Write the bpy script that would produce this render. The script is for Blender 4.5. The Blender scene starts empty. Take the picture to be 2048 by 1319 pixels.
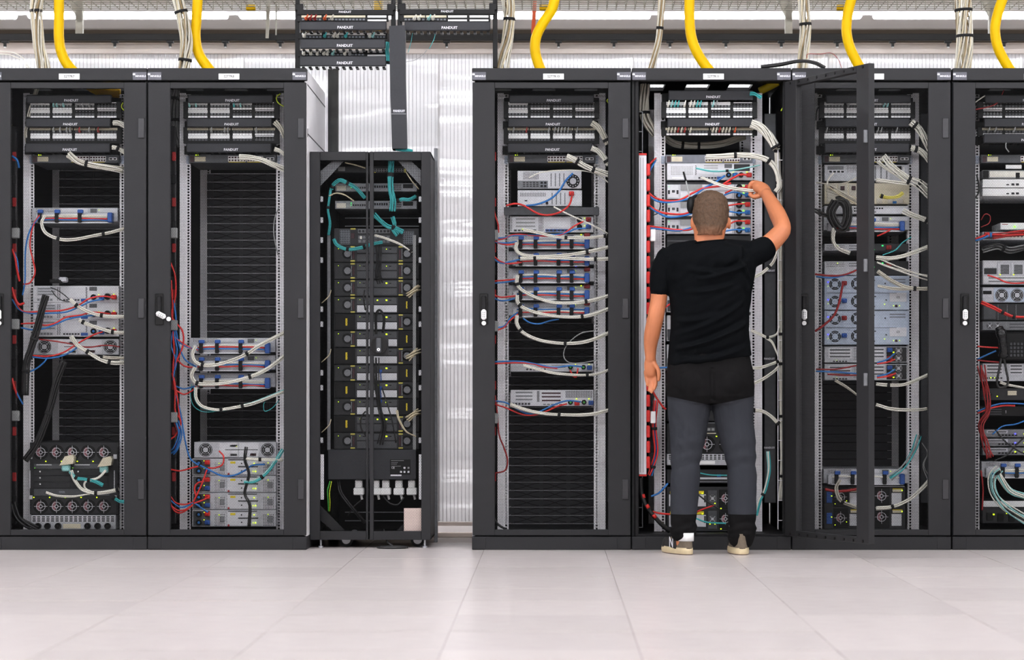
import bpy, bmesh, math, random
from mathutils import Vector, Matrix, noise

# ------------------------------------------------------------------ camera, world, light, exposure
S, D, CX, CY = 402.5, 12.4, 1101.0, 784.0     # pixels per metre at the rack fronts, camera distance, principal point
CZ = 315.0 / S
def sc_(y): return S * D / (D + y)
def X(px, y=0.0): return (px - CX) / sc_(y)
def Z(py, y=0.0): return CZ - (py - CY) / sc_(y)
def P(px, py, y=0.0): return Vector((X(px, y), y, Z(py, y)))

scene = bpy.context.scene
COL = scene.collection
cam_d = bpy.data.cameras.new('camera'); cam = bpy.data.objects.new('camera', cam_d); COL.objects.link(cam)
cam.location = (0, -D, CZ); cam.rotation_euler = (math.pi / 2, 0, 0)
cam_d.sensor_width = 36; cam_d.sensor_fit = 'HORIZONTAL'
cam_d.lens = S * D / 2048 * 36
cam_d.shift_x = (1024 - CX) / 2048; cam_d.shift_y = (CY - 659.5) / 2048
cam_d.clip_start = .1; cam_d.clip_end = 100
cam_d.dof.use_dof = True; cam_d.dof.focus_distance = D + .05; cam_d.dof.aperture_fstop = 2.8
scene.camera = cam
W = bpy.data.worlds.new('world'); scene.world = W; W.use_nodes = True
W.node_tree.nodes['Background'].inputs[0].default_value = (.9, .95, 1, 1)
W.node_tree.nodes['Background'].inputs[1].default_value = .25
vs = scene.view_settings
vs.view_transform = 'Standard'; vs.look = 'None'; vs.gamma = 1; vs.use_curve_mapping = False
vs.exposure = 0.62
LAMP = 31.0        # strength of the ceiling luminaires
LAMPS = [(-1.5, 3.3), (-4.6, 3.3), (-7.5, 3.3), (-10.4, 3.3), (2.1, 3.25), (5.2, 3.42)]   # (y, z) of the luminaire rows
random.seed(5)

# ------------------------------------------------------------------ materials
def lin(c):
    f = lambda v: v / 12.92 if v <= .04045 else ((v + .055) / 1.055) ** 2.4
    return tuple(f(v / 255) for v in c) + (1,)
M = {}
def mat(name, c, rough=.5, metal=0., var=.12, scale=30, bump=0., spec=.5, emit=0., trans=0., sheen=0.):
    m = bpy.data.materials.new(name); m.use_nodes = True; nt = m.node_tree; b = nt.nodes['Principled BSDF']
    b.inputs['Roughness'].default_value = rough; b.inputs['Metallic'].default_value = metal
    b.inputs['Specular IOR Level'].default_value = spec
    if sheen: b.inputs['Sheen Weight'].default_value = sheen
    col = lin(c)
    if emit:
        b.inputs['Base Color'].default_value = col
        b.inputs['Emission Color'].default_value = col; b.inputs['Emission Strength'].default_value = emit
    else:
        tc = nt.nodes.new('ShaderNodeTexCoord'); n = nt.nodes.new('ShaderNodeTexNoise'); n.inputs['Scale'].default_value = scale
        n.inputs['Detail'].default_value = 3
        nt.links.new(tc.outputs['Object'], n.inputs['Vector'])
        r = nt.nodes.new('ShaderNodeMapRange'); r.inputs[1].default_value = .3; r.inputs[2].default_value = .7
        r.inputs[3].default_value = 1 - var; r.inputs[4].default_value = 1 + var
        nt.links.new(n.outputs['Fac'], r.inputs[0])
        mx = nt.nodes.new('ShaderNodeMix'); mx.data_type = 'RGBA'; mx.blend_type = 'MULTIPLY'; mx.inputs[0].default_value = 1
        mx.inputs[6].default_value = col; nt.links.new(r.outputs[0], mx.inputs[7]); nt.links.new(mx.outputs[2], b.inputs['Base Color'])
        if bump:
            bp = nt.nodes.new('ShaderNodeBump'); bp.inputs['Strength'].default_value = bump; bp.inputs['Distance'].default_value = .002
            nt.links.new(n.outputs['Fac'], bp.inputs['Height']); nt.links.new(bp.outputs['Normal'], b.inputs['Normal'])
    M[name] = m; return m
mat('rack', (46, 46, 48), .5, 0, .05, 250, .12, spec=.18)
mat('rack_dark', (24, 24, 26), .5, 0, .1, 40, spec=.25)
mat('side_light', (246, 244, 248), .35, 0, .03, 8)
mat('mesh', (9, 9, 10), .6, 0, .05, 40, spec=.2)
mat('hinge', (54, 54, 57), .4, .2, .05, 60)
mat('plate', (88, 88, 96), .35, .2, .05, 60)
mat('black', (18, 18, 19), .5, 0, .15, 40, spec=.25)
mat('blackgloss', (15, 15, 17), .25, 0, .1, 40)
mat('blank', (74, 74, 78), .45, 0, .12, 20, spec=.25)
mat('blank_edge', (228, 229, 234), .4, 0, .25, 30)
mat('galv', (248, 246, 250), .45, 0, .1, 90, .15)
mat('steel', (188, 190, 196), .4, .35, .1, 60, .1)
mat('steel_l', (212, 213, 218), .4, .2, .06, 60)
mat('steel_b', (178, 190, 208), .4, .25, .08, 60)
mat('steel_d', (120, 122, 126), .42, .35, .14, 60)
mat('dgrey', (72, 74, 78), .45, .1, .12, 50)
mat('mgrey', (112, 116, 124), .45, .2, .1, 40)
mat('module', (50, 51, 53), .45, .1, .12, 50, spec=.25)
mat('manager', (52, 53, 57), .5, 0, .06, 90, spec=.25)
mat('white', (244, 244, 244), .5, 0, .03, 20)
mat('print', (232, 232, 238), .6, 0, .02, 20)
mat('ink', (40, 40, 44), .6, 0, .05, 20)
mat('paper', (236, 214, 206), .7, 0, .03, 20)
mat('cream', (214, 206, 182), .55, 0, .08, 40)
mat('cwhite', (234, 231, 220), .5, 0, .05, 60)
mat('cwhite2', (205, 200, 186), .5, 0, .06, 60)
mat('cold', (208, 196, 166), .55, 0, .07, 60)
mat('cold_d', (150, 128, 92), .55, 0, .07, 60)
mat('cgrey', (150, 152, 152), .5, 0, .06, 60)
mat('cred', (212, 42, 38), .42, 0, .06, 60)
mat('cdred', (150, 28, 30), .45, 0, .06, 60)
mat('cblue', (36, 112, 186), .42, 0, .06, 60)
mat('cteal', (62, 176, 178), .45, 0, .06, 60)
mat('cpteal', (150, 208, 206), .45, 0, .06, 60)
mat('cblack', (26, 26, 27), .45, 0, .1, 60)
mat('cgreen', (70, 170, 60), .45, 0, .06, 60)
mat('cyg', (200, 220, 40), .45, 0, .06, 60)
mat('corange', (200, 80, 34), .5, 0, .06, 40)
mat('cyellow', (206, 196, 90), .5, 0, .06, 40)
mat('yellow', (240, 192, 0), .5, 0, .03, 20, spec=.15)
mat('tagyellow', (226, 202, 40), .5, 0, .05, 30)
mat('blue', (40, 84, 160), .42, 0, .08, 40)
mat('maroon', (58, 24, 33), .45, 0, .1, 40)
mat('strap', (20, 20, 22), .85, 0, .2, 300, .3)
mat('pdu', (226, 224, 230), .35, .1, .03, 20)
mat('fan_pink', (140, 92, 98), .5, 0, .1, 30)
mat('led_g', (120, 255, 40), emit=1.8)
mat('led_y', (214, 255, 30), emit=1.4)
mat('led_gr', (40, 255, 110), emit=1.5)
mat('led_b', (70, 70, 255), emit=3.0)
mat('strut', (14, 14, 15), .6, 0, .1, 60)
mat('alu', (226, 214, 206), .45, .1, .05, 6)
mat('zinc', (158, 154, 142), .5, .3, .1, 30)
mat('wire', (150, 146, 134), .5, .3, .1, 30)
mat('post', (64, 66, 66), .5, 0, .08, 40)
mat('ceil', (236, 234, 230), .8, 0, .02, 3)
mat('wallgrey', (206, 202, 198), .8, 0, .03, 3)
mat('wallbrown', (60, 50, 38), .8, 0, .05, 3)
mat('skirt', (228, 214, 202), .5, 0, .03, 10)
mat('grout', (140, 132, 128), .8, 0, .1, 30)
# rail material: small perforations print as tiny dark dots (about two pixels)
def dots(name, base, c2, pitch, size):
    m = M[base].copy(); m.name = name; nt = m.node_tree; b = nt.nodes['Principled BSDF']
    tc = nt.nodes.new('ShaderNodeTexCoord'); sp = nt.nodes.new('ShaderNodeSeparateXYZ'); nt.links.new(tc.outputs['Object'], sp.inputs[0])
    outs = []
    for ax in (0, 2):
        a = nt.nodes.new('ShaderNodeMath'); a.operation = 'MULTIPLY'; a.inputs[1].default_value = 1 / pitch; nt.links.new(sp.outputs[ax], a.inputs[0])
        f = nt.nodes.new('ShaderNodeMath'); f.operation = 'FRACT'; nt.links.new(a.outputs[0], f.inputs[0])
        g = nt.nodes.new('ShaderNodeMath'); g.operation = 'LESS_THAN'; g.inputs[1].default_value = size; nt.links.new(f.outputs[0], g.inputs[0]); outs.append(g)
    mm = nt.nodes.new('ShaderNodeMath'); mm.operation = 'MULTIPLY'; nt.links.new(outs[0].outputs[0], mm.inputs[0]); nt.links.new(outs[1].outputs[0], mm.inputs[1])
    old = b.inputs['Base Color'].links[0].from_socket
    mx = nt.nodes.new('ShaderNodeMix'); mx.data_type = 'RGBA'; nt.links.new(mm.outputs[0], mx.inputs[0]); nt.links.new(old, mx.inputs[6])
    mx.inputs[7].default_value = lin(c2); nt.links.new(mx.outputs[2], b.inputs['Base Color']); M[name] = m
dots('galv_dots', 'galv', (150, 148, 152), .0085, .34)
dots('steel_vent', 'steel', (60, 62, 66), .0075, .5)
dots('steel_l_vent', 'steel_l', (90, 92, 98), .0075, .5)
dots('bracket', 'steel_d', (40, 40, 42), .0085, .5)

# floor tile: satin white-grey laminate
def tile_mat():
    m = bpy.data.materials.new('tile'); m.use_nodes = True; nt = m.node_tree; b = nt.nodes['Principled BSDF']
    tc = nt.nodes.new('ShaderNodeTexCoord'); n = nt.nodes.new('ShaderNodeTexNoise'); n.inputs['Scale'].default_value = 9; n.inputs['Detail'].default_value = 5
    mp = nt.nodes.new('ShaderNodeMapping'); mp.inputs['Scale'].default_value = (1, 5, 1)
    nt.links.new(tc.outputs['Object'], mp.inputs[0]); nt.links.new(mp.outputs[0], n.inputs['Vector'])
    oi = nt.nodes.new('ShaderNodeObjectInfo')
    r = nt.nodes.new('ShaderNodeValToRGB'); r.color_ramp.elements[0].position = .3; r.color_ramp.elements[1].position = .7
    r.color_ramp.elements[0].color = lin((206, 198, 196)); r.color_ramp.elements[1].color = lin((215, 207, 205))
    nt.links.new(n.outputs['Fac'], r.inputs[0])
    mr = nt.nodes.new('ShaderNodeMapRange'); mr.inputs[3].default_value = .95; mr.inputs[4].default_value = 1.03; nt.links.new(oi.outputs['Random'], mr.inputs[0])
    mx = nt.nodes.new('ShaderNodeMix'); mx.data_type = 'RGBA'; mx.blend_type = 'MULTIPLY'; mx.inputs[0].default_value = 1
    nt.links.new(r.outputs[0], mx.inputs[6]); nt.links.new(mr.outputs[0], mx.inputs[7]); nt.links.new(mx.outputs[2], b.inputs['Base Color'])
    b.inputs['Roughness'].default_value = .27; b.inputs['Specular IOR Level'].default_value = .4
    M['tile'] = m
tile_mat()
# multiwall polycarbonate: part glossy, part translucent, gently wavy over its height
def poly_mat():
    m = bpy.data.materials.new('polycarbonate'); m.use_nodes = True; nt = m.node_tree; b = nt.nodes['Principled BSDF']; out = nt.nodes['Material Output']
    b.inputs['Base Color'].default_value = (.78, .78, .79, 1); b.inputs['Roughness'].default_value = .16; b.inputs['Specular IOR Level'].default_value = .9
    b.inputs['Metallic'].default_value = .35
    tr = nt.nodes.new('ShaderNodeBsdfTranslucent'); tr.inputs[0].default_value = (.95, .95, .97, 1)
    tc = nt.nodes.new('ShaderNodeTexCoord'); mp = nt.nodes.new('ShaderNodeMapping'); mp.inputs['Scale'].default_value = (.16, .16, 1.7)
    n = nt.nodes.new('ShaderNodeTexNoise'); n.inputs['Scale'].default_value = 2.2; n.inputs['Detail'].default_value = 1.5
    nt.links.new(tc.outputs['Object'], mp.inputs[0]); nt.links.new(mp.outputs[0], n.inputs['Vector'])
    bp = nt.nodes.new('ShaderNodeBump'); bp.inputs['Strength'].default_value = 1; bp.inputs['Distance'].default_value = .16
    nt.links.new(n.outputs['Fac'], bp.inputs['Height']); nt.links.new(bp.outputs[0], b.inputs['Normal'])
    mx = nt.nodes.new('ShaderNodeMixShader'); mx.inputs[0].default_value = .5
    nt.links.new(b.outputs[0], mx.inputs[1]); nt.links.new(tr.outputs[0], mx.inputs[2]); nt.links.new(mx.outputs[0], out.inputs[0]); M['poly'] = m
poly_mat()
mat('polyrib', (170, 170, 173), .25, .3, .05, 10)
mat('polyjoint', (206, 204, 204), .4, .1, .05, 10)

# ------------------------------------------------------------------ mesh building
class MB:
    def __init__(self): self.v = []; self.f = []; self.m = []
    def add(self, vs, fs, mi=0):
        o = len(self.v); self.v.extend([tuple(p) for p in vs]); self.f.extend([tuple(i + o for i in f) for f in fs]); self.m.extend([mi] * len(fs)); return self
    def box(self, x0, x1, y0, y1, z0, z1, mi=0):
        if x0 > x1: x0, x1 = x1, x0
        if y0 > y1: y0, y1 = y1, y0
        if z0 > z1: z0, z1 = z1, z0
        return self.add([(x0,y0,z0),(x1,y0,z0),(x1,y1,z0),(x0,y1,z0),(x0,y0,z1),(x1,y0,z1),(x1,y1,z1),(x0,y1,z1)],
                        [(3,2,1,0),(4,5,6,7),(0,1,5,4),(1,2,6,5),(2,3,7,6),(3,0,4,7)], mi)
    def cbox(self, x0, x1, y0, y1, z0, z1, c=.004, mi=0):       # box with chamfered edges
        if x0 > x1: x0, x1 = x1, x0
        if y0 > y1: y0, y1 = y1, y0
        if z0 > z1: z0, z1 = z1, z0
        c = min(c, (x1-x0)*.45, (y1-y0)*.45, (z1-z0)*.45)
        bm = bmesh.new(); bmesh.ops.create_cube(bm, size=1)
        for v in bm.verts: v.co = Vector(((x0+x1)/2 + v.co.x*(x1-x0), (y0+y1)/2 + v.co.y*(y1-y0), (z0+z1)/2 + v.co.z*(z1-z0)))
        bmesh.ops.bevel(bm, geom=bm.edges[:], offset=c, segments=1, affect='EDGES', profile=.5)
        bm.verts.index_update()
        self.add([v.co for v in bm.verts], [tuple(v.index for v in f.verts) for f in bm.faces], mi); bm.free(); return self
    def prism(self, pts, y0, y1, mi=0):                          # outline in x,z extruded along y (outline anticlockwise as seen from -y)
        n = len(pts); vs = [(p[0], y0, p[1]) for p in pts] + [(p[0], y1, p[1]) for p in pts]
        fs = [tuple(range(n)), tuple(range(2*n-1, n-1, -1))] + [(i, i+n, (i+1) % n+n, (i+1) % n) for i in range(n)]
        return self.add(vs, fs, mi)
    def disc(self, cx, cz, r, y0, y1, n=20, mi=0):
        return self.prism([(cx + r*math.cos(2*math.pi*k/n), cz + r*math.sin(2*math.pi*k/n)) for k in range(n)], y0, y1, mi)
    def ring(self, cx, cz, r0, r1, y0, y1, n=20, mi=0):
        vs = []
        for k in range(n):
            a = 2*math.pi*k/n; c, s = math.cos(a), math.sin(a)
            vs += [(cx+r0*c, y0, cz+r0*s), (cx+r1*c, y0, cz+r1*s), (cx+r0*c, y1, cz+r0*s), (cx+r1*c, y1, cz+r1*s)]
        fs = []
        for k in range(n):
            a, b = 4*k, 4*((k+1) % n); fs += [(a, a+1, b+1, b), (a+1, a+3, b+3, b+1), (a+2, a, b, b+2)]
        return self.add(vs, fs, mi)
    def tube(self, pts, r, n=8, mi=0, cap=True, flat=1.0):
        pts = [Vector(p) for p in pts]; k = len(pts); rs = r if isinstance(r, (list, tuple)) else [r]*k
        t0 = (pts[1]-pts[0]).normalized(); up = Vector((0, 1, 0)) if abs(t0.y) < .9 else Vector((1, 0, 0))
        u = t0.cross(up).normalized(); vs = []
        for i in range(k):
            t = (pts[min(i+1, k-1)] - pts[max(i-1, 0)])
            t = t.normalized() if t.length > 1e-9 else t0
            u = (u - t*u.dot(t)); u = u.normalized() if u.length > 1e-6 else t.orthogonal().normalized()
            w = t.cross(u)
            for j in range(n):
                a = 2*math.pi*j/n; vs.append(pts[i] + u*(math.cos(a)*rs[i]) + w*(math.sin(a)*rs[i]*flat))
        fs = [(i*n+j, i*n+(j+1) % n, (i+1)*n+(j+1) % n, (i+1)*n+j) for i in range(k-1) for j in range(n)]
        if cap: fs += [tuple(range(n-1, -1, -1)), tuple((k-1)*n+j for j in range(n))]
        return self.add(vs, fs, mi)
    def rings(self, rings, mi=0, cap=True):                      # loft through closed rings of equal length
        n = len(rings[0]); vs = [p for r in rings for p in r]
        fs = [(i*n+j, i*n+(j+1) % n, (i+1)*n+(j+1) % n, (i+1)*n+j) for i in range(len(rings)-1) for j in range(n)]
        if cap: fs += [tuple(range(n-1, -1, -1)), tuple((len(rings)-1)*n+j for j in range(n))]
        return self.add(vs, fs, mi)
    def mesh(self, name, mats, smooth=False, off=(0, 0, 0)):
        me = bpy.data.meshes.new(name); o = off
        me.from_pydata([(v[0]-o[0], v[1]-o[1], v[2]-o[2]) for v in self.v], [], self.f)
        for m in (mats if isinstance(mats, (list, tuple)) else [mats]): me.materials.append(M[m] if isinstance(m, str) else m)
        me.polygons.foreach_set('material_index', self.m)
        if smooth: me.polygons.foreach_set('use_smooth', [True]*len(self.f))
        me.update(); return me
def link(name, me, parent=None, loc=(0, 0, 0), rot=None):
    o = bpy.data.objects.new(name, me); COL.objects.link(o); o.location = loc
    if rot: o.rotation_euler = rot
    if parent is not None: o.parent = parent
    return o
CACHE = {}
def part(name, fn, mats, parent=None, key=None, loc=(0, 0, 0), smooth=False, rot=None, off=(0, 0, 0)):
    if key is not None and key in CACHE: me = CACHE[key]
    else:
        mb = MB(); fn(mb); me = mb.mesh(name, mats, smooth, off)
        if key is not None: CACHE[key] = me
    return link(name, me, parent, loc, rot)
def tag(o, label=None, cat=None, group=None, kind=None):
    if label: o['label'] = label
    if cat: o['category'] = cat
    if group: o['group'] = group
    if kind: o['kind'] = kind
    return o
def thing(name, label, cat, loc=(0, 0, 0), rz=0, group=None):
    o = link(name, None, None, loc, (0, 0, rz)); o.empty_display_size = .05
    return tag(o, label, cat, group)
def text_mesh(s, size, m):                                       # lettering, flat, facing -y, centred, height in metres
    key = ('txt', s, round(size, 5), m)
    if key in CACHE: return CACHE[key]
    cu = bpy.data.curves.new('lettering', 'FONT'); cu.body = s; cu.size = size; cu.align_x = 'CENTER'; cu.align_y = 'CENTER'; cu.resolution_u = 2
    cu.offset = size*.02
    o = bpy.data.objects.new('tmp', cu); COL.objects.link(o); bpy.context.view_layer.update()
    me = bpy.data.meshes.new_from_object(o.evaluated_get(bpy.context.evaluated_depsgraph_get()))
    bpy.data.objects.remove(o); bpy.data.curves.remove(cu); me.name = 'lettering'
    for v in me.vertices: v.co = (v.co.x, 0, v.co.y)
    me.materials.clear(); me.materials.append(M[m]); CACHE[key] = me; return me
def text(s, size, m, parent, loc): return link('lettering', text_mesh(s, size, m), parent, loc)
def crom(pts, n=8):                                              # Catmull-Rom through the points
    pts = [Vector(p) for p in pts]
    if len(pts) == 2: return pts
    q = [2*pts[0]-pts[1]] + pts + [2*pts[-1]-pts[-2]]; out = []
    for i in range(1, len(q)-2):
        a, b, c, d = q[i-1], q[i], q[i+1], q[i+2]
        for k in range(n):
            t = k/n; out.append(.5*((2*b) + (c-a)*t + (2*a-5*b+4*c-d)*t*t + (3*b-a-3*c+d)*t**3))
    out.append(q[-2]); return out

# ------------------------------------------------------------------ the room
YW = 1.08                                                        # polycarbonate wall behind the racks
def tile(b): b.box(.001, .599, .001, .599, -.03, 0)
TX0 = X(968) - .6*8
def floor_mat():                                                  # the tiling goes on beyond the tiles built one by one: same colour, joints on the same grid
    m = M['tile'].copy(); m.name = 'floor_far'; nt = m.node_tree; b = nt.nodes['Principled BSDF']; N = nt.nodes.new
    tc = N('ShaderNodeTexCoord'); sp = N('ShaderNodeSeparateXYZ'); nt.links.new(tc.outputs['Object'], sp.inputs[0]); outs = []
    for ax, o in ((0, TX0), (1, -.02)):
        a = N('ShaderNodeMath'); a.operation = 'SUBTRACT'; a.inputs[1].default_value = o - .0012 - 60; nt.links.new(sp.outputs[ax], a.inputs[0])
        d = N('ShaderNodeMath'); d.operation = 'DIVIDE'; d.inputs[1].default_value = .6; nt.links.new(a.outputs[0], d.inputs[0])
        f = N('ShaderNodeMath'); f.operation = 'FRACT'; nt.links.new(d.outputs[0], f.inputs[0])
        g = N('ShaderNodeMath'); g.operation = 'LESS_THAN'; g.inputs[1].default_value = .004; nt.links.new(f.outputs[0], g.inputs[0]); outs.append(g)
    mm = N('ShaderNodeMath'); mm.operation = 'MAXIMUM'; nt.links.new(outs[0].outputs[0], mm.inputs[0]); nt.links.new(outs[1].outputs[0], mm.inputs[1])
    old = b.inputs['Base Color'].links[0].from_socket; mx = N('ShaderNodeMix'); mx.data_type = 'RGBA'
    nt.links.new(mm.outputs[0], mx.inputs[0]); nt.links.new(old, mx.inputs[6]); mx.inputs[7].default_value = lin((140, 132, 128)); nt.links.new(mx.outputs[2], b.inputs['Base Color']); M['floor_far'] = m
floor_mat()
floor = tag(part('floor', lambda b: b.box(-9, 9, -17, 8, -.05, -.002), 'floor_far', None), kind='structure')
for i in range(18):
    for j in range(-9, 2):
        x, y = TX0 + .6*(i+2), .6*j - .02
        if not (X(-60, y) - .6 < x < X(2110, y)): continue
        o = part('floor_tile', tile, 'tile', floor, 'tile', (x, y, 0))
        o.rotation_euler = (random.uniform(-.0016, .0016), random.uniform(-.001, .001), 0)
tag(part('ceiling', lambda b: b.box(-9, 9, -17, 8, 3.75, 3.85), 'ceil', None), kind='structure')
tag(part('wall_left', lambda b: b.box(-9.1, -9, -17, 8, 0, 3.75), 'wallgrey', None), kind='structure')
tag(part('wall_right', lambda b: b.box(9, 9.1, -17, 8, 0, 3.75), 'wallgrey', None), kind='structure')
tag(part('wall_front', lambda b: b.box(-9, 9, -17.1, -17, 0, 3.75), 'wallgrey', None), kind='structure')
def far_wall(b):
    b.box(-9, 9, 8, 8.1, 0, 3.75)
tag(part('wall_back', far_wall, 'wallbrown', None), kind='structure')
# polycarbonate aisle wall with vertical ribs, built panel by panel
pw = tag(part('wall_rear', lambda b: b.box(-4.6, 4.6, YW+.035, YW+.05, .06, .08), 'alu', None), kind='structure')
PZ = Z(108, YW)
def poly(b):
    w = 1.05; n = 52; r = w/n
    b.add([(0, 0, .085), (w, 0, .085), (w, 0, PZ), (0, 0, PZ)], [(0, 1, 2, 3)])
    for i in range(n): b.box(i*r, i*r+.0022, -.003, .001, .085, PZ, 1)
for k in range(9): part('panel', poly, ['poly', 'polyrib'], pw, 'polypanel', (X(878, YW) + (k-5)*1.052, YW, 0))
for k in range(10): part('panel_joint', lambda b: b.box(-.003, .003, -.005, .012, .085, PZ), 'polyjoint', pw, 'polyjoint', (X(878, YW) + (k-5)*1.052 - .001, YW, 0))
tag(part('baseboard_back', lambda b: b.cbox(-4.6, 4.6, YW-.015, YW+.03, 0, .026, .003), 'skirt', None), kind='structure')
tag(part('trim_1', lambda b: b.cbox(-4.6, 4.6, YW-.01, YW+.04, PZ, Z(86, YW), .003), 'alu', None), kind='structure')
tag(part('trim_2', lambda b: b.cbox(X(868, .62), X(875, .62), .62, .66, 0, Z(296, .62), .002), 'steel_d', None), kind='structure')

# luminaires: long ceiling rows, each a housing with a lit diffuser and end caps
mat('lamp', (248, 250, 255), emit=LAMP)
def luminaire(y, z, label):
    t = thing('ceiling_light', label, 'light', (0, y, z), 0, 'ceiling luminaire rows')
    part('housing', lambda b: b.cbox(-8.2, 8.2, -.06, .06, .03, .09, .01), 'white', t, 'lumhouse')
    for k in range(11):
        part('diffuser', lambda b: b.cbox(-.70, .70, -.036, .036, 0, .03, .008), 'lamp', t, 'lumdiff', (-7.45+k*1.49, 0, 0))
    for k in range(6):
        part('suspension_rod', lambda b: b.tube([(0, 0, .09), (0, 0, 3.75-z)], .005, 6), 'zinc', t, ('lumrod', z), (-7+k*2.8, 0, 0))
lab = ['luminaire row over the aisle right before the cabinets', 'second luminaire row out from the cabinets over the aisle', 'third luminaire row out from the cabinets', 'luminaire row near the camera position',
       'bright luminaire row seen above the translucent wall', 'luminaire row farthest back behind the cabinets']
for (y, z), l in zip(LAMPS, lab): luminaire(y, z, l)
# ------------------------------------------------------------------ cabinets
PITCH = .0083
def perf(w, h, k=.90, p=PITCH):
    def fn(b):
        R = p/math.sqrt(3); r = R*k; dz = p*math.sqrt(3)/2
        ang = [math.pi/2 + math.pi/3*i for i in range(6)]
        o6 = [(R*math.cos(a), R*math.sin(a)) for a in ang]; i6 = [(r*math.cos(a), r*math.sin(a)) for a in ang]
        vs, fs = b.v, b.f
        for j in range(int(h/dz)+1):
            for i in range(int(w/p)+1):
                cx = -w/2 + (i + .5*(j % 2))*p; cz = j*dz; o = len(vs)
                for q in o6: vs.append((cx+q[0], 0, cz+q[1]))
                for q in i6: vs.append((cx+q[0], 0, cz+q[1]))
                for q in range(6):
                    q2 = (q+1) % 6; fs.append((o+q, o+q2, o+6+q2, o+6+q))
        b.m = [0]*len(fs)
    return fn
RW, RH, RD = 319/S, 963/S, 1.04
DX0, DX1, DZ0, DZ1 = -.3925, .3925, Z(1070), Z(164.5)              # door outline
OX0, OX1, OZ0, OZ1 = -.282, .282, Z(1058.5), Z(176.5)             # mesh opening
def door_frame(b):
    for (x0, x1, z0, z1) in ((DX0, OX0, DZ0, DZ1), (OX1, DX1, DZ0, DZ1), (OX0, OX1, DZ0, OZ0), (OX0, OX1, OZ1, DZ1)):
        b.cbox(x0, x1, 0, .032, z0, z1, .002)
def handle(b):
    b.cbox(-.021, .021, -.006, .0, -.078, .078, .004); b.cbox(-.012, .012, -.022, -.006, -.03, .066, .005, 1)
def lockpiece(b):
    b.cbox(-.013, .013, -.03, -.012, -.026, .026, .008); b.disc(0, -.042, .011, -.016, -.006, 14)
    for i in range(2):
        for j in range(3): b.box(-.006+i*.008, -.002+i*.008, -.031, -.029, -.014+j*.01, -.008+j*.01, 1)
def make_door(t, tilt_lock=False):
    d = part('door', door_frame, 'rack', t, 'doorframe')
    part('perforated_sheet', perf(OX1-OX0+.02, OZ1-OZ0+.012), 'mesh', d, 'perf', (0, .012, OZ0-.006))
    part('handle', handle, ['blackgloss', 'rack_dark'], d, 'handle', (-.336, 0, Z(618)))
    lk = part('lock', lockpiece, ['white', 'cgrey'], d, 'lock', (-.336, 0, Z(629)))
    if tilt_lock: lk.rotation_euler = (0, -1.1, 0); lk.location = (-.325, -.002, Z(630))
    for py in (256, 616, 978): part('hinge', lambda b: b.cbox(-.016, .016, -.006, 0, -.05, .05, .003), 'hinge', d, 'hinge', (DX1-.025, 0, Z(py)))
    return d
def rail_mesh(b):
    c, h, n = .012, .0049, 150; u = .01482
    for k in range(n):
        z = .07 + k*u; zc = z + u/2
        o = len(b.v)
        b.v += [(-c, 0, z), (c, 0, z), (c, 0, z+u), (-c, 0, z+u), (-h, 0, zc-h), (h, 0, zc-h), (h, 0, zc+h), (-h, 0, zc+h)]
        b.f += [(o, o+1, o+5, o+4), (o+1, o+2, o+6, o+5), (o+2, o+3, o+7, o+6), (o+3, o, o+4, o+7)]; b.m += [0]*4
    b.box(-c-.002, -c, 0, .05, .07, .07+n*u)
def rail_plate(b): b.box(-.016, .016, 0, .002, .05, 2.3)
def plinth_mesh(b):
    b.cbox(-RW/2+.001, RW/2-.001, .004, RD, 0, Z(1072.5), .003); 
def blank_mesh(b):
    b.box(-.236, .236, 0, .003, .001, .0425); b.box(-.236, .236, -.008, 0, .0405, .0432, 1)
    for x in (-.205, -.06, -.048, .085, .097): b.box(x-.002, x+.002, -.006, 0, .002, .041)
    for x0, x1 in ((-.2, -.065), (-.043, .08), (.102, .225)):
        for s in (0, 1):
            n = 6; prev = None
            for i in range(n+1):
                f = i/n; x = x0+(x1-x0)*f; zz = .006+.03*(math.sin(math.pi*(f-.5))*.5+.5); zz = zz if s == 0 else .042-zz
                if prev: b.add([(prev[0], -.003, prev[1]-.0019), (x, -.003, zz-.0019), (x, -.003, zz+.0019), (prev[0], -.003, prev[1]+.0019)], [(0, 1, 2, 3)], 2)
                prev = (x, zz)
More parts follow.
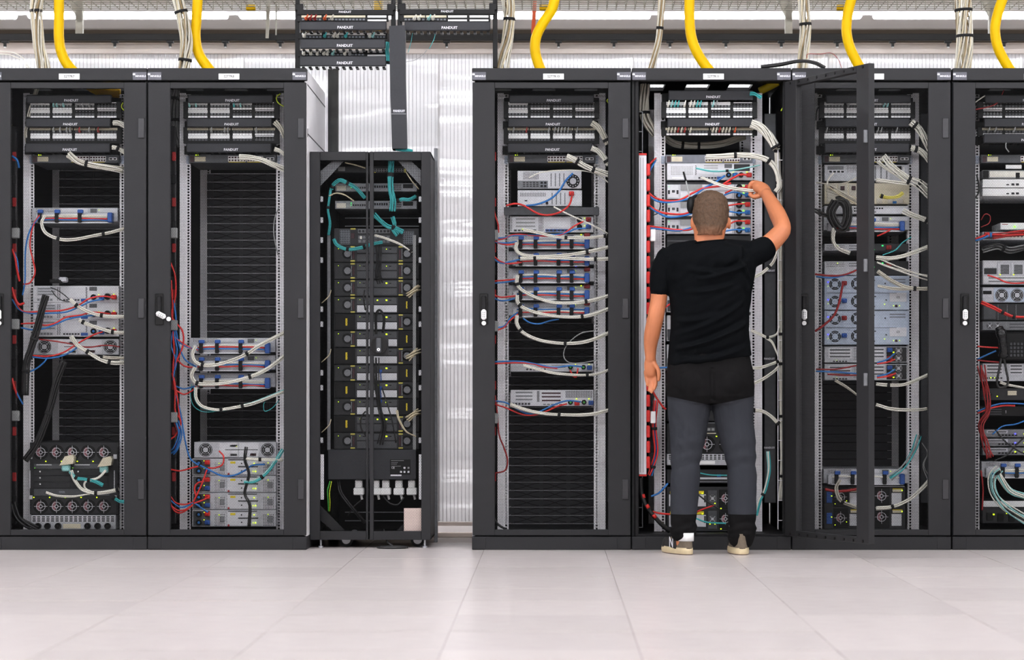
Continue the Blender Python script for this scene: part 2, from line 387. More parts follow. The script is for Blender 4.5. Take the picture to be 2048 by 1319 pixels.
def cabinet(pc, label, code, open_=False, blanks=(), lightside=(0, 0), tilt=False, plain=False, far_right=False, nodoor=False):
    xc = X(pc); t = thing('server_cabinet', label, 'cabinet', (xc, 0, 0), 0, 'tall dark grey server cabinets')
    part('top_panel', lambda b: b.cbox(-RW/2+.001, RW/2-.001, 0, .05, Z(160.5), RH, .003), 'rack', t, 'header')
    def roof(b):
        z0, z1 = RH-.03, RH-.012
        b.box(-RW/2+.02, RW/2-.02, .05, .42, z0, z1); b.box(-RW/2+.02, RW/2-.02, .69, RD, z0, z1)
        for x0, x1 in ((-.38, -.30), (-.21, -.1), (.02, .12), (.24, .38)): b.box(x0, x1, .42, .69, z0, z1)
    part('roof', roof, 'rack_dark', t, 'roof')
    part('plinth', plinth_mesh, 'rack', t, 'plinth')
    for s in (-1, 1):
        part('plinth_corner', lambda b: b.cbox(-.035, .035, -.002, .05, .002, Z(1073.5), .003), 'rack', t, 'plinthcorner', (s*(RW/2-.0365), .004, 0))
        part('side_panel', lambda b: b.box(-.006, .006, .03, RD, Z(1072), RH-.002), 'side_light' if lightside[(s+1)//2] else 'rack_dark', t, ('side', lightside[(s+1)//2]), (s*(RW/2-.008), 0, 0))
        part('post', lambda b: b.cbox(-.011, .011, .035, .085, Z(1072), RH-.03, .004), 'rack_dark', t, 'post', (s*(RW/2-.026), 0, 0))
        bp = part('brand_plate', lambda b: b.cbox(-.0345, .0345, -.003, 0, -.02, .02, .002), 'plate', t, 'brandplate', (s*(RW/2-.0365), 0, Z(152)))
        text('MINKELS', .0135, 'print', bp, (.0055, -.0035, -.001)); part('emblem', lambda b: b.box(-.006, .006, -.0037, -.003, -.005, .004), 'print', bp, 'emblem', (-.0275, 0, .009))
        part('rail', rail_mesh, 'galv', t, 'rail', (s*.2295, .26, 0), rot=(0, 0, 0))
        part('rail_plate', rail_plate, 'galv_dots', t, 'railplate', (s*.258, .262, 0))
        part('rear_rail', rail_mesh, 'galv', t, 'rail', (s*.2295, 1.0, 0)); part('rear_rail_plate', rail_plate, 'galv_dots', t, 'railplate', (s*.258, 1.002, 0))
    if code is not None:
        lp = part('name_label', lambda b: b.cbox(-.0515, .0515, -.0025, 0, -.0145, .0145, .001), 'white', t, 'namelabel', (.01, 0, Z(153)))
        if code: text(code, .0165, 'ink', lp, (0, -.003, 0))
    part('back_panel', lambda b: b.box(-RW/2+.02, RW/2-.02, 1.022, 1.035, Z(1072), RH-.03), 'rack_dark', t, 'backpanel')
    part('base_plate', lambda b: b.box(-RW/2+.02, RW/2-.02, .03, RD-.01, Z(1072), Z(1072)+.01), 'rack_dark', t, 'baseplate')
    # cable duct panel on the right of the equipment, cable channel on the left
    part('cable_duct', lambda b: b.cbox(-.03, .03, 0, .16, .22, 2.2, .003), 'dgrey', t, 'duct', (.318, .30, 0))
    for z0 in (.1, .52, .95, 1.38, 1.8): part('cable_ladder', ladder, 'steel_d', t, 'ladder', (-.335, .22, z0))
    for z in blanks: part('blanking_panel', blank_mesh if not plain else blank_plain, ['blank', 'blank_edge', 'black'], t, 'blank' if not plain else 'blankp', (0, .996, z))
    if not open_: make_door(t, tilt)
    if lightside[1]:
        for zz in (Z(168, .03), Z(269, .1)): part('panel_seam', lambda b: b.box(-.001, .0012, .05, RD-.01, -.003, .003), 'rack_dark', t, 'seam', (RW/2-.002, 0, zz))
        part('panel_latch', lambda b: b.box(-.001, .0014, .05, .065, -.02, .02), 'rack_dark', t, None, (RW/2-.002, 0, Z(264, .03)))
    return t
def blank_plain(b): b.box(-.236, .236, 0, .003, .001, .0425); b.box(-.236, .236, -.003, 0, .0405, .0432, 2)
def ladder(b):
    for x in (-.045, .0): b.box(x-.002, x+.002, 0, .004, 0, .4)
    for z in (0, .1, .2, .3, .4): b.box(-.045, 0, 0, .004, z-.002, z+.002)
def blk(*spans):                                                  # blanking panels over pixel spans at the far rails
    out = []
    for a, b_ in spans:
        z = Z(b_, 1.0)
        while z + .0445 <= Z(a, 1.0)+.002: out.append(z); z += .0445
    return out
R7, R8, R10, R11, R12, R13 = 134.5, 454, 1103, 1423, 1743.2, 2064.5
cabinet(R7, 'leftmost server cabinet, perforated door closed, labelled S2T7R7', 'S2T7R7', blanks=blk((334, 672), (712, 884)))
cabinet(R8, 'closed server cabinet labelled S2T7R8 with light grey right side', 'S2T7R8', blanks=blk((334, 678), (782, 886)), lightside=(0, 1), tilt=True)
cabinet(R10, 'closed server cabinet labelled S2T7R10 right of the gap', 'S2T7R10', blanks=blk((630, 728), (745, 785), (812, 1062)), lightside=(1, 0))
c11 = cabinet(R11, 'open server cabinet labelled S2T7R11 the man works in', 'S2T7R11', open_=True)
cabinet(R12, 'closed server cabinet half hidden behind the open perforated door', '', blanks=blk((750, 950)), plain=True)
cabinet(R13, 'rightmost server cabinet, cut off by the edge of the picture', '')
# the open door of S2T7R11, hinged on the right and swung out
hx, ang = RW/2-.004, math.radians(114.5)
od = make_door(c11); od.location = (hx - DX1*math.cos(ang), -DX1*math.sin(ang), 0); od.rotation_euler = (0, 0, ang)
for i in range(9):
    for zz in (DZ0+.012, DZ1-.012): part('door_bolt', lambda b: b.disc(0, 0, .007, .032, .036, 10), 'black', od, 'doorbolt', (-.34+i*.085, 0, zz))
for py in (302, 545, 760): part('latch_bracket', lambda b: b.cbox(-.006, .006, .032, .05, -.03, .03, .002), 'steel_d', od, 'latchb', (DX0+.014, 0, Z(py)))

# ------------------------------------------------------------------ rack equipment
YE = .20                                                          # plane of the equipment's faces towards the camera
def dev(name, label, cat, rect, y=YE, dep=.55, m='steel', items=(), group=None, ears=False):
    x0, y0, x1, y1 = rect
    ox, oz = (X(x0, y)+X(x1, y))/2, Z(y1, y)
    t = thing(name, label, cat, (ox, y, oz), 0, group)
    w, h = X(x1, y)-X(x0, y), Z(y0, y)-Z(y1, y)
    part('chassis', lambda b: b.cbox(-w/2, w/2, 0, dep, .0006, h-.0006, .0015), m, t, ('chassis', round(w, 4), round(h, 4), dep, m))
    if ears:
        for s in (-1, 1): part('mounting_ear', lambda b: b.cbox(-.012, .012, 0, .006, .001, h-.001, .001), ears, t, ('ear', round(h, 4), ears), (s*.229, .05, 0))
    L = lambda px: X(px, y)-ox
    H = lambda py: Z(py, y)-oz
    for it in items: item(t, it, L, H)
    return t
def item(t, it, L, H):
    k = it[0]
    if k == 'box':
        _, n, a, b_, c, d, proud, m = it
        return part(n, lambda b: b.cbox(L(a), L(c), -proud/1000, .003, H(d), H(b_), .0012), m, t)
    if k == 'vent':
        _, a, b_, c, d, nx, nz, m, hm = it
        def f(b):
            x0, x1, z0, z1 = L(a), L(c), H(d), H(b_); b.box(x0, x1, -.0012, .001, z0, z1); dx, dz = (x1-x0)/nx, (z1-z0)/nz
            for i in range(nx):
                for j in range(nz):
                    o = .25*dx*(j % 2); b.box(x0+(i+.14)*dx+o*.5, x0+(i+.68)*dx+o*.5, -.0018, -.0012, z0+(j+.2)*dz, z0+(j+.8)*dz, 1)
        return part('vent_grille', f, [m, hm], t)
    if k == 'slots':
        _, a, b_, c, d, n, m, hm = it
        def f(b):
            x0, x1, z0, z1 = L(a), L(c), H(d), H(b_); b.box(x0, x1, -.0016, .001, z0, z1); dz = (z1-z0)/n
            for j in range(n): b.box(x0+.06*(x1-x0), x1-.06*(x1-x0), -.0022, -.0016, z0+(j+.3)*dz, z0+(j+.7)*dz, 1)
        return part('expansion_slots', f, [m, hm], t)
    if k == 'vslots':
        _, a, b_, c, d, n, m, hm = it
        def f(b):
            x0, x1, z0, z1 = L(a), L(c), H(d), H(b_); b.box(x0, x1, -.0016, .001, z0, z1); dx = (x1-x0)/n
            for j in range(n): b.box(x0+(j+.38)*dx, x0+(j+.62)*dx, -.0022, -.0016, z0+.08*(z1-z0), z1-.08*(z1-z0), 1)
        return part('expansion_slots', f, [m, hm], t)
    if k == 'ports':
        _, a, b_, c, d, nx, nz, m, hm = it
        def f(b):
            x0, x1, z0, z1 = L(a), L(c), H(d), H(b_); b.box(x0, x1, -.002, .001, z0, z1); dx, dz = (x1-x0)/nx, (z1-z0)/nz
            for i in range(nx):
                for j in range(nz): b.box(x0+(i+.16)*dx, x0+(i+.84)*dx, -.0026, -.002, z0+(j+.18)*dz, z0+(j+.78)*dz, 1)
        return part('port_block', f, [m, hm], t)
    if k == 'fan':
        _, cx, cy, r, st = it; x, z = L(cx), H(cy); rr = abs(L(cx+r)-x)
        def f(b):
            if st == 'steel':
                b.disc(0, 0, rr, -.0025, .001, 22, 0)
                for q in (.64, .9): b.ring(0, 0, rr*(q-.05), rr*q, -.0045, -.0025, 22, 1)
                b.disc(0, 0, rr*.38, -.005, -.0025, 16, 1)
                for a in range(4):
                    an = math.pi/4+a*math.pi/2; c, s = math.cos(an), math.sin(an)
                    b.prism([(c*rr*.3-s*.0012, s*rr*.3+c*.0012), (c*rr*.3+s*.0012, s*rr*.3-c*.0012), (c*rr*.95+s*.0012, s*rr*.95-c*.0012), (c*rr*.95-s*.0012, s*rr*.95+c*.0012)], -.0042, -.0025, 1)
            elif st == 'slotted':
                b.disc(0, 0, rr*.55, -.0026, .001, 18, 1)
                b.ring(0, 0, rr*.54, rr*.74, -.0028, .001, 22, 0); b.ring(0, 0, rr*.8, rr, -.0028, .001, 22, 0)
                for a in range(4):
                    an = math.pi/4+a*math.pi/2; c, s = math.cos(an), math.sin(an)
                    b.prism([(c*rr*.5-s*.002, s*rr*.5+c*.002), (c*rr*.5+s*.002, s*rr*.5-c*.002), (c*rr+s*.002, s*rr-c*.002), (c*rr-s*.002, s*rr+c*.002)], -.0034, -.002, 1)
            elif st == 'dark':
                b.disc(0, 0, rr, -.0025, .001, 22, 0); b.prism([(-.55*rr, -.35*rr), (-.15*rr, -.55*rr), (-.12*rr, .62*rr), (-.3*rr, .66*rr), (-.55*rr, .4*rr)], -.0036, -.002, 2)
                b.ring(0, 0, rr*.56, rr*.62, -.0056, -.004, 22, 1); b.ring(0, 0, rr*.17, rr*.25, -.0056, -.004, 14, 1)
                for a in range(4):
                    an = a*math.pi/2; c, s = math.cos(an), math.sin(an)
                    b.prism([(c*rr*.22-s*.0009, s*rr*.22+c*.0009), (c*rr*.22+s*.0009, s*rr*.22-c*.0009), (c*rr*.9+s*.0009, s*rr*.9-c*.0009), (c*rr*.9-s*.0009, s*rr*.9+c*.0009)], -.0056, -.004, 1)
            elif st == 'disc':
                b.disc(0, 0, rr, -.002, .001, 18, 0); b.disc(0, 0, rr*.62, -.0035, -.002, 16, 1)
            else:
                b.disc(0, 0, rr, -.002, .001, 18, 0); b.disc(0, 0, rr*.5, -.0035, -.002, 8, 1)
                for i in range(12):
                    an = i*math.pi/6; b.disc(.76*rr*math.cos(an), .76*rr*math.sin(an), rr*.09, -.003, -.002, 6, 1)
        mats = {'steel': ['black', 'steel'], 'slotted': ['black', 'steel_b'], 'dark': ['black', 'steel_l', 'fan_pink'], 'hex': ['black', 'steel'], 'disc': ['black', 'steel_d']}[st]
        return part('fan', f, mats, t, ('fan', st, round(rr, 4)), (x, 0, z))
    if k == 'led':
        _, cx, cy, m = it[:4]; s = .72*(it[4] if len(it) > 4 else .0025)
        return part('indicator_light', lambda b: b.box(-s, s, -.004, 0, -s*.8, s*.8), m, t, ('led', m, s), (L(cx), -.001, H(cy)))
    if k == 'plug':
        _, cx, cy, m = it[:4]
        def f(b):
            b.cbox(-.013, .013, -.022, 0, -.011, .011, .003); b.tube([(0, -.022, 0), (-.004, -.034, -.002)], .005, 8)
        return part('power_plug', f, m, t, ('plug', m), (L(cx), 0, H(cy)))
    if k == 'socket':
        _, cx, cy, r, m = it
        def f(b):
            b.disc(0, 0, r, -.012, 0, 14, 0); b.ring(0, 0, r*.8, r, -.02, -.012, 14, 0); b.disc(0, 0, r*.45, -.016, -.012, 10, 1)
        return part('cable_socket', f, ['black', m], t, ('socket', r, m), (L(cx), 0, H(cy)))
    if k == 'text':
        _, s, cx, cy, size, m = it; return text(s, size, m, t, (L(cx), -.0035, H(cy)))
    if k == 'handle':
        _, a, b_, c, d, m = it
        def f(b):
            x0, x1, z0, z1 = L(a), L(c), H(d), H(b_); b.tube([(x0, 0, z0), (x0, -.02, z0), (x1, -.02, z1), (x1, 0, z1)], .003, 6)
        return part('pull_handle', f, m, t)
def rx(rc, off, y=YE): return CX + (X(rc)*sc_(y)) + off           # pixel column of an offset (in pixels) from a cabinet's centre line
# --- cable manager with a snap-on cover and its brand name
def manager(rc, py, label, dx=0, w=170, h=18):
    y = .12; c = rx(rc, dx, y); t = thing('cable_manager', label, 'cable manager', (X(c, y), y, Z(py+h, y)), 0, 'horizontal cable managers')
    W_, H_ = w/sc_(y), h/sc_(y)
    part('cover', lambda b: b.cbox(-W_/2, W_/2, 0, .02, .001, H_-.001, .004), 'manager', t, ('cover', w, h))
    def fing(b):
        b.box(-.225, .225, .12, .124, .002, H_-.002)
        for i in range(12):
            x = -W_/2+.01+i*(W_-.02)/11
            for z in (.003, H_-.007): b.box(x-.003, x+.003, .02, .12, z, z+.004)
    part('finger_duct', fing, 'black', t, ('fingers', w, h))
    for s in (-1, 1): part('mounting_ear', lambda b: b.cbox(-.012, .012, .125, .131, .002, H_-.002, .001), 'black', t, ('mear', h), (s*.229, 0, 0))
    text('PANDUIT', .017, 'print', t, (.012, -.001, H_*.3))
    return t
# --- patch panel: four port groups, each a label strip, a row of jacks and a row of paper labels
GX = (-.168, -.0565, .0565, .168)
def strip(kind):
    def f(b):
        w = .049
        if kind == 'w': b.cbox(-w, w, -.004, 0, -.008, .008, .001, 0); n = 24
        elif kind == 'g': b.cbox(-w-.004, w+.004, -.004, 0, -.006, .006, .001, 2); b.box(-w, w, -.0045, -.004, -.0015, .0005, 1)
        elif kind == 'l':
            b.box(-w*.95, w*.95, -.003, 0, .002, .006, 0)
            for i in range(6): b.box(-.042+i*.0165, -.039+i*.0165, -.003, 0, -.006, -.003, 2)
        else:
            for i in range(6): b.box(-.043+i*.0165, -.039+i*.0165, -.003, 0, -.002, .001, 2)
        if kind == 'w':
            for i in range(12): b.box(-.044+i*.0079, -.0425+i*.0079, -.0045, -.004, -.002, .002, 2)
    return f
def jacks(kind):
    def f(b):
        b.box(-.049, .049, -.002, 0, -.006, .006, 0)
        for i in range(6):
            x = -.041+i*.0165; b.box(x-.006, x+.006, -.0026, -.002, -.0045, .0045, 1)
            if kind: b.box(x-.005, x+.005, -.0032, -.0026, .001, .0045, 2)
    return f
def patch(rc, py, label, tops='wwww', jk='1111', plugs=(), leads=(), low=True):
    y = .165; c = rx(rc, 0, y); t = thing('patch_bay', label, 'patch panel', (X(c, y), y, Z(py+17, y)), 0, 'copper patch panels')
    part('panel_plate', lambda b: b.cbox(-.241, .241, 0, .03, .0005, .0425, .001), 'black', t, 'patchplate')
    for i, gx in enumerate(GX):
        part('label_strip', strip(tops[i]), ['white', 'ink', 'cgrey' if tops[i] != 'g' else 'cream'], t, ('strip', tops[i]), (gx, 0, .033))
        part('jack_row', jacks(int(jk[i])), ['black', 'dgrey', 'cgrey'], t, ('jacks', jk[i]), (gx, 0, .019))
        if low:
            def lab(b):
                for q in range(6): b.box(-.048+q*.0162, -.048+q*.0162+.0146, -.003, 0, -.0045, .0045)
            part('paper_labels', lab, 'white', t, 'paperlabels', (gx, 0, .0065))
    for (g, i, m) in plugs:
        def pl(b):
            b.cbox(-.005, .005, -.022, 0, -.005, .006, .002); b.tube(crom([(0, -.022, 0), (.001, -.034, .004), (.004, -.036, .018), (.006, -.03, .028)], 4), .003, 6)
        part('patch_lead', pl, m, t, ('lead', m), (GX[g]-.041+i*.0165, 0, .019))
    for (g, i, m, dx, dz) in leads:
        def pl2(b): b.tube(crom([(0, 0, 0), (.0, -.03, .002), (dx*.4, -.045, dz*.5), (dx, -.03, dz)], 5), .0018, 6)
        part('patch_lead', pl2, m, t, ('lead2', m, dx, dz), (GX[g]-.041+i*.0165, 0, .019))
    return t
# --- network switch
def switch(rc, py, label, rows=True, m='dgrey', dx=0, ports=(1, 60)):
    c = rx(rc, dx); a, b_ = c-87, c+87
    it = [('box', 'console_port', a+3, py+3, a+11, py+15, 1, 'maroon'), ('box', 'type_label', a+12, py+4, a+34, py+14, 1, 'cream'),
          ('ports', c-8, py+3, c+28, py+14, 6, 2, 'white', 'maroon'), ('ports', c+30, py+3, c+62, py+14, 6, 2, 'white', 'maroon'),
          ('box', 'port_stripe', c-7, py+14.5, c+27, py+15.6, 1.5, 'tagyellow'), ('box', 'port_stripe', c+30, py+14.5, c+60, py+15.6, 1.5, 'tagyellow'),
          ('ports', c+68, py+6, c+84, py+11, 2, 1, 'white', 'black'), ('led', a+15, py+1, 'led_y', .0035), ('led', a+19, py+1, 'led_y', .002)]
    return dev('network_switch', label, 'switch', (a, py, b_, py+17), .21, .4, m, it, 'rack network switches', ears='steel_b')
# --- server with a swing-out cable management arm: chassis, arm tray, straps with blue clips, blue end latch
def arm_server(rc, py, label, where, order, h=31, cab='wrb', straps=(-62, -30, 17), rb=True, lower=0, dx=0):
    c = rx(rc, dx); a = c-86
    it = [('vent', a+8, py+1, a+56, py+9, 16, 3, 'steel_l', 'ink'), ('box', 'rear_panel', a+58, py+1, a+112, py+9, 1, 'steel_l'), ('vent', a+117, py+2, a+130, py+10, 5, 4, 'steel_d', 'black'),
          ('box', 'power_supply', a+132, py+1, a+168, py+10, 1, 'steel_l'), ('led', a+134, py+5, 'led_y', .002), ('ports', a+30, py+h-11, a+110, py+h-6, 12, 1, 'steel', 'ink')]
    t = dev('rack_server', label, 'server', (a, py, c+86, py+h-3), .235, .5, 'steel', it, 'servers with cable arms')
    y = .165; ox, oz = t.location.x, t.location.z
    L = lambda px: X(px, y)-ox
    H = lambda q: Z(q, y)-oz
    part('cable_arm', lambda b: (b.box(L(a+14), L(a+160), .165-.235, .19-.235, H(py+h), H(py+h-2.5)), b.box(L(a+14), L(a+160), .185-.235, .19-.235, H(py+h), H(py+11))), 'steel_l', t)
    part('arm_hinge', lambda b: b.cbox(L(a+8), L(a+17), .155-.235, .2-.235, H(py+h-1), H(py+13), .003), 'steel', t)
    part('arm_latch', lambda b: b.cbox(L(a+152), L(a+162), .145-.235, .2-.235, H(py+h-1), H(py+10), .004), 'blue', t)
    for s in straps:
        px = c+s; o = part('strap', lambda b: b.cbox(-.0095, .0095, -.012, .012, 0, (h-8)/sc_(y), .003), 'strap', t, ('armstrap', h), (L(px), .163-.235, H(py+h-1)))
        part('strap_clip', lambda b: b.cbox(-.014, .014, -.016, .008, -.006, .012, .003), 'blue', t, 'armclip', (L(px)+.004, .163-.235, H(py+9)))
    q = py+h-5-8
    for i, (k, m, nm) in enumerate((('w', 'cwhite', 'white network cable'), ('v', 'cwhite2', 'lower white network cable'), ('r', 'cred', 'red power cord'), ('b', 'cblue', 'blue power cord'))):
        if k not in cab: continue
        yy = q - 3.2 + cab.index(k)*3.2
        wob = [random.uniform(-1.4, 1.4) for _ in range(5)]
        cable(f'{nm} along the cable arm of {order} {where}', m, [(a+16, yy+1, .168), (a+40, yy+wob[0], .16), (a+68, yy+wob[1], .16), (a+98, yy+wob[2], .16), (a+126, yy+wob[3]+.5, .16), (a+152, yy+1.5, .168)], 3.6 if k != 'w' else 4.2, name='network_cable' if k in 'wv' else 'power_cable', group='cables strapped to server arms')
    return t
# --- cables
def cable(label, m, pts, r=4, group=None, name='power_cable', n=7, cat='cable'):
    pp = [P(*p) for p in pts]; path = crom(pp, n); o = path[0].copy()
    ob = part(name, lambda b: b.tube([p-o for p in path], r/1000, 8), m, None, None, o, True)
    return tag(ob, label, cat, group)
def bundle(label, m, pts, n=6, R=.012, r=.004, ties=(), group=None, name='cable_bundle', twist=.5, tie='strap', fan=0., seg=8, flat=1., cat='cable bundle', tiew=.014):
    pp = [P(*p) for p in pts]; path = crom(pp, seg); o = path[0].copy(); t = thing(name, label, cat, o, 0, group)
    k = len(path); offs = []
    for i in range(n):
        rr = 0 if (i == 0 and n > 4) else R-r*.6; a = 2*math.pi*i/max(1, (n-1 if n > 4 else n)); offs.append((rr, a, random.uniform(-.3, .3), random.uniform(.5, 1.)))
    fr = []; t0 = (path[1]-path[0]).normalized(); u = t0.cross(Vector((0, 1, 0))); u = u.normalized() if u.length > .1 else Vector((0, 0, 1))
    for i in range(k):
        tg = (path[min(i+1, k-1)]-path[max(i-1, 0)]).normalized(); u = (u-tg*u.dot(tg)).normalized(); fr.append((u.copy(), tg.cross(u)))
    for j, (rr, a, ph, fl) in enumerate(offs):
        q = []
        for i in range(k):
            f = i/(k-1); s = 1+fan*fl*max(abs(2*f-1)-.3, 0)*1.4
            an = a+twist*f*3+ph*math.sin(f*7+j); q.append(path[i]-o+fr[i][0]*(rr*s*math.cos(an))+fr[i][1]*(rr*s*flat*math.sin(an)))
        mm = m if isinstance(m, str) else m[j % len(m)]
        part('cable', lambda b: b.tube(q, r, 6), mm, t, None, (0, 0, 0), True)
    for f in ties:
        i = min(k-2, max(1, int(f*(k-1)))); c = path[i]-o; d = (path[i+1]-path[i-1]).normalized(); L = tiew/2
        part('velcro_strap', lambda b: b.tube([c-d*L, c+d*L], R+r*.7+.001, 12, flat=flat), tie, t, None, (0, 0, 0), True)
    return t

W7, W8, W10, W11, W12, W13 = ('in cabinet S2T7R7', 'in cabinet S2T7R8', 'in cabinet S2T7R10', 'in the open cabinet', 'behind the open door', 'in the rightmost cabinet')
# ---- top section shared by all cabinets: managers, patch panels, switch
TOPS = {R7: (W7, ['wwwl', 'wwdl', 'gggg', 'wwww'], -6), R8: (W8, ['wwwl', 'wwdl', 'gggg', 'wwwl'], 0), R10: (W10, ['wddl', 'wddl', 'gggg', 'wwww'], 0), R11: (W11, ['wwwl', 'wwdl', 'gggg', None], 2), R12: (W12, ['wwww', 'wwww', 'dddd', 'wwww'], 0), R13: (W13, ['lddd', 'lddl', 'gggg', None], 0)}
PL = {R7: ([(1, 0, 'cpteal'), (1, 1, 'cpteal'), (1, 3, 'cpteal'), (2, 0, 'cgrey'), (2, 2, 'cgrey'), (2, 4, 'cgrey')], [(1, 0, 'cgrey'), (1, 2, 'cgrey'), (1, 4, 'cgrey'), (1, 5, 'cgrey'), (2, 1, 'cdred'), (2, 4, 'cgrey'), (3, 0, 'cdred')]),
      R8: ([(0, 0, 'cpteal'), (0, 2, 'cpteal'), (2, 0, 'cteal'), (2, 2, 'cpteal'), (2, 3, 'cgrey')], [(1, 0, 'cgrey'), (1, 4, 'cgrey'), (1, 5, 'cgrey'), (3, 0, 'cgrey')]),
      R10: ([], [(0, 1, 'cgrey'), (0, 5, 'cdred'), (1, 5, 'cgrey'), (2, 0, 'cgrey'), (2, 1, 'cgrey'), (2, 2, 'cgrey'), (2, 3, 'cgrey'), (2, 4, 'cgrey'), (3, 0, 'cgrey')]),
      R11: ([(0, 0, 'cwhite'), (0, 1, 'cpteal'), (0, 2, 'cteal'), (0, 3, 'cteal'), (0, 5, 'cwhite'), (1, 0, 'cwhite'), (1, 1, 'cwhite'), (1, 2, 'cteal'), (1, 3, 'cteal'), (2, 0, 'cpteal'), (2, 1, 'cgrey')],
            [(0, 0, 'cwhite2'), (0, 1, 'cwhite2'), (0, 2, 'cwhite2'), (0, 3, 'cdred'), (0, 4, 'cwhite2'), (0, 5, 'cdred'), (1, 0, 'cwhite2'), (2, 0, 'cwhite2'), (2, 1, 'cwhite2'), (2, 2, 'cdred'), (2, 3, 'cwhite2'), (2, 4, 'cwhite2'), (2, 5, 'cwhite2'), (3, 0, 'corange')]),
      R12: ([(1, 0, 'cgrey'), (2, 4, 'cpteal'), (2, 5, 'cpteal')], [(0, 0, 'cgrey'), (2, 0, 'cgrey'), (2, 2, 'cgrey'), (2, 3, 'cgrey'), (3, 1, 'cgrey')]),
      R13: ([], [(0, 1, 'cgrey'), (0, 3, 'cgrey'), (1, 2, 'cgrey')])}
for rc, (wh, rows, dx) in TOPS.items():
    manager(rc, 189 if rc != R11 else 180, f'topmost black cable manager {wh}', dx, h=17 if rc != R11 else 20)
    patch(rc, 203, f'uppermost patch panel, under the top cable manager {wh}', rows[0], '1110' if rc in (R7, R8, R11) else '1000', PL[rc][0])
    patch(rc, 219, f'second patch panel from the top {wh}', rows[1], '1100' if rc in (R7, R8, R11) else '1000')
    manager(rc, 236, f'middle black cable manager between patch panels {wh}', dx-2)
    patch(rc, 254, f'third patch panel from the top {wh}', rows[2], '0000', PL[rc][1])
    if rows[3]: patch(rc, 270, f'fourth patch panel from the top {wh}', rows[3], '0000', low=False)
    if rc != R11: manager(rc, 286 if rc != R13 else 267, f'lowest black cable manager above the switch {wh}', dx-3, h=19)
    switch(rc, 309, f'grey network switch below the cable managers {wh}', m='mgrey' if rc == R11 else 'dgrey')

# ---- S2T7R7
arm_server(R7, 415, 'slim server with cable arm, upper one in cabinet S2T7R7', W7, 'the upper server', cab='wvrb', straps=(-70, -36, 10))
def tri_server(py, label, dx=0):
    c = rx(R7, dx); a = c-84
    dev('rack_server', label, 'server', (a, py, c+88, py+34), .21, .55, 'steel_l', [
        ('slots', a+8, py+3, a+46, py+20, 3, 'steel', 'steel_d'), ('vent', a+48, py+3, a+56, py+30, 2, 10, 'steel_l', 'ink'), ('box', 'rear_panel', a+60, py+2, a+104, py+25, 1.5, 'steel_l'),
        ('vent', a+105, py+3, a+110, py+25, 1, 9, 'steel_l', 'ink'), ('vent', a+113, py+2, a+128, py+10, 6, 4, 'steel_d', 'black'), ('box', 'power_supply', a+130, py+2, a+166, py+16, 1.5, 'steel_l'),
        ('ports', a+8, py+25, a+40, py+31, 5, 1, 'steel', 'steel_d'), ('ports', a+60, py+26, a+94, py+31, 6, 1, 'steel', 'ink'), ('box', 'video_port', a+96, py+26, a+110, py+32, 2, 'blue'),
        ('socket', a+122, py+23, .014, 'cblue'), ('socket', a+150, py+22, .016, 'black'), ('plug', a+138, py+25, 'blue'), ('plug', a+163, py+23, 'cred'), ('led', a+132, py+18, 'led_y', .003), ('led', a+162, py+17, 'led_y', .003)], 'white servers in a stack of three')
tri_server(571, 'top white server of the stack of three in cabinet S2T7R7')
tri_server(605, 'middle white server of the stack of three in cabinet S2T7R7')
tri_server(639, 'bottom white server of the stack of three in cabinet S2T7R7')
def fan_array(rc, py, label, m='steel', a_off=-84):
    c = rx(rc, 0); a = c+a_off; b_ = c+88
    dev('disk_array', label, 'disk array', (a, py, b_, py+32), .21, .55, m, [('fan', a+23, py+16, 13.5, 'steel'), ('fan', b_-17, py+16, 13.5, 'steel'), ('box', 'rear_panel', a+50, py+2, a+88, py+30, 2, 'steel_l'), ('box', 'rear_panel', a+90, py+2, b_-34, py+30, 2, 'steel_l'),
        ('box', 'seam', a+62, py+15, b_-36, py+16.5, 3, 'ink'), ('ports', a+72, py+6, a+86, py+10, 3, 1, 'steel_l', 'ink'), ('ports', a+72, py+24, a+86, py+28, 3, 1, 'steel_l', 'ink'), ('ports', a+112, py+23, a+124, py+28, 2, 1, 'steel_l', 'maroon'), ('led', a+85, py+9, 'led_y', .002)])
fan_array(R7, 677, 'disk array with two round fans under the white servers')
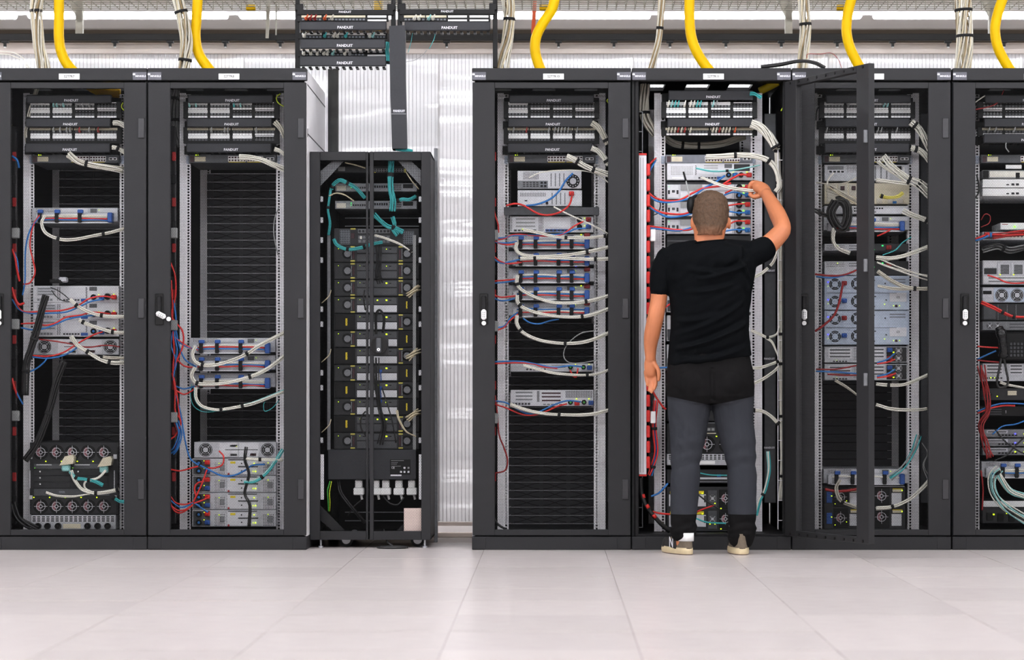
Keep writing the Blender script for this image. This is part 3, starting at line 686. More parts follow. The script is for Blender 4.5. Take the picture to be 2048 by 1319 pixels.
def blade_chassis(rc, py, label):
    c = rx(rc, 0); a = c-90; b_ = c+84; it = []
    for i in range(5):
        for yy in (py+20, py+128): it.append(('fan', a+22+i*31.5, yy, 15, 'dark'))
        it.append(('led', a+32+i*31.5, py+38, 'led_y', .004)); it.append(('led', a+8+i*31.5, py+110, 'led_y', .004))
    for i in (0, 1):
        x = a+8+i*76; it += [('box', 'interconnect_module', x, py+43, x+73, py+53, 3, 'dgrey'), ('ports', x+5, py+48, x+36, py+53, 8, 1, 'cream', 'steel_d'), ('box', 'card_handle', x+5, py+44, x+36, py+46, 4.5, 'steel_l'), ('led', x+2, py+51, 'led_g', .002)]
        for j in range(3): it += [('box', 'blank_module', x, py+55+j*12.5, x+73, py+66.5+j*12.5, 2.5, 'module'), ('box', 'latch', x+11, py+57+j*12.5, x+14, py+60+j*12.5, 4, 'white')]
    it += [('box', 'management_module', a+8, py+93, b_-14, py+107, 3, 'dgrey'), ('ports', a+12, py+94, a+46, py+98, 4, 1, 'steel_l', 'dgrey'), ('box', 'video_port', a+58, py+97, a+70, py+102, 5, 'mgrey'), ('ports', a+80, py+96, a+96, py+103, 2, 1, 'steel_l', 'black'), ('led', a+114, py+100, 'led_y', .003), ('led', a+119, py+100, 'led_y', .003)]
    for s, x in ((0, a+1), (1, b_-4)): it += [('box', 'side_trim', x-2, py+56, x, py+92, 4, 'steel_l'), ('box', 'release_tab', x-3, py+24, x+4, py+33, 4, 'steel_l'), ('box', 'release_tab', x-3, py+106, x+4, py+114, 4, 'steel_l')]
    dev('blade_chassis', label, 'server', (a, py, b_, py+144), .20, .6, 'module', it)
    a2, b2 = c-88, c+82
    it = [('ports', a2+2, py+147, b2-2, py+159, 18, 3, 'steel_l', 'black'), ('box', 'rating_label', c-24, py+163, c+12, py+172, 2, 'cream')] + [('socket', x, py+167, .016, 'blackgloss') for x in (a2+15, a2+34, a2+55, b2-16, b2-36, b2-56)]
    dev('power_shelf', label.replace('blade chassis with two rows of five fans', 'power shelf with six round black connectors'), 'power supply', (a2, py+145, b2, py+174), .20, .6, 'steel', it)
blade_chassis(R7, 884, 'blade chassis with two rows of five fans at the bottom of cabinet S2T7R7')
# ---- S2T7R8
for i, (py, o) in enumerate(((675, 'the top server'), (710, 'the middle server'), (745, 'the bottom server'))):
    arm_server(R8, py, f'{["top", "middle", "bottom"][i]} of the three cable-arm servers in cabinet S2T7R8', W8, o, h=32, cab=['wrb', 'wbr', 'wvbr'][i])
fan_array(R8, 883, 'disk array with two round fans above four controllers', a_off=-76)
for i in range(4):
    c = rx(R8, 0); a = c-80; b_ = c+88; py = 916+i*34.3
    it = [('box', 'power_panel', a+2, py+2, a+36, py+32, 1, 'dgrey'), ('socket', a+14, py+9, .015, 'cblue'), ('socket', a+14, py+25, .015, 'cblue'), ('plug', a+31, py+8, 'cred'), ('plug', a+31, py+25, 'blue'), ('led', a+24, py+5, 'led_y', .003), ('led', a+24, py+20, 'led_y', .003),
          ('vent', a+45, py+8, a+66, py+32, 7, 8, 'steel_l', 'black'), ('box', 'fan_hub', a+56, py+13, a+65, py+25, 3, 'steel_d'), ('led', a+54, py+10, 'led_y', .003), ('box', 'controller', a+70, py+3, b_-38, py+32, 1.5, 'steel_l'), ('box', 'warning_label', a+76, py+6, a+87, py+11, 2, 'tagyellow'),
          ('box', 'lever', a+92, py+15.5, b_-36, py+17.5, 5, 'black'), ('box', 'lever', a+72, py+2, b_-38, py+3.5, 5, 'black'), ('ports', a+97, py+8, a+101, py+12, 1, 1, 'steel_l', 'black'), ('ports', a+97, py+23, a+101, py+27, 1, 1, 'steel_l', 'black'), ('led', a+124, py+10, 'led_y', .004), ('led', a+127, py+26, 'led_y', .0045), ('led', a+122, py+26, 'led_y', .003),
          ('vent', b_-26, py+8, b_-4, py+32, 7, 8, 'steel_l', 'black'), ('box', 'fan_hub', b_-17, py+13, b_-7, py+26, 3, 'steel_d'), ('led', b_-16, py+9, 'led_y', .003), ('box', 'release_tab', a+71, py+29, a+75, py+33, 3, 'cdred')]
    dev('storage_controller', f'{["first", "second", "third", "fourth"][i]} storage controller from the top in the stack at the bottom of cabinet S2T7R8', 'storage', (a, py, b_, py+33.6), .21, .55, 'steel', it, 'stacked storage controllers')
# ---- S2T7R10
dev('desktop_computer', 'upper desktop computer with hexagonal fan grille in cabinet S2T7R10', 'computer', (1035, 341, 1163, 377), .21, .35, 'steel_l', [('vent', 1046, 343, 1078, 359, 12, 6, 'steel_l', 'ink'), ('box', 'port_plate', 1036, 361, 1096, 376, 1, 'steel_d'), ('ports', 1045, 363, 1078, 374, 5, 3, 'steel_d', 'ink'), ('ports', 1080, 362, 1094, 375, 2, 2, 'mgrey', 'black'), ('vslots', 1098, 344, 1132, 375, 4, 'steel_l', 'steel_d'), ('fan', 1146, 362, 13.5, 'hex')])
dev('desktop_computer', 'lower desktop computer standing on the black shelf in cabinet S2T7R10', 'computer', (1035, 380, 1164, 412.5), .21, .35, 'steel_l', [('vent', 1040, 385, 1092, 393, 16, 3, 'steel_l', 'ink'), ('box', 'power_supply', 1138, 382, 1162, 411, 1.5, 'steel_l'), ('vslots', 1100, 383, 1134, 411, 4, 'steel_l', 'steel_d'), ('plug', 1143, 387, 'cred'), ('ports', 1048, 399, 1056, 403, 1, 1, 'steel_l', 'ink'), ('ports', 1074, 405, 1086, 409, 2, 1, 'steel_l', 'ink'), ('socket', 1094, 406, .007, 'maroon')])
tag(part('rack_shelf', lambda b: (b.cbox(-.24, .24, 0, .01, 0, .041, .002), b.box(-.21, .21, .01, .6, .036, .041), b.box(-.212, -.206, -.004, .3, 0, .041), b.box(.206, .212, -.004, .3, 0, .041)), 'dgrey', None, None, P(rx(R10, 0, .19), 430, .19)), 'black rack shelf carrying two desktop computers', 'shelf')
c = rx(R10, 0); a = c-84
dev('rack_server', 'tall silver server right under the black shelf in cabinet S2T7R10', 'server', (a, 432, c+84, 465), .22, .55, 'steel_l', [('slots', a+10, 434, a+54, 456, 3, 'steel_l', 'cgrey'), ('vent', a+1, 434, a+6, 462, 2, 12, 'steel_l', 'ink'), ('vent', a+58, 434, a+68, 462, 4, 12, 'steel_l', 'ink'), ('box', 'rear_panel', a+72, 434, a+120, 456, 2, 'steel_l'), ('vent', a+122, 436, a+132, 458, 4, 9, 'steel_l', 'ink'), ('ports', a+72, 458, a+118, 463, 6, 1, 'blue', 'ink'), ('ports', a+8, 458, a+54, 463, 6, 1, 'steel', 'ink'), ('socket', a+140, 440, .014, 'black'), ('socket', a+140, 454, .014, 'black'), ('plug', a+158, 439, 'cdred'), ('plug', a+158, 453, 'blue'), ('led', a+150, 436, 'led_y', .003), ('led', a+150, 451, 'led_y', .003), ('led', a+26, 458, 'led_y', .003)])
for i, py in enumerate((468, 502, 536, 570, 604)):
    o = ['first', 'second', 'third', 'fourth', 'fifth'][i]
    t = arm_server(R10, py, f'{o} of the five cable-arm servers from the top in cabinet S2T7R10', W10, f'the {o} server', h=30, cab=['wbr', 'wbr', 'wbr', 'wbr', 'bwr'][i], straps=(-62, -32, 14, 40))
    part('indicator_light', lambda b: b.box(-.003, .003, -.003, 0, -.003, .003), 'led_b' if i == 2 else 'led_y', t, ('armled', i == 2), (.15 if i != 2 else .124, -.012, .065 if i != 2 else .078))
    part('power_plug', lambda b: b.cbox(-.015, .015, -.02, 0, -.01, .01, .003), 'cdred', t, 'armplug', (.18, -.003, .062))
c = rx(R10, 0); a = c-82
dev('rack_server', 'slim server alone in the lower half of cabinet S2T7R10', 'server', (a, 726, c+84, 743), .22, .55, 'steel', [('vent', a+3, 728, a+28, 738, 9, 4, 'steel_l', 'cgrey'), ('slots', a+80, 728, a+112, 736, 2, 'steel', 'steel_d'), ('ports', a+30, 735, a+72, 741, 6, 1, 'steel_l', 'ink'), ('socket', a+120, 734, .012, 'cgreen'), ('socket', a+146, 734, .012, 'cgreen'), ('plug', a+158, 735, 'blue'), ('led', a+130, 728, 'led_y', .003), ('led', a+157, 728, 'led_y', .003)])
dev('rack_server', 'tall silver server with open grille at the bottom of cabinet S2T7R10', 'server', (a, 779, c+84, 812), .22, .55, 'steel_l', [('slots', a+8, 781, a+46, 802, 3, 'steel_l', 'steel_d'), ('box', 'rear_panel', a+53, 781, a+58, 803, 1, 'steel_d'), ('slots', a+60, 782, a+103, 804, 3, 'steel_l', 'maroon'), ('vent', a+110, 781, a+164, 795, 16, 5, 'steel', 'ink'), ('ports', a+2, 804, a+40, 810, 6, 1, 'steel', 'ink'), ('ports', a+64, 806, a+104, 810, 5, 1, 'steel_l', 'steel_d'), ('socket', a+120, 804, .013, 'cgreen'), ('socket', a+147, 804, .013, 'cgreen'), ('plug', a+133, 806, 'cred'), ('plug', a+161, 805, 'blue'), ('led', a+132, 797, 'led_y', .004), ('led', a+157, 797, 'led_y', .004)])
# ---- S2T7R11 (open)
c = rx(R11, 0); a = c-84
dev('rack_server', 'silver server under the grey switch in the open cabinet', 'server', (a, 326, c+88, 360), .21, .55, 'steel_l', [('vent', a+8, 332, a+52, 350, 14, 6, 'steel_l', 'cgrey'), ('vent', a+56, 330, a+60, 350, 1, 9, 'steel_l', 'ink'), ('slots', a+72, 329, a+104, 343, 3, 'steel_l', 'cgrey'), ('box', 'rear_panel', a+64, 344, a+94, 350, 2, 'steel_l'), ('vent', a+115, 328, a+130, 336, 6, 4, 'steel_d', 'black'), ('box', 'bay', a+134, 328, a+166, 342, 1, 'module'), ('box', 'pull_tab', a+10, 354, a+32, 358, 2, 'white'), ('ports', a+62, 353, a+100, 358, 6, 1, 'steel', 'ink'), ('box', 'video_port', a+100, 353, a+110, 358, 2, 'blue'), ('socket', a+123, 350, .013, 'cblue'), ('socket', a+148, 350, .013, 'cred'), ('plug', a+136, 350, 'cblue'), ('plug', a+164, 350, 'cred'), ('led', a+133, 345, 'led_y', .004), ('led', a+160, 344, 'led_y', .004)])
for i, py in enumerate((364, 399, 434)):
    o = ['top', 'middle', 'bottom'][i]
    dev('rack_server', f'{o} one of three servers with red and blue plugs beside the man\'s head', 'server', (a, py, c+84, py+34), .21, .55, 'steel', [('box', 'lid_edge', a, py, c+84, py+4.5, 2, 'module'), ('box', 'lock_panel', a+1, py+6, a+23, py+31, 2, 'steel_l'), ('box', 'latch', a+2, py+16, a+6, py+24, 3, 'ink'), ('box', 'latch', a+19, py+16, a+23, py+24, 3, 'ink'), ('box', 'lock', a+10, py+16, a+16, py+21, 4, 'dgrey'), ('box', 'drive_bay', a+27, py+5, a+70, py+17, 2, 'cgrey'), ('box', 'drive_bay', a+27, py+20, a+70, py+33, 3, 'steel_l'), ('box', 'drive_bay', a+72, py+5, a+130, py+17, 2, 'steel_l'), ('box', 'drive_bay', a+72, py+20, a+130, py+33, 3, 'steel_l'),
        ('socket', a+144, py+11, .016, 'blackgloss'), ('socket', a+144, py+27, .016, 'cblue'), ('plug', a+161, py+10, 'cred'), ('plug', a+161, py+26, 'cblue'), ('led', a+153, py+7, 'led_g', .004), ('led', a+153, py+22, 'led_g', .004), ('box', 'divider', a+135, py+5, a+136, py+33, 3, 'dgrey'), ('led', a+4, py+9, 'led_gr', .002)], 'servers with red and blue plugs')
dev('rack_server', 'black server just under the three plugged servers in the open cabinet', 'server', (a, 470, c+84, 500), .22, .55, 'module', [('box', 'seam', a, 481, c+84, 482.5, 2, 'steel_d'), ('slots', a+8, 485, a+80, 498, 3, 'module', 'black')])
for i, py in enumerate((515, 572, 630, 688)):
    dev('rack_server', f'{["first", "second", "third", "fourth"][i]} pale server down behind the man\'s back', 'server', (a, py, c+84, py+52), .22, .55, 'steel_l', [('slots', a+6, py+4, a+60, py+24, 4, 'steel_l', 'steel_d'), ('vent', c+48, py+4, c+82, py+24, 9, 6, 'steel_l', 'ink'), ('ports', c+58, py+30, c+82, py+46, 3, 2, 'steel_l', 'ink'), ('box', 'side_module', a+1, py+28, a+24, py+50, 2, 'dgrey'), ('led', a+10, py+34, 'led_b', .004), ('led', a+10, py+44, 'led_gr', .003), ('led', a+14, py+34, 'led_b', .003)], 'pale servers behind the man')
dev('rack_server', 'dark server low in the open cabinet at thigh height', 'server', (a, 744, c+84, 842), .24, .5, 'module', [('slots', a+60, 750, c+20, 780, 4, 'module', 'black'), ('ports', a+80, 852-8, a+112, 862-8, 3, 1, 'steel_d', 'black')])
it = [('fan', c-4, 888, 17, 'dark'), ('fan', c-44, 888, 17, 'dark'), ('fan', c+36, 888, 17, 'dark'), ('led', c+15, 872, 'led_y', .004), ('ports', c-12, 854, c+12, 862, 3, 1, 'dgrey', 'cgrey'), ('box', 'card_handle', c-4, 865, c+14, 867, 3, 'cream')]
dev('blade_chassis', 'blade chassis with fan seen between the man\'s legs', 'server', (a, 846, c+84, 906), .21, .55, 'module', it)
dev('power_shelf', 'silver slotted power shelf seen between the man\'s knees', 'power supply', (a, 907, c+84, 930), .21, .55, 'steel', [('ports', a+2, 908, c+82, 919, 20, 3, 'steel_l', 'black'), ('box', 'pull_tab', c-20, 921, c+12, 928, 3, 'white')])
it = []
for r in (0, 1):
    y0 = 978+r*41
    for x in (a+4, a+52, c+40): it += [('box', 'module_panel', x, y0+10, x+26, y0+34, 3, 'steel_l'), ('box', 'warning_label', x+2, y0+3, x+22, y0+9, 3, 'tagyellow'), ('led', x+19, y0+8, 'led_y', .004), ('box', 'module_handle', x+22, y0+12, x+27, y0+26, 5, 'dgrey')]
    it += [('box', 'module_panel', a+82, y0+2, a+100, y0+38, 2, 'dgrey'), ('fan', a+91, y0+18, 8, 'steel'), ('led', a+86, y0+28, 'led_y', .004), ('led', a+96, y0+28, 'led_y', .004), ('box', 'fan_bay', a+104, y0, a+132, y0+40, 2, 'black'), ('fan', a+117, y0+18, 13, 'dark'), ('led', a+108, y0+38, 'led_y', .004)]
dev('storage_enclosure', 'white storage enclosure with yellow tags seen between the man\'s calves', 'storage', (a, 973, c+84, 1062), .21, .55, 'module', it)
dev('patch_tray', 'flat tray with blue and teal cables above the white enclosure', 'tray', (a, 938, c+84, 966), .24, .4, 'module', [('box', 'tray_lip', a+40, 954, c+60, 958, 8, 'steel_l'), ('box', 'blue_clip', c+16, 948, c+24, 953, 9, 'blue'), ('slots', a+4, 960, c+80, 965, 1, 'module', 'steel_d')])
# ---- S2T7R12 (behind the open door)
c = rx(R12, 0); a = c-84
dev('rack_server', 'server with grille and wide right panel below the switch behind the open door', 'server', (a, 329, c+84, 362), .22, .5, 'steel', [('ports', a+8, 340, a+40, 346, 4, 1, 'steel_l', 'black'), ('box', 'rear_panel', a+6, 332, a+38, 339, 2, 'steel_d'), ('vent', a+44, 329, a+88, 345, 14, 5, 'steel_l', 'ink'), ('vslots', c+12, 330, c+46, 360, 3, 'steel_l', 'steel_d'), ('box', 'bay', c+56, 332, c+70, 350, 2, 'black'), ('box', 'white_plug', c+72, 334, c+76, 346, 4, 'white')])
dev('telecom_shelf', 'beige equipment shelf with yellow cable loop behind the open door', 'shelf', (a, 366, c+86, 408), .22, .4, 'cream', [('box', 'card', a+5+i*22, 368, a+24+i*22, 404, 3, 'cwhite2') for i in range(4)] + [('box', 'card_knob', a+10+i*22, 372, a+18+i*22, 380, 9, 'maroon') for i in range(4)] + [('box', 'lug', c+x, 397, c+x+11, 407, 5, 'cwhite2') for x in (20, 42, 62)] + [('box', 'lug', c+52, 402, c+60, 407, 6, 'cblue')])
dev('rack_server', 'slim white server under the beige shelf behind the open door', 'server', (a, 411, c+84, 428), .22, .5, 'steel_l', [('ports', a+58, 414, a+86, 424, 6, 2, 'steel_l', 'ink'), ('ports', c+8, 414, c+34, 419, 5, 1, 'steel_l', 'ink'), ('box', 'red_plug', a+45, 417, a+52, 424, 10, 'cred'), ('box', 'yellow_plug', a+50, 425, a+54, 428, 10, 'tagyellow'), ('ports', c+10, 422, c+20, 425, 2, 1, 'steel_l', 'ink')])
arm_server(R12, 432, 'upper cable-arm server behind the open door', W12, 'the upper server', h=31, cab='wvbr', straps=(-38, 9, 11))
for i, py in enumerate((487, 522)):
    dev('rack_server', f'{["upper", "lower"][i]} of two dim servers with green lit right ends behind the open door', 'server', (a, py, c+84, py+ (14 if i == 0 else 28)), .22, .5, 'steel', [('vent', a+4, py+2, a+40, py+12, 12, 3, 'steel_l', 'ink'), ('slots', a+46, py+2, a+90, py+12, 2, 'steel', 'steel_d'), ('box', 'dark_end', c+8, py, c+84, py+ (14 if i == 0 else 28), 2, 'module'), ('led', c+12, py+4, 'led_gr', .004), ('led', c+12, py+9, 'led_gr', .003), ('led', c+32, py+4, 'led_gr', .005), ('plug', c+44, py+8, 'cdred'), ('led', c+15, py+12, 'led_gr', .003), ('led', a+26, py+4, 'led_y', .003)], 'servers with green lit ends')
for i, py in enumerate((551, 620.5)):
    it = []
    for j in (0, 1):
        q = py+17+j*35
        it += [('box', 'fan_module', a+3, q-16, a+36, q+16, 2, 'steel_b'), ('fan', a+21, q, 11.5, 'slotted'), ('fan', a+65, q-1, 12, 'slotted'), ('led', a+7, q-4, 'led_b', .0045), ('plug', a+39, q-2, 'cdred' if j == 0 else 'blue'), ('led', a+7, q+4, 'led_y', .002), ('box', 'seam', a+3, q+17, c+60, q+17.8, 3, 'dgrey')]
    it += [('slots', c+44, py+5, c+80, py+16, 2, 'steel_b', 'mgrey'), ('box', 'label', c+46, py+34, c+80, py+52, 2, 'steel_l'), ('text', ['C2', 'C3'][i], c+63, py+43, .014, 'ink'), ('led', c+54, py+60, 'led_y', .003), ('box', 'port', c+57, py+58, c+62, py+63, 2, 'maroon'), ('led', c+66, py+60, 'led_y', .003), ('led', c+36, py+57, 'led_y', .003)] + [('box', 'screw', c+x, py+y_, c+x+3, py+y_+3, 2, 'dgrey') for x, y_ in ((14, 8), (36, 14), (16, 40), (38, 47), (14, 60))]
    dev('storage_array', f'{["upper", "lower"][i]} of two pale blue storage arrays with slotted fans', 'storage', (a, py, c+86, py+68.5), .21, .5, 'steel_b', it, 'pale blue storage arrays')
for i, py in enumerate((692, 727)):
    dev('rack_server', f'{["upper", "lower"][i]} of two servers under the pale blue arrays', 'server', (a, py, c+82, py+33), .22, .5, 'steel', [('slots', a+8, py+4, a+54, py+24, 3, 'steel_l', 'dgrey'), ('vent', a+58, py+3, a+90, py+28, 9, 8, 'steel', 'steel_d'), ('slots', c+8, py+3, c+36, py+24, 3, 'steel_l', 'dgrey'), ('box', 'power_panel', c+40, py+2, c+80, py+31, 2, 'module'), ('fan', c+64, py+9, 8, 'steel'), ('fan', c+64, py+24, 8, 'steel'), ('plug', c+46, py+8, 'blue'), ('plug', c+46, py+24, 'cdred'), ('led', c+54, py+12, 'led_y', .005), ('led', c+54, py+27, 'led_y', .005), ('ports', a+16, py+28, a+46, py+32, 5, 1, 'steel', 'ink'), ('led', a+24, py+28, 'led_y', .002)])
arm_server(R12, 937, 'lower cable-arm server above the storage enclosure behind the open door', W12, 'the lower server', h=32, cab='w', straps=(-60, -28, 36))
it = []
for r in (0, 1):
    y0 = 973+r*42
    for x in (a+50, c+50): it += [('box', 'module_panel', x, y0+12, x+20, y0+36, 3, 'steel_l'), ('box', 'module_panel', x+2, y0+4, x+22, y0+10, 3, 'cream'), ('box', 'warning_label', x+2, y0+3, x+22, y0+5, 4, 'tagyellow'), ('led', x+21, y0+7, 'led_y', .004)]
    it += [('box', 'fan_bay', a+18, y0, a+48, y0+40, 2, 'black'), ('box', 'fan_bay', c+14, y0, c+46, y0+40, 2, 'black'), ('fan', a+32, y0+20, 14, 'dark'), ('fan', c+30, y0+18, 15, 'dark'), ('box', 'power_plug_block', a+4, y0+10, a+15, y0+32, 4, 'blue'), ('led', a+14, y0+18, 'led_y', .004), ('led', a+21, y0+34, 'led_y', .003), ('led', a+44, y0+28, 'led_y', .003)]
it += [('box', 'frame_edge', c+10, 972, c+12, 1056, 6, 'steel_l'), ('box', 'frame_edge', c+10, 971, c+76, 973, 6, 'steel_l')]
dev('storage_enclosure', 'storage enclosure with maroon modules at the bottom behind the open door', 'storage', (a, 971, c+78, 1058), .21, .5, 'module', it)
# ---- rightmost cabinet
c = rx(R13, 0); a = c-84
def d13(name, label, cat, y0, y1, m, it, y=.22, dep=.5): dev(name, label, cat, (a, y0, c+84, y1), y, dep, m, it)
d13('cable_organiser', 'tray of white cables above the two white boxes in the rightmost cabinet', 'tray', 340, 357, 'cgrey', [('box', 'window', a+14, 342, c+40, 354, 2, 'cwhite'), ('box', 'end_block', a+1, 341, a+12, 356, 5, 'black'), ('box', 'end_block', a+66, 345, a+74, 356, 5, 'black'), ('box', 'label_card', a+46, 329.5, a+78, 337.5, 2, 'white')])
d13('network_appliance', 'upper white appliance with small ports in the rightmost cabinet', 'appliance', 358, 375, 'white', [('ports', a+46, 367, a+54, 371, 1, 1, 'white', 'ink'), ('ports', a+56, 365, a+74, 372, 2, 1, 'white', 'ink')])
d13('network_appliance', 'lower white appliance with small ports in the rightmost cabinet', 'appliance', 376, 392, 'white', [('ports', a+46, 385, a+54, 389, 1, 1, 'white', 'ink'), ('ports', a+56, 383, a+74, 390, 2, 1, 'white', 'ink')])
dev('modem', 'small white modem with green lamp standing on a shelf in the rightmost cabinet', 'modem', (2001, 445, 2050, 459), .25, .25, 'white', [('led', 2029, 453, 'led_g', .006), ('box', 'print_line', 2004, 447.5, 2016, 449, 1, 'cdred')])
d13('rack_server', 'slim server with red cables across it in the rightmost cabinet', 'server', 463, 480, 'steel', [('box', 'power_panel', a+2, 464, a+20, 478, 3, 'dgrey'), ('plug', a+8, 469, 'cred'), ('plug', a+17, 470, 'cblue'), ('ports', a+24, 466, c+70, 476, 18, 1, 'cwhite2', 'dgrey')])
d13('rack_server', 'server with square grilled power supplies in the rightmost cabinet', 'server', 520, 569, 'steel', [('box', 'panel', a+2, 522, a+28, 534, 2, 'steel_l'), ('box', 'power_inlet', a+3, 536, a+28, 548, 3, 'module'), ('vent', a+36, 529, a+53, 548, 6, 7, 'steel_d', 'black'), ('vent', a+63, 529, a+80, 548, 6, 7, 'steel_d', 'black'), ('box', 'divider', a+30, 526, a+32, 550, 5, 'steel_l'), ('box', 'divider', a+57, 526, a+59, 550, 5, 'steel_l'), ('led', a+35, 549, 'led_y', .004), ('led', a+62, 549, 'led_y', .004), ('slots', a+2, 552, c+80, 566, 2, 'steel_l', 'steel_d')])
d13('rack_server', 'server with two silver round fans in the rightmost cabinet', 'server', 574, 605, 'steel', [('box', 'panel', a+22, 575, a+86, 604, 2, 'steel_b'), ('fan', a+38, 590, 13, 'steel'), ('fan', a+69, 590, 13, 'steel'), ('box', 'slot', a+1, 581, a+18, 588, 2, 'black')])
d13('drive_shelf', 'black drive shelf with vertical dividers under the two fans', 'storage', 607, 640, 'module', [('box', 'divider', a+30+i*18, 608, a+31.5+i*18, 640, 3, 'steel_d') for i in range(4)] + [('box', 'power_panel', a+2, 612, a+26, 638, 3, 'dgrey')])
d13('rack_server', 'dull grey server above the telephone in the rightmost cabinet', 'server', 642, 660, 'cyellow' if 0 else 'steel_d', [('fan', a+14, 651, 6, 'steel'), ('fan', a+30, 651, 6, 'steel'), ('slots', a+48, 645, c+60, 657, 2, 'steel_d', 'dgrey')])
d13('rack_server', 'silver slotted server under the hanging telephone handset', 'server', 726, 762, 'steel', [('slots', a+7, 728, a+40, 748, 3, 'steel_l', 'dgrey'), ('slots', a+54, 728, a+80, 748, 3, 'steel_l', 'dgrey'), ('ports', a+6, 753, a+40, 758, 6, 1, 'steel', 'ink'), ('led', a+16, 755, 'led_y', .004), ('led', a+24, 755, 'led_y', .003)])
d13('rack_switch', 'dark appliance with pale label below the handset cord', 'appliance', 776, 800, 'module', [('box', 'type_label', a+50, 781, a+68, 790, 2, 'cream'), ('led', a+29, 792, 'led_y', .004), ('socket', a+14, 787, .008, 'steel_d')])
d13('rack_switch', 'black appliance under the blue and red cable pair', 'appliance', 812, 832, 'black', [('box', 'mark', a+46, 820, a+47, 826, 2, 'print'), ('slots', a+4, 816, a+40, 830, 3, 'black', 'dgrey')])
for i, py in enumerate((858, 876, 894)):
    d13('rack_server', f'{["top", "middle", "bottom"][i]} of three slim servers with blue lights', 'server', py, py+16, 'steel_d', [('slots', a+8, py+2, a+50, py+8, 1, 'steel', 'dgrey'), ('ports', a+30, py+9, a+70, py+14, 6, 1, 'steel_d', 'black'), ('led', a+65, py+9, 'led_b' if i < 2 else 'led_y', .005), ('led', a+83, py+9, 'led_y', .004)])
arm_server(R13, 922, 'cable-arm server near the bottom of the rightmost cabinet', W13, 'the lowest server', h=34, cab='wvb', straps=(-44, -16))
d13('power_shelf', 'white fronted shelf with green lamps at the bottom of the rightmost cabinet', 'power supply', 1000, 1046, 'module', [('box', 'front_lip', a+1, 1001, c+80, 1013, 6, 'white'), ('led', a+22, 1028, 'led_y', .006), ('led', a+48, 1026, 'led_y', .004), ('led', a+70, 1028, 'led_y', .006), ('box', 'dark_block', a+8, 1024, a+20, 1040, 8, 'black'), ('box', 'dark_block', a+30, 1026, a+42, 1042, 8, 'black'), ('box', 'dark_block', a+52, 1026, a+64, 1042, 8, 'black')])
# telephone: body with keypad and a handset hanging on its cord
tp = thing('telephone', 'black corded telephone with hanging handset in the rightmost cabinet', 'telephone', P(2030, 722, .17))
o = Vector(tp.location)
part('body', lambda b: b.cbox(X(2010, .17)-o.x, X(2075, .17)-o.x, 0, .12, .006, Z(664, .17)-o.z, .006), 'black', tp)
def keys(b):
    for i in range(5):
        for j in range(4): b.cbox(X(2020, .165)+i*.018-o.x, X(2020, .165)+i*.018+.011-o.x, -.006, .0, Z(690+j*7.5, .165)-o.z, Z(685+j*7.5, .165)-o.z, .001)
part('keypad', keys, 'dgrey', tp)
hp = [P(1998, 655, .10), P(2003, 668, .085), P(2006, 685, .08), P(2008, 702, .085), P(2006, 712, .10)]
part('handset', lambda b: b.tube([p-o for p in crom(hp, 5)], [.022]*3+[.027]*4+[.022]*10+[.026]*4, 12, 0, True, .8), 'blackgloss', tp, None, (0, 0, 0), True)
cp = [P(2003, 712, .1), P(1999, 735, .09), P(1994, 762, .085), P(1998, 774, .085), P(2012, 772, .085), P(2016, 760, .085), P(2012, 738, .09), P(2008, 714, .1)]
part('cord', lambda b: b.tube([p-o for p in crom(cp, 7)], .006, 8), 'cblack', tp, None, (0, 0, 0), True)

# ------------------------------------------------------------------ short double-door cabinet between the tall ones
YM = .16
ML, MR, MT, MBt = 620, 861, 303, 1079
xm = (X(ML, YM)+X(MR, YM))/2
mc = thing('storage_cabinet', 'shorter black cabinet on feet with two narrow perforated doors and round knob', 'cabinet', (xm, YM, 0))
LX = lambda px, y=YM: X(px, y)-xm
w2 = (X(MR, YM)-X(ML, YM))/2; zt, zb = Z(MT, YM), Z(MBt, YM)
def mshell(b):
    d = .80
    b.box(-w2, w2, .03, d, zt-.012, zt); b.box(-w2, w2, .03, d, zb, zb+.01)
    b.box(-w2, -w2+.008, .03, d, zb, zt); b.box(w2-.008, w2, .03, d, zb, zt); b.box(-w2, w2, d-.01, d, zb, zt)
part('shell', mshell, 'rack_dark', mc)
def mdoor(x0, x1, o0, o1):
    def f(b):
        a, e, p, q = LX(x0), LX(x1), LX(o0), LX(o1); z0, z1 = Z(1061.5, YM), Z(320.5, YM)
        b.cbox(a, p, 0, .028, zb, zt, .002); b.cbox(q, e, 0, .028, zb, zt, .002); b.cbox(p, q, 0, .028, zb, z0, .002); b.cbox(p, q, 0, .028, z1, zt, .002)
    return f
dl = part('door', mdoor(620, 736.3, 640, 732), 'rack', mc); dr = part('door', mdoor(739.3, 861, 747, 842.5), 'rack', mc)
mw = X(737, YM)-X(640, YM)+.015; mh = Z(320.5, YM)-Z(1061.5, YM)+.01
part('perforated_sheet', perf(mw, mh), 'mesh', dl, 'perfm', (LX(686), .01, Z(1061.5, YM)-.005)); part('perforated_sheet', perf(mw, mh), 'mesh', dr, 'perfm', (LX(794.7), .01, Z(1061.5, YM)-.005))
def knob(b):
    b.disc(0, 0, .0425, -.012, 0, 28, 0); b.ring(0, 0, .036, .0425, -.018, -.012, 28, 0); b.cbox(-.013, .013, -.034, -.012, -.036, .038, .005, 1); b.disc(0, -.021, .008, -.037, -.034, 14, 2); b.disc(0, -.021, .003, -.0375, -.037, 8, 0)
part('knob', knob, ['blackgloss', 'dgrey', 'white'], dr, None, (LX(758), 0, Z(690.5, YM)))
part('knob_plate', lambda b: b.cbox(LX(741), LX(777), -.002, 0, Z(710, YM), Z(672, YM), .002), 'rack', dr)
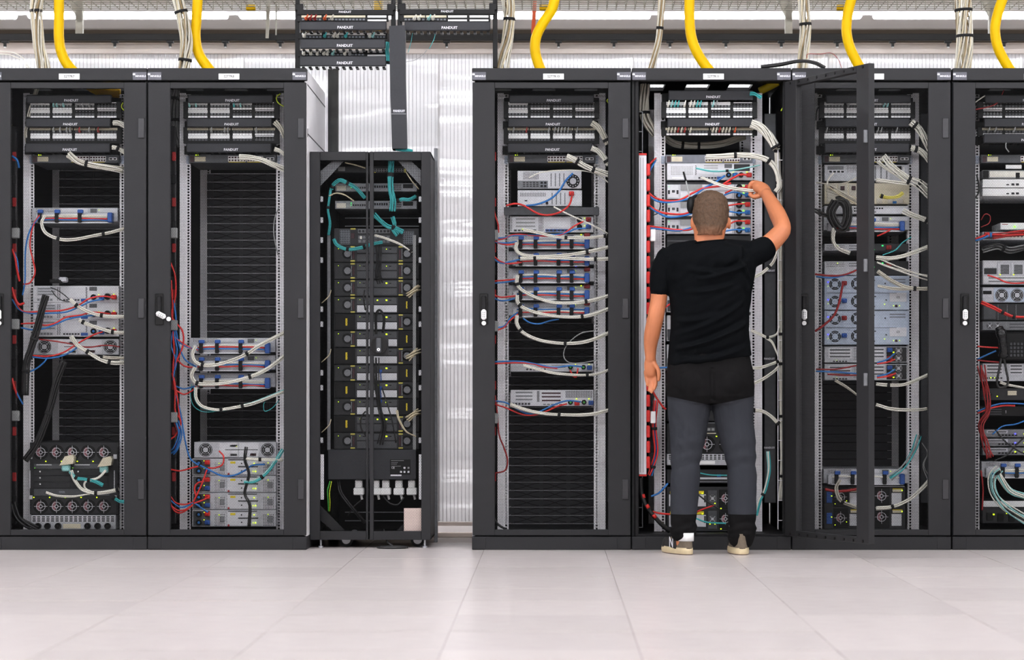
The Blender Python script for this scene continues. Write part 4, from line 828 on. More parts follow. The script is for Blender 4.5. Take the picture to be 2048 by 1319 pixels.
for px in (640.5, 849): part('levelling_foot', lambda b: (b.tube([(0, 0, .01), (0, 0, zb)], .005, 8), b.disc(0, 0, .001, -.001, .001, 4), b.tube([(0, 0, 0), (0, 0, .008)], .012, 12)), 'steel', mc, 'mfoot', (LX(px), .03, 0))
for px in (689, 833): part('caster', lambda b: (b.disc(0, .035, .035, -.014, .014, 20), b.disc(0, .035, .022, -.017, .017, 16, 1), b.box(-.02, .02, -.02, .02, .035, zb, 1)), ['black', 'steel_l'], mc, 'caster', (LX(px), .12, 0))
for px in (689, 833): part('caster', lambda b: 0, ['black', 'steel_l'], mc, 'caster', (LX(px), .66, 0))
# corner gussets and inner strips
yg = YM+.06
def gusset(pts): return lambda b: b.prism([(LX(p[0], yg), Z(p[1], yg)) for p in pts], .055, .06)
part('gusset', gusset([(641, 372), (641, 342), (665, 322), (688, 322)]), 'bracket', mc)
part('gusset', gusset([(842, 372), (796, 322), (822, 322), (842, 340)]), 'bracket', mc)
part('gusset', gusset([(641, 1040), (641, 1010), (690, 1060), (665, 1060)]), 'rack', mc)
part('gusset', gusset([(842, 1040), (820, 1060), (794, 1060), (842, 1010)]), 'rack', mc)
for x0, x1 in ((641, 648), (838, 843)): part('side_strip', lambda b: b.box(LX(x0, yg), LX(x1, yg), .05, .056, Z(998, yg), Z(908, yg)), 'galv_dots', mc)
for px in (658, 829):
    def scr(b):
        for k in range(36): b.disc(0, Z(500+k*11.2, .3), .0045, 0, .003, 10)
    o = part('screw_strip', lambda b: (b.box(-.008, .008, .003, .01, Z(900, .3), Z(470, .3)), scr(b)), ['black'], mc, None, (LX(px, .3), .13, 0)); o.data.materials[0] = M['cgrey'] if px > 700 else M['steel_d']
for py in (398, 440, 480, 520, 618, 648, 745, 775, 880): 
    for s, px in ((0, 643), (1, 839)): part('side_clip', lambda b: b.cbox(-.008, .008, 0, .01, -.014, .014, .002), 'steel_l', mc, 'sideclip', (LX(px, .22)+ (0 if s == 0 else .004), .055, Z(py, .22)))
# equipment inside
yk = .32
def dm(name, label, cat, rect, m, items, group=None, y=yk, dep=.45): return dev(name, label, cat, rect, y, dep, m, items, group)
dm('network_switch', 'dark switch with yellow ports at the top of the short cabinet', 'switch', (668, 332, 824, 345), 'module', [('ports', 748, 337, 808, 344, 12, 2, 'steel_d', 'black'), ('box', 'port_stripe', 748, 344, 752, 345.4, 2, 'tagyellow'), ('box', 'type_label', 676, 333, 690, 342, 2, 'cgrey'), ('box', 'port_stripe', 808, 337, 812, 345, 2, 'cyellow')])
for i, py in enumerate((366, 401)):
    dm('fibre_switch', f'{["upper", "lower"][i]} fibre switch with oval cable opening in the short cabinet', 'switch', (670, py, 834, py+17), 'steel_d', [('box', 'type_label', 673, py+5, 692, py+15, 2, 'cwhite2'), ('box', 'type_label', 693, py+8, 702, py+15, 2, 'cgrey'), ('led', 702.5, py+5, 'led_gr', .003), ('led', 702.5, py+9, 'led_gr', .002), ('ports', 705, py+6, 732, py+12, 6, 1, 'steel_d', 'black'), ('ports', 748, py+3, 776, py+11, 6, 1, 'mgrey', 'black'), ('box', 'oval_opening', 806, py+2, 826, py+10, 2, 'black'), ('vent', 778, py+2, 803, py+14, 8, 3, 'steel_d', 'black')], 'fibre switches')
dm('storage_controller', 'controller with mesh modules and white connectors above the storage modules', 'storage', (668, 456, 838, 491), 'module', [('vent', 680, 459, 700, 488, 6, 8, 'mgrey', 'black'), ('box', 'module_label', 702, 466, 709, 477, 3, 'maroon'), ('box', 'module_trim', 701, 456, 711, 459, 3, 'cyellow'), ('ports', 716, 458, 780, 466, 9, 1, 'steel_d', 'ink'), ('ports', 716, 470, 780, 486, 8, 2, 'dgrey', 'steel_d'), ('vent', 806, 462, 828, 488, 6, 7, 'mgrey', 'black'), ('box', 'white_plug', 720, 472, 724, 478, 6, 'cwhite')])
lf = 'ffffbfbfbfbf'; rf = 'fffbfbfbfbff'
for i in range(12):
    py = 491+i*34; it = []
    for s, k in ((0, lf[i]), (1, rf[i])):
        x = 670 if s == 0 else 797; e = x+40
        if k == 'f':
            lx = 701 if s == 0 else 797
            it += [('box', 'fan_module', x, py+1, e, py+32, 2, 'module'), ('fan', x+25 if s == 0 else x+17, py+16, 11, 'disc'), ('box', 'module_trim', lx, py+1, lx+9, py+4, 4, 'cyellow'), ('box', 'module_trim', lx, py+29, lx+9, py+32, 4, 'cyellow'), ('box', 'module_label', lx+4 if s == 0 else lx+1, py+8, lx+8 if s == 0 else lx+5, py+26, 4, 'maroon'), ('box', 'module_clip', lx+1 if s == 0 else lx+6, py+6, lx+3 if s == 0 else lx+8, py+27, 4, 'steel_d'), ('led', x+7 if s == 0 else e-8, py+6 if s == 0 else py+27, 'led_y', .0025)]
        else: it += [('box', 'power_module', x, py+1, e, py+32, 3, 'black'), ('box', 'module_label', x+21 if s == 0 else x+15, py+9, x+25 if s == 0 else x+18, py+24, 4, 'tagyellow')]
    bright = i >= 3 and i < 10
    it += [('box', 'drive_tray', 714, py+2, 794, py+15, 4, 'dgrey'), ('box', 'drive_tray', 714, py+17, 794, py+31, 2, 'steel_l' if bright else 'dgrey'), ('led', 773, py+7, 'led_y', .006 if i > 1 else .003), ('led', 720, py+6, 'led_y', .002), ('box', 'slot', 778, py+6, 783, py+8, 5, 'black'), ('box', 'slot', 725, py+6, 731, py+8, 5, 'black')]
    if i in (3, 8, 10): it.append(('led', 755, py+7, 'led_y', .005))
    names = ['first', 'second', 'third', 'fourth', 'fifth', 'sixth', 'seventh', 'eighth', 'ninth', 'tenth', 'eleventh', 'twelfth']
    dm('storage_node', f'{names[i]} storage node from the top of the column in the short cabinet', 'storage', (668, py, 838, py+33.2), 'module', it, 'storage nodes in the short cabinet')
pb = dm('power_box', 'wide dark power box with rating plate near the short cabinet\'s bottom', 'power supply', (656, 898.5, 832, 958.5), 'manager', [('box', 'rating_plate', 780, 918, 821, 949, 1, 'black'), ('box', 'plate_strip', 781, 948.5, 803, 951.5, 2, 'print'), ('text', 'CE', 786, 935, .014, 'print'), ('box', 'mark', 807, 933, 811, 937, 2, 'print'), ('box', 'mark', 815, 933, 819, 937, 2, 'cgrey'), ('box', 'mark', 800, 941, 804, 945, 2, 'print'), ('box', 'mark', 807, 941, 811, 945, 2, 'print'), ('box', 'mark', 815, 941, 819, 945, 2, 'print'), ('box', 'print_line', 782, 920, 808, 921, 2, 'cgrey'), ('box', 'print_line', 782, 924, 796, 925, 2, 'cgrey'), ('box', 'print_line', 782, 927, 794, 928, 2, 'cgrey'), ('box', 'print_line', 782, 931, 802, 932, 2, 'cgrey')], y=.26, dep=.2)
for i, px in enumerate((718, 752, 772, 798, 824)):
    def conn(b):
        b.cbox(-.018, .018, -.03, .03, -.042, .0, .004); b.cbox(-.026, .026, -.035, .035, -.076, -.04, .004); b.tube([(.01, 0, -.076), (.016, 0, -.1)], .006, 8)
    o = part('power_connector', conn, 'white' if i != 1 else 'cgrey', None, 'mconn', P(px, 959, .32))
    tag(o, f'{["first", "second", "third", "fourth", "fifth"][i]} white connector from the left hanging under the power box', 'connector', 'white connectors under the power box')
tag(part('paper_sheet', lambda b: b.box(-.0445, .0445, 0, .001, 0, .115), 'paper', None, None, P(825.5, 1061, .19)), 'pinkish paper sheet standing behind the short cabinet\'s right door', 'paper')
for i, py in enumerate((1024, 1041)): part('cross_bar', lambda b: b.box(LX(690, .5), LX(838, .5), .34, .345, -.002, .003), 'steel_d', mc, 'crossb', (0, 0, Z(py, .5)))
part('cross_bar', lambda b: 0, 'steel_d', mc, 'crossb', (0, 0, Z(436, .5))); part('cross_bar', lambda b: 0, 'steel_d', mc, 'crossb', (0, 0, Z(452, .5)))
# cables of the short cabinet
WM = 'in the short cabinet'
bundle(f'thick teal fibre bundle hanging down behind the right door {WM}', 'cteal', [(783, 318, .26), (782, 335, .25), (781, 355, .24), (782, 380, .24), (786, 400, .24), (785, 422, .25)], 12, .014, .0028, (.35,), fan=.2, tiew=.02)
bundle(f'teal fibre bundle curving across the middle {WM}', 'cteal', [(748, 428, .25), (760, 440, .24), (775, 452, .24), (790, 456, .24), (806, 464, .25)], 8, .010, .0026, (.7,), fan=.3)
bundle(f'short teal fibre tuft at the controller\'s right {WM}', 'cteal', [(785, 434, .25), (789, 448, .24), (786, 458, .24), (795, 470, .25)], 6, .009, .0026, (.5,), fan=.3)
bundle(f'teal fibre bundle reaching right under the upper switch {WM}', 'cteal', [(796, 401, .26), (806, 398, .25), (818, 399, .25), (832, 392, .27)], 6, .008, .0026, (.05,))
bundle(f'teal fibre bundle arching over the left of the fibre switch {WM}', 'cteal', [(663, 378, .26), (668, 368, .25), (680, 360, .24), (695, 366, .24), (712, 376, .25), (730, 396, .26)], 7, .009, .0026, (.12, .62))
bundle(f'teal fibre strand bundle down the left side {WM}', 'cteal', [(662, 376, .26), (658, 400, .25), (656, 420, .25), (660, 445, .26), (657, 470, .27)], 5, .006, .0024, (.45,))
bundle(f'teal fibre bundle looping under the controller {WM}', 'cteal', [(667, 478, .25), (675, 490, .24), (695, 498, .24), (718, 496, .24), (745, 488, .25), (765, 484, .26)], 6, .008, .0026, (.4, .68))
cable(f'beige cable arching on the left beneath the upper fibre switch {WM}', 'cold', [(658, 392, .25), (672, 386, .24), (690, 390, .24), (708, 402, .25)], 3.5, name='network_cable')
cable(f'beige cable slanting from the left gusset to the right {WM}', 'cold', [(690, 325, .24), (712, 330, .24), (731, 336, .25)], 3.5, name='network_cable')
bundle(f'white cable pair sweeping right across the controller {WM}', 'cwhite', [(749, 470, .25), (770, 476, .24), (800, 488, .24), (824, 504, .25)], 2, .005, .0035, (.98,))
cable(f'beige cable dropping from the right gusset {WM}', 'cold', [(812, 344, .24), (824, 362, .24), (838, 378, .26)], 3, name='network_cable')
for i, py in enumerate((579, 705, 826)):
    bundle(f'beige cable clump at the right edge, {["upper", "middle", "lower"][i]} of three {WM}', 'cold', [(816, py+12, .25), (822, py+6, .24), (830, py, .24), (838, py-4, .26)], 6, .012, .0036, (), fan=.6, group='beige clumps at the right edge')
bundle(f'beige loose cables low on the right side {WM}', 'cold', [(794, 820, .25), (798, 838, .24), (812, 862, .24), (832, 872, .26)], 2, .005, .003, ())
for i, py in enumerate((598, 716, 856)): cable(f'beige wire curling at the left edge, {["upper", "middle", "lower"][i]} of three {WM}', 'cold', [(643, py+8, .24), (652, py, .23), (659, py-8, .23), (662, py-18, .26)], 2.5, name='network_cable', group='beige wires at the left edge')
bundle(f'black cable hank hanging in the right door opening {WM}', 'cblack', [(757, 490, .25), (758, 520, .24), (756, 548, .24), (760, 566, .25)], 7, .014, .003, (.8,), fan=.4)
bundle(f'coiled black cable loops just above the round knob {WM}', 'cblack', [(752, 668, .24), (752, 630, .23), (760, 620, .23), (768, 635, .23), (766, 665, .24)], 4, .006, .003, ())
bundle(f'black cables running down below the round knob {WM}', 'cblack', [(752, 715, .25), (754, 770, .24), (760, 820, .24), (768, 850, .24), (760, 888, .26)], 5, .012, .0032, (), fan=.5)
cable(f'black cable slanting right below the knob {WM}', 'cblack', [(764, 775, .25), (772, 800, .24), (784, 840, .24), (792, 885, .25)], 3.5)
cable(f'black cable arc behind the left door near the centre stile {WM}', 'cblack', [(731, 822, .25), (722, 835, .24), (722, 855, .24), (732, 872, .25)], 4)
cable(f'black cable arc higher up by the centre stile {WM}', 'cblack', [(729, 580, .25), (727, 596, .24), (731, 620, .25)], 4)
for i, py in enumerate((748, 782, 808)): tag(part('network_plug', lambda b: (b.cbox(-.008, .008, -.01, .012, -.018, .0, .003), b.tube([(0, 0, -.018), (.003, 0, -.06)], .003, 6)), 'blue', None, 'bplug', P(761, py-10, .27)), f'{["upper", "middle", "lower"][i]} blue cable plug below the round knob', 'plug', 'blue plugs below the knob')
cable(f'green and yellow earth wire at the lower left {WM}', 'cgreen', [(660, 962, .24), (655, 980, .23), (656, 1000, .23), (657, 1022, .25)], 3, name='earth_wire')
cable(f'yellow earth wire beside the green one at the lower left {WM}', 'cyg', [(663, 962, .25), (659, 985, .24), (660, 1005, .24), (659, 1022, .26)], 2.5, name='earth_wire')
bundle(f'black power leads sagging under the power box {WM}', 'cblack', [(676, 960, .3), (682, 985, .28), (705, 1015, .27), (730, 1045, .3)], 3, .008, .004, ())
cable(f'black lead curving under the white connectors {WM}', 'cblack', [(766, 992, .3), (780, 1006, .28), (796, 1008, .28), (808, 994, .3)], 4)
cable(f'thin black lead crossing at the bottom left {WM}', 'cblack', [(722, 1000, .3), (708, 1012, .28), (696, 1030, .3)], 3)
tag(part('floor_cable', lambda b: (b.tube([(.075*math.cos(a/12*math.pi*2)*1., .05*math.sin(a/12*math.pi*2), .006) for a in range(13)], .006, 8), b.tube([(0, .05, .006), (-.03, .06, .03), (-.05, .1, .09)], .005, 8)), 'cblack', None, None, (X(785, .12), .12, 0)), 'coil of black cable on the floor under the short cabinet', 'cable')

# ------------------------------------------------------------------ cabling
YC = .125
def cab(wh, rows):
    for r in rows:
        lab, m, rr, pts = r[:4]; grp = r[4] if len(r) > 4 else None
        cable(f'{lab} {wh}', m, [(p[0], p[1], p[2] if len(p) > 2 else YC) for p in pts], rr, grp, 'power_cable' if m in ('cred', 'cblue', 'cdred', 'cblack') else 'network_cable')
def bun(wh, rows):
    for r in rows:
        lab, m, n, R, pts, ties = r[:6]; kw = r[6] if len(r) > 6 else {}
        bundle(f'{lab} {wh}', m, [(p[0], p[1], p[2] if len(p) > 2 else YC-.02) for p in pts], n, R, kw.pop('r', .0036), ties, **kw)
# power strips at the left of the cabinets: bar, red outlets, grey meter blocks
def power_strip(px, label, blocks, x_out):
    t = thing('power_strip', label, 'power strip', (X(px, .15), .15, .12), 0, 'power strips inside cabinets')
    part('bar', lambda b: b.cbox(-.012, .012, 0, .05, 0, 2.0, .003), 'rack_dark', t, 'psbar')
    for k in range(16): part('outlet', lambda b: b.cbox(-.006, .014, -.012, 0, 0, .045, .003), 'cdred' if k % 2 else 'rack_dark', t, ('outlet', k % 2), (.004, 0, .1+k*.115))
    for py in blocks: part('meter_block', lambda b: b.cbox(-.019, .019, -.03, 0, -.026, .026, .004), 'cgrey', t, 'meterblk', (X(x_out, .13)-X(px, .15), -.012, Z(py, .13)-.12))
power_strip(26, 'power strip with grey blocks at the left inside cabinet S2T7R7', (466, 648, 831), 32)
power_strip(345, 'power strip with grey blocks at the left inside cabinet S2T7R8', (466, 650, 834), 348)
power_strip(985, 'power strip partly hidden at the left inside cabinet S2T7R10', (470, 652, 836), 989)
bun(W7, [('white cable bundle fanning from the switch to the right rail', ['cwhite', 'cwhite2'], 9, .014, [(136, 308), (155, 322), (180, 329), (215, 335), (247, 340)], (.46,), dict(fan=.3)),
    ('white cables dropping from the top left corner', 'cwhite2', 5, .010, [(74, 178, .2), (66, 200, .18), (58, 228, .17), (55, 250, .17), (52, 270, .17), (58, 292, .2)], (.48,)),
    ('short white cable bundle leaving the middle manager', 'cwhite', 6, .012, [(226, 246), (238, 246), (252, 253)], ()),
    ('short white cable bundle leaving the lowest manager', 'cwhite', 5, .010, [(224, 294), (236, 297), (252, 306)], (.5,)),
    ('white cable loop sagging below the upper server', 'cwhite', 3, .0075, [(90, 430), (83, 446), (92, 466), (120, 478), (150, 478), (190, 470), (222, 464), (250, 456)], (.42, .8)),
    ('white cable bundle from the top white server', 'cwhite', 4, .008, [(140, 598), (158, 614), (185, 626), (215, 632), (250, 633)], (.2, .68)),
    ('white cable bundle from the middle white server', 'cwhite', 4, .008, [(158, 640), (180, 650), (205, 658), (228, 664), (250, 665)], (.12, .72)),
    ('white cable bundle arching below the two-fan disk array', 'cwhite', 5, .009, [(142, 672), (155, 690), (175, 703), (200, 718), (225, 725), (250, 724)], (.42, .75), dict(fan=.3)),
    ('white cable stub across the right fan', 'cwhite2', 3, .007, [(200, 713), (225, 715), (250, 715)], (.05,)),
    ('thick black cable bundle hanging before the white servers', 'cblack', 9, .017, [(92, 590), (84, 618), (75, 655), (62, 698), (53, 728), (50, 790)], (.5, .85), dict(r=.005)),
    ('thick black cable bundle slanting down the lower left', 'cblack', 8, .016, [(128, 722), (113, 764), (97, 826), (74, 886), (50, 920)], (.5,), dict(r=.005)),
    ('black cables curling into the bottom left corner', 'cblack', 4, .016, [(24, 1005, .14), (34, 1032, .13), (50, 1046, .13), (74, 1058, .15)], (), dict(r=.006)),
    ('teal and white cables between the blade chassis plugs', ['cteal', 'cteal', 'cpteal'], 5, .008, [(140, 942), (152, 955), (170, 958), (190, 962), (206, 970)], (.25, .6)),
    ('white cable bundle across the blade chassis', 'cwhite', 5, .0085, [(142, 940), (150, 960), (164, 978), (186, 985), (210, 984), (238, 978)], (.65, .98)),
    ('loose white cables from the left of the blade chassis', 'cwhite', 2, .005, [(92, 984), (115, 991), (150, 992), (180, 987)], ()),
    ('white cables from the right blade plug', 'cwhite', 2, .005, [(212, 940), (196, 955), (172, 962), (170, 975), (186, 984)], ()),
    ('teal stub at the right rail by the blade chassis', 'cteal', 4, .008, [(226, 994), (238, 1001), (250, 1003)], (.02,))])
cab(W7, [('red power cable looping left of the upper server', 'cred', 4, [(79, 430), (66, 452), (60, 490), (66, 520), (70, 545), (60, 565), (46, 568)]),
    ('blue power cable dropping left of the upper server', 'cblue', 4, [(79, 433), (60, 460), (51, 500), (50, 560), (45, 590)]),
    ('upper red power cable rising to the top white server', 'cred', 4, [(24, 588), (36, 612), (50, 623), (90, 622), (125, 620), (155, 611), (178, 597), (205, 592), (232, 596)]),
    ('upper blue power cable rising to the top white server', 'cblue', 4, [(24, 598), (38, 618), (60, 626), (100, 626), (130, 624), (155, 615), (180, 603), (206, 598)]),
    ('red power cable crossing to the middle white server', 'cred', 4, [(42, 647), (70, 646), (90, 650), (110, 646), (132, 634), (160, 630), (185, 624), (220, 627)]),
    ('blue power cable crossing to the middle white server', 'cblue', 4, [(42, 655), (66, 659), (90, 656), (112, 648), (135, 638), (160, 633), (190, 630)]),
    ('lower red power cable passing under the white servers', 'cred', 4, [(60, 710), (95, 712), (125, 705), (150, 690), (170, 678), (190, 668), (206, 663)]),
    ('lower blue power cable passing under the white servers', 'cblue', 4, [(60, 713), (95, 716), (125, 711), (148, 699), (158, 690)]),
    ('dark red power cable straight across the disk array', 'cdred', 3.5, [(78, 678), (110, 682), (146, 688), (175, 694), (210, 690), (240, 693)]),
    ('blue power cable hooked down at the lower left', 'cblue', 4, [(52, 746), (72, 737), (86, 726), (96, 714)]),
    ('upper red feeder beside the power strip', 'cred', 6, [(24, 498, .11), (30, 515, .1), (34, 540, .1), (39, 562, .12)]),
    ('middle red feeder beside the power strip', 'cred', 6, [(24, 575, .11), (30, 596, .1), (38, 608, .1), (48, 606, .12)]),
    ('low red feeder beside the power strip', 'cred', 6, [(24, 756, .11), (28, 772, .1), (36, 795, .12)]),
    ('blue feeder high beside the power strip', 'cblue', 6, [(24, 312, .11), (34, 320, .1), (38, 335, .12)]),
    ('blue feeder in the middle beside the power strip', 'cblue', 5, [(27, 503, .12), (34, 520, .11), (37, 545, .12)]),
    ('blue feeder low beside the power strip', 'cblue', 5, [(28, 772, .12), (36, 790, .11), (46, 808, .12)]),
    ('thin black wire loop before the top white server', 'cblack', 2.5, [(101, 574), (118, 582), (134, 594), (139, 602), (126, 601), (112, 592), (103, 580)]),
    ('yellow green earth wire at the top right', 'cyg', 2.5, [(246, 205), (243, 212), (246, 219), (250, 220)])])
def paddle(px, py, label):
    t = thing('flat_connector', label, 'connector', P(px, py, .16), 0, 'flat beige blade connectors')
    part('hood', lambda b: b.prism([(-.038, -.02), (.03, -.012), (.036, .02), (.026, .034), (-.01, .026)], -.03, .03), 'cream', t, 'hood')
    part('boot', lambda b: b.cbox(-.03, .012, -.02, .02, -.05, -.015, .006), 'cpteal', t, 'boot')
paddle(136, 922, 'larger flat beige connector over the left blade module'); paddle(212, 925, 'smaller flat beige connector over the right blade module')
bk = thing('cable_adapter', 'small black and silver adapter perched above the white servers', 'adapter', P(118, 566, .16))
part('housing', lambda b: b.cbox(-.045, .02, -.02, .02, .0, .02, .004), 'black', bk); part('cap', lambda b: b.cbox(0, .045, -.02, .02, .004, .03, .006), 'steel', bk)
bun(W8, [('white cable bundle sweeping right from the switch', 'cwhite', 7, .012, [(478, 314), (500, 315), (525, 320), (548, 330), (572, 340)], (), dict(fan=.3)),
    ('white cable bundle leaving the middle manager', 'cwhite2', 6, .013, [(549, 244), (560, 254), (571, 274)], ()),
    ('white cable bundle leaving the lowest manager', 'cwhite', 5, .010, [(549, 298), (560, 302), (572, 310)], ()),
    ('grey cable bundle hanging behind the left rail', 'cgrey', 8, .022, [(350, 180, .35), (348, 215, .35), (350, 255, .35), (364, 292, .36)], (.2, .58), dict(r=.006)),
    ('white cable pair rising right from the top cable arm', 'cwhite', 4, .0085, [(391, 692), (385, 708), (392, 724), (415, 731), (450, 725), (490, 709), (520, 690), (572, 663)], (.38, .74)),
    ('white cable pair rising right from the middle cable arm', 'cwhite', 4, .0085, [(390, 734), (383, 750), (392, 765), (415, 768), (455, 765), (500, 753), (535, 737), (572, 709)], (.32, .72)),
    ('white and teal cable sweep below the bottom cable arm', ['cwhite', 'cwhite', 'cteal', 'cpteal'], 4, .008, [(391, 774), (392, 796), (404, 812), (430, 819), (455, 817), (485, 811), (512, 804), (572, 780)], (.5, .72)),
    ('blue cables knotted behind the power strip', ['cblue', 'cblue', 'cdred'], 5, .014, [(352, 842, .13), (360, 868, .12), (352, 895, .12), (343, 905, .13)], ()),
    ('white cable bundle above the storage controllers', 'cwhite', 4, .007, [(492, 917), (520, 918), (566, 919)], (.55,)),
    ('teal fibres drooping over the storage controllers', ['cteal', 'cpteal'], 5, .008, [(566, 898), (552, 920), (532, 946), (510, 962), (488, 964)], (.62,)),
    ('black cable bundle falling over the storage controllers', 'cblack', 3, .007, [(492, 893), (490, 920), (498, 948), (490, 985), (500, 1010), (498, 1052)], (), dict(r=.0035, fan=.4))])
cab(W8, [('red power cable to the top cable arm', 'cred', 4, [(345, 672), (360, 682), (378, 694), (396, 699)]),
    ('blue power cable to the top cable arm', 'cblue', 4, [(345, 668), (362, 686), (380, 695), (396, 697)]),
    ('red power cable to the middle cable arm', 'cred', 4, [(352, 716), (368, 731), (390, 735)]),
    ('blue power cable to the middle cable arm', 'cblue', 4, [(352, 660), (358, 690), (370, 718), (392, 733)]),
    ('red power cable to the bottom cable arm', 'cred', 4, [(352, 780), (368, 788), (385, 780), (392, 772)]),
    ('blue power cable to the bottom cable arm', 'cblue', 4, [(352, 772), (368, 777), (390, 772)]),
    ('long red power cable waving down the left side', 'cred', 4.5, [(341, 525), (350, 552), (351, 590), (343, 628), (352, 645), (365, 662), (366, 690), (354, 720), (346, 745)]),
    ('second long red power cable waving down the left side', 'cred', 4.5, [(342, 560), (345, 610), (345, 650), (348, 700), (346, 745), (354, 790), (360, 840)]),
    ('third red power cable low on the left side', 'cred', 4.5, [(344, 745), (350, 780), (350, 820), (362, 842), (352, 868), (341, 878)]),
    ('long blue power cable waving down the left side', 'cblue', 4.5, [(347, 600), (352, 640), (349, 668), (354, 700), (350, 730), (346, 760)]),
    ('second blue power cable lower on the left side', 'cblue', 4.5, [(346, 660), (342, 690), (352, 720), (350, 740)]),
    ('long blue power cable to the first storage controller', 'cblue', 4, [(352, 790), (362, 830), (370, 880), (380, 915), (397, 930)]),
    ('red power cable to the first storage controller', 'cred', 4, [(341, 938), (360, 941), (380, 936), (396, 932)]),
    ('red power cable looped up beside the storage controllers', 'cred', 4, [(386, 1004), (398, 980), (408, 955), (414, 938)]),
    ('red power cable arc beside the storage controllers', 'cred', 4, [(392, 992), (389, 975), (396, 965), (408, 962)]),
    ('red power cable to the third storage controller', 'cred', 4, [(388, 1006), (404, 1000), (420, 993)]),
    ('uppermost red feeder at the bottom left', 'cred', 4, [(341, 992), (352, 1005), (370, 1008), (386, 1004)]),
    ('lower red feeder at the bottom left', 'cred', 4, [(341, 1010), (356, 1020), (372, 1018), (386, 1008)]),
    ('lowest red feeder at the bottom left', 'cred', 4, [(341, 1006), (350, 1022), (365, 1024), (385, 1010)]),
    ('blue feeder at the bottom left', 'cblue', 4, [(341, 1000), (358, 1013), (372, 1012), (386, 1004)]),
    ('blue feeder fanning to the lower storage controllers', 'cblue', 4, [(390, 1006), (404, 1016), (416, 1024)]),
    ('blue power cable sagging over the first storage controller', 'cblue', 4.5, [(400, 930), (420, 940), (445, 951), (468, 950), (490, 940), (505, 930), (530, 928)]),
    ('red power cable curving from the disk array plug', 'cred', 4, [(438, 901), (447, 912), (445, 928), (430, 935), (416, 935)]),
    ('thin teal fibre loop at the left of the cable arms', 'cteal', 2, [(384, 768), (381, 790), (388, 812), (408, 823), (440, 821), (456, 817)]),
    ('thin teal fibre loop at the right rail', 'cteal', 2, [(558, 800), (545, 815), (530, 822), (527, 810), (530, 803)]),
    ('thin grey cable bowed beside the right rail', 'cgrey', 3, [(557, 415), (549, 440), (548, 470), (556, 510)]),
    ('yellow green earth wire at the top right', 'cyg', 2.8, [(561, 187), (553, 194), (556, 205), (568, 213)])])
bun(W10, [('white cable bundle curving from the middle manager', 'cwhite2', 8, .014, [(1183, 246), (1196, 254), (1206, 268), (1216, 288)], (.9,)),
    ('white cable bundle curving from the lowest manager', 'cwhite', 7, .012, [(1183, 296), (1196, 302), (1208, 314), (1218, 330)], (.85,)),
    ('white cable bundle from the switch to the right rail', 'cwhite', 8, .013, [(1133, 313), (1150, 320), (1170, 332), (1190, 340), (1220, 349)], (.34, .72), dict(fan=.3)),
    ('white cable pair crossing under the tall silver server', 'cwhite', 3, .007, [(1046, 459), (1080, 466), (1110, 473), (1140, 475), (1180, 475), (1214, 471)], (.55, .99)),
    ('white cable bundle looping under the first cable arm', 'cwhite', 4, .008, [(1034, 484), (1032, 498), (1045, 509), (1080, 513), (1130, 510), (1180, 502), (1220, 493)], (.82,)),
    ('straight white cable bundle along the second cable arm', 'cwhite', 4, .008, [(1040, 517), (1080, 516), (1130, 516), (1180, 518), (1220, 517)], (.2, .82)),
    ('white cable bundle swinging below the third cable arm', 'cwhite', 4, .008, [(1035, 550), (1034, 566), (1044, 580), (1075, 596), (1110, 605), (1150, 605), (1185, 600), (1220, 590)], (.17, .82)),
    ('white cable bundle swinging below the fourth cable arm', 'cwhite', 4, .008, [(1034, 590), (1036, 605), (1050, 617), (1080, 627), (1120, 633), (1160, 633), (1190, 627), (1220, 616)], (.2, .74)),
    ('lowest white cable bundle swinging across the empty space', 'cwhite', 4, .008, [(1034, 630), (1034, 648), (1048, 666), (1080, 680), (1120, 686), (1160, 685), (1190, 677), (1220, 664)], (.24, .62)),
    ('white cable pair below the slim server', 'cwhite', 3, .006, [(1046, 730), (1075, 738), (1110, 746), (1160, 749), (1195, 747), (1220, 738)], (.68,)),
    ('white cable bundle under the tall lower server', 'cwhite', 5, .008, [(1020, 808), (1050, 819), (1085, 826), (1130, 829), (1180, 828), (1220, 819)], (.56,))])
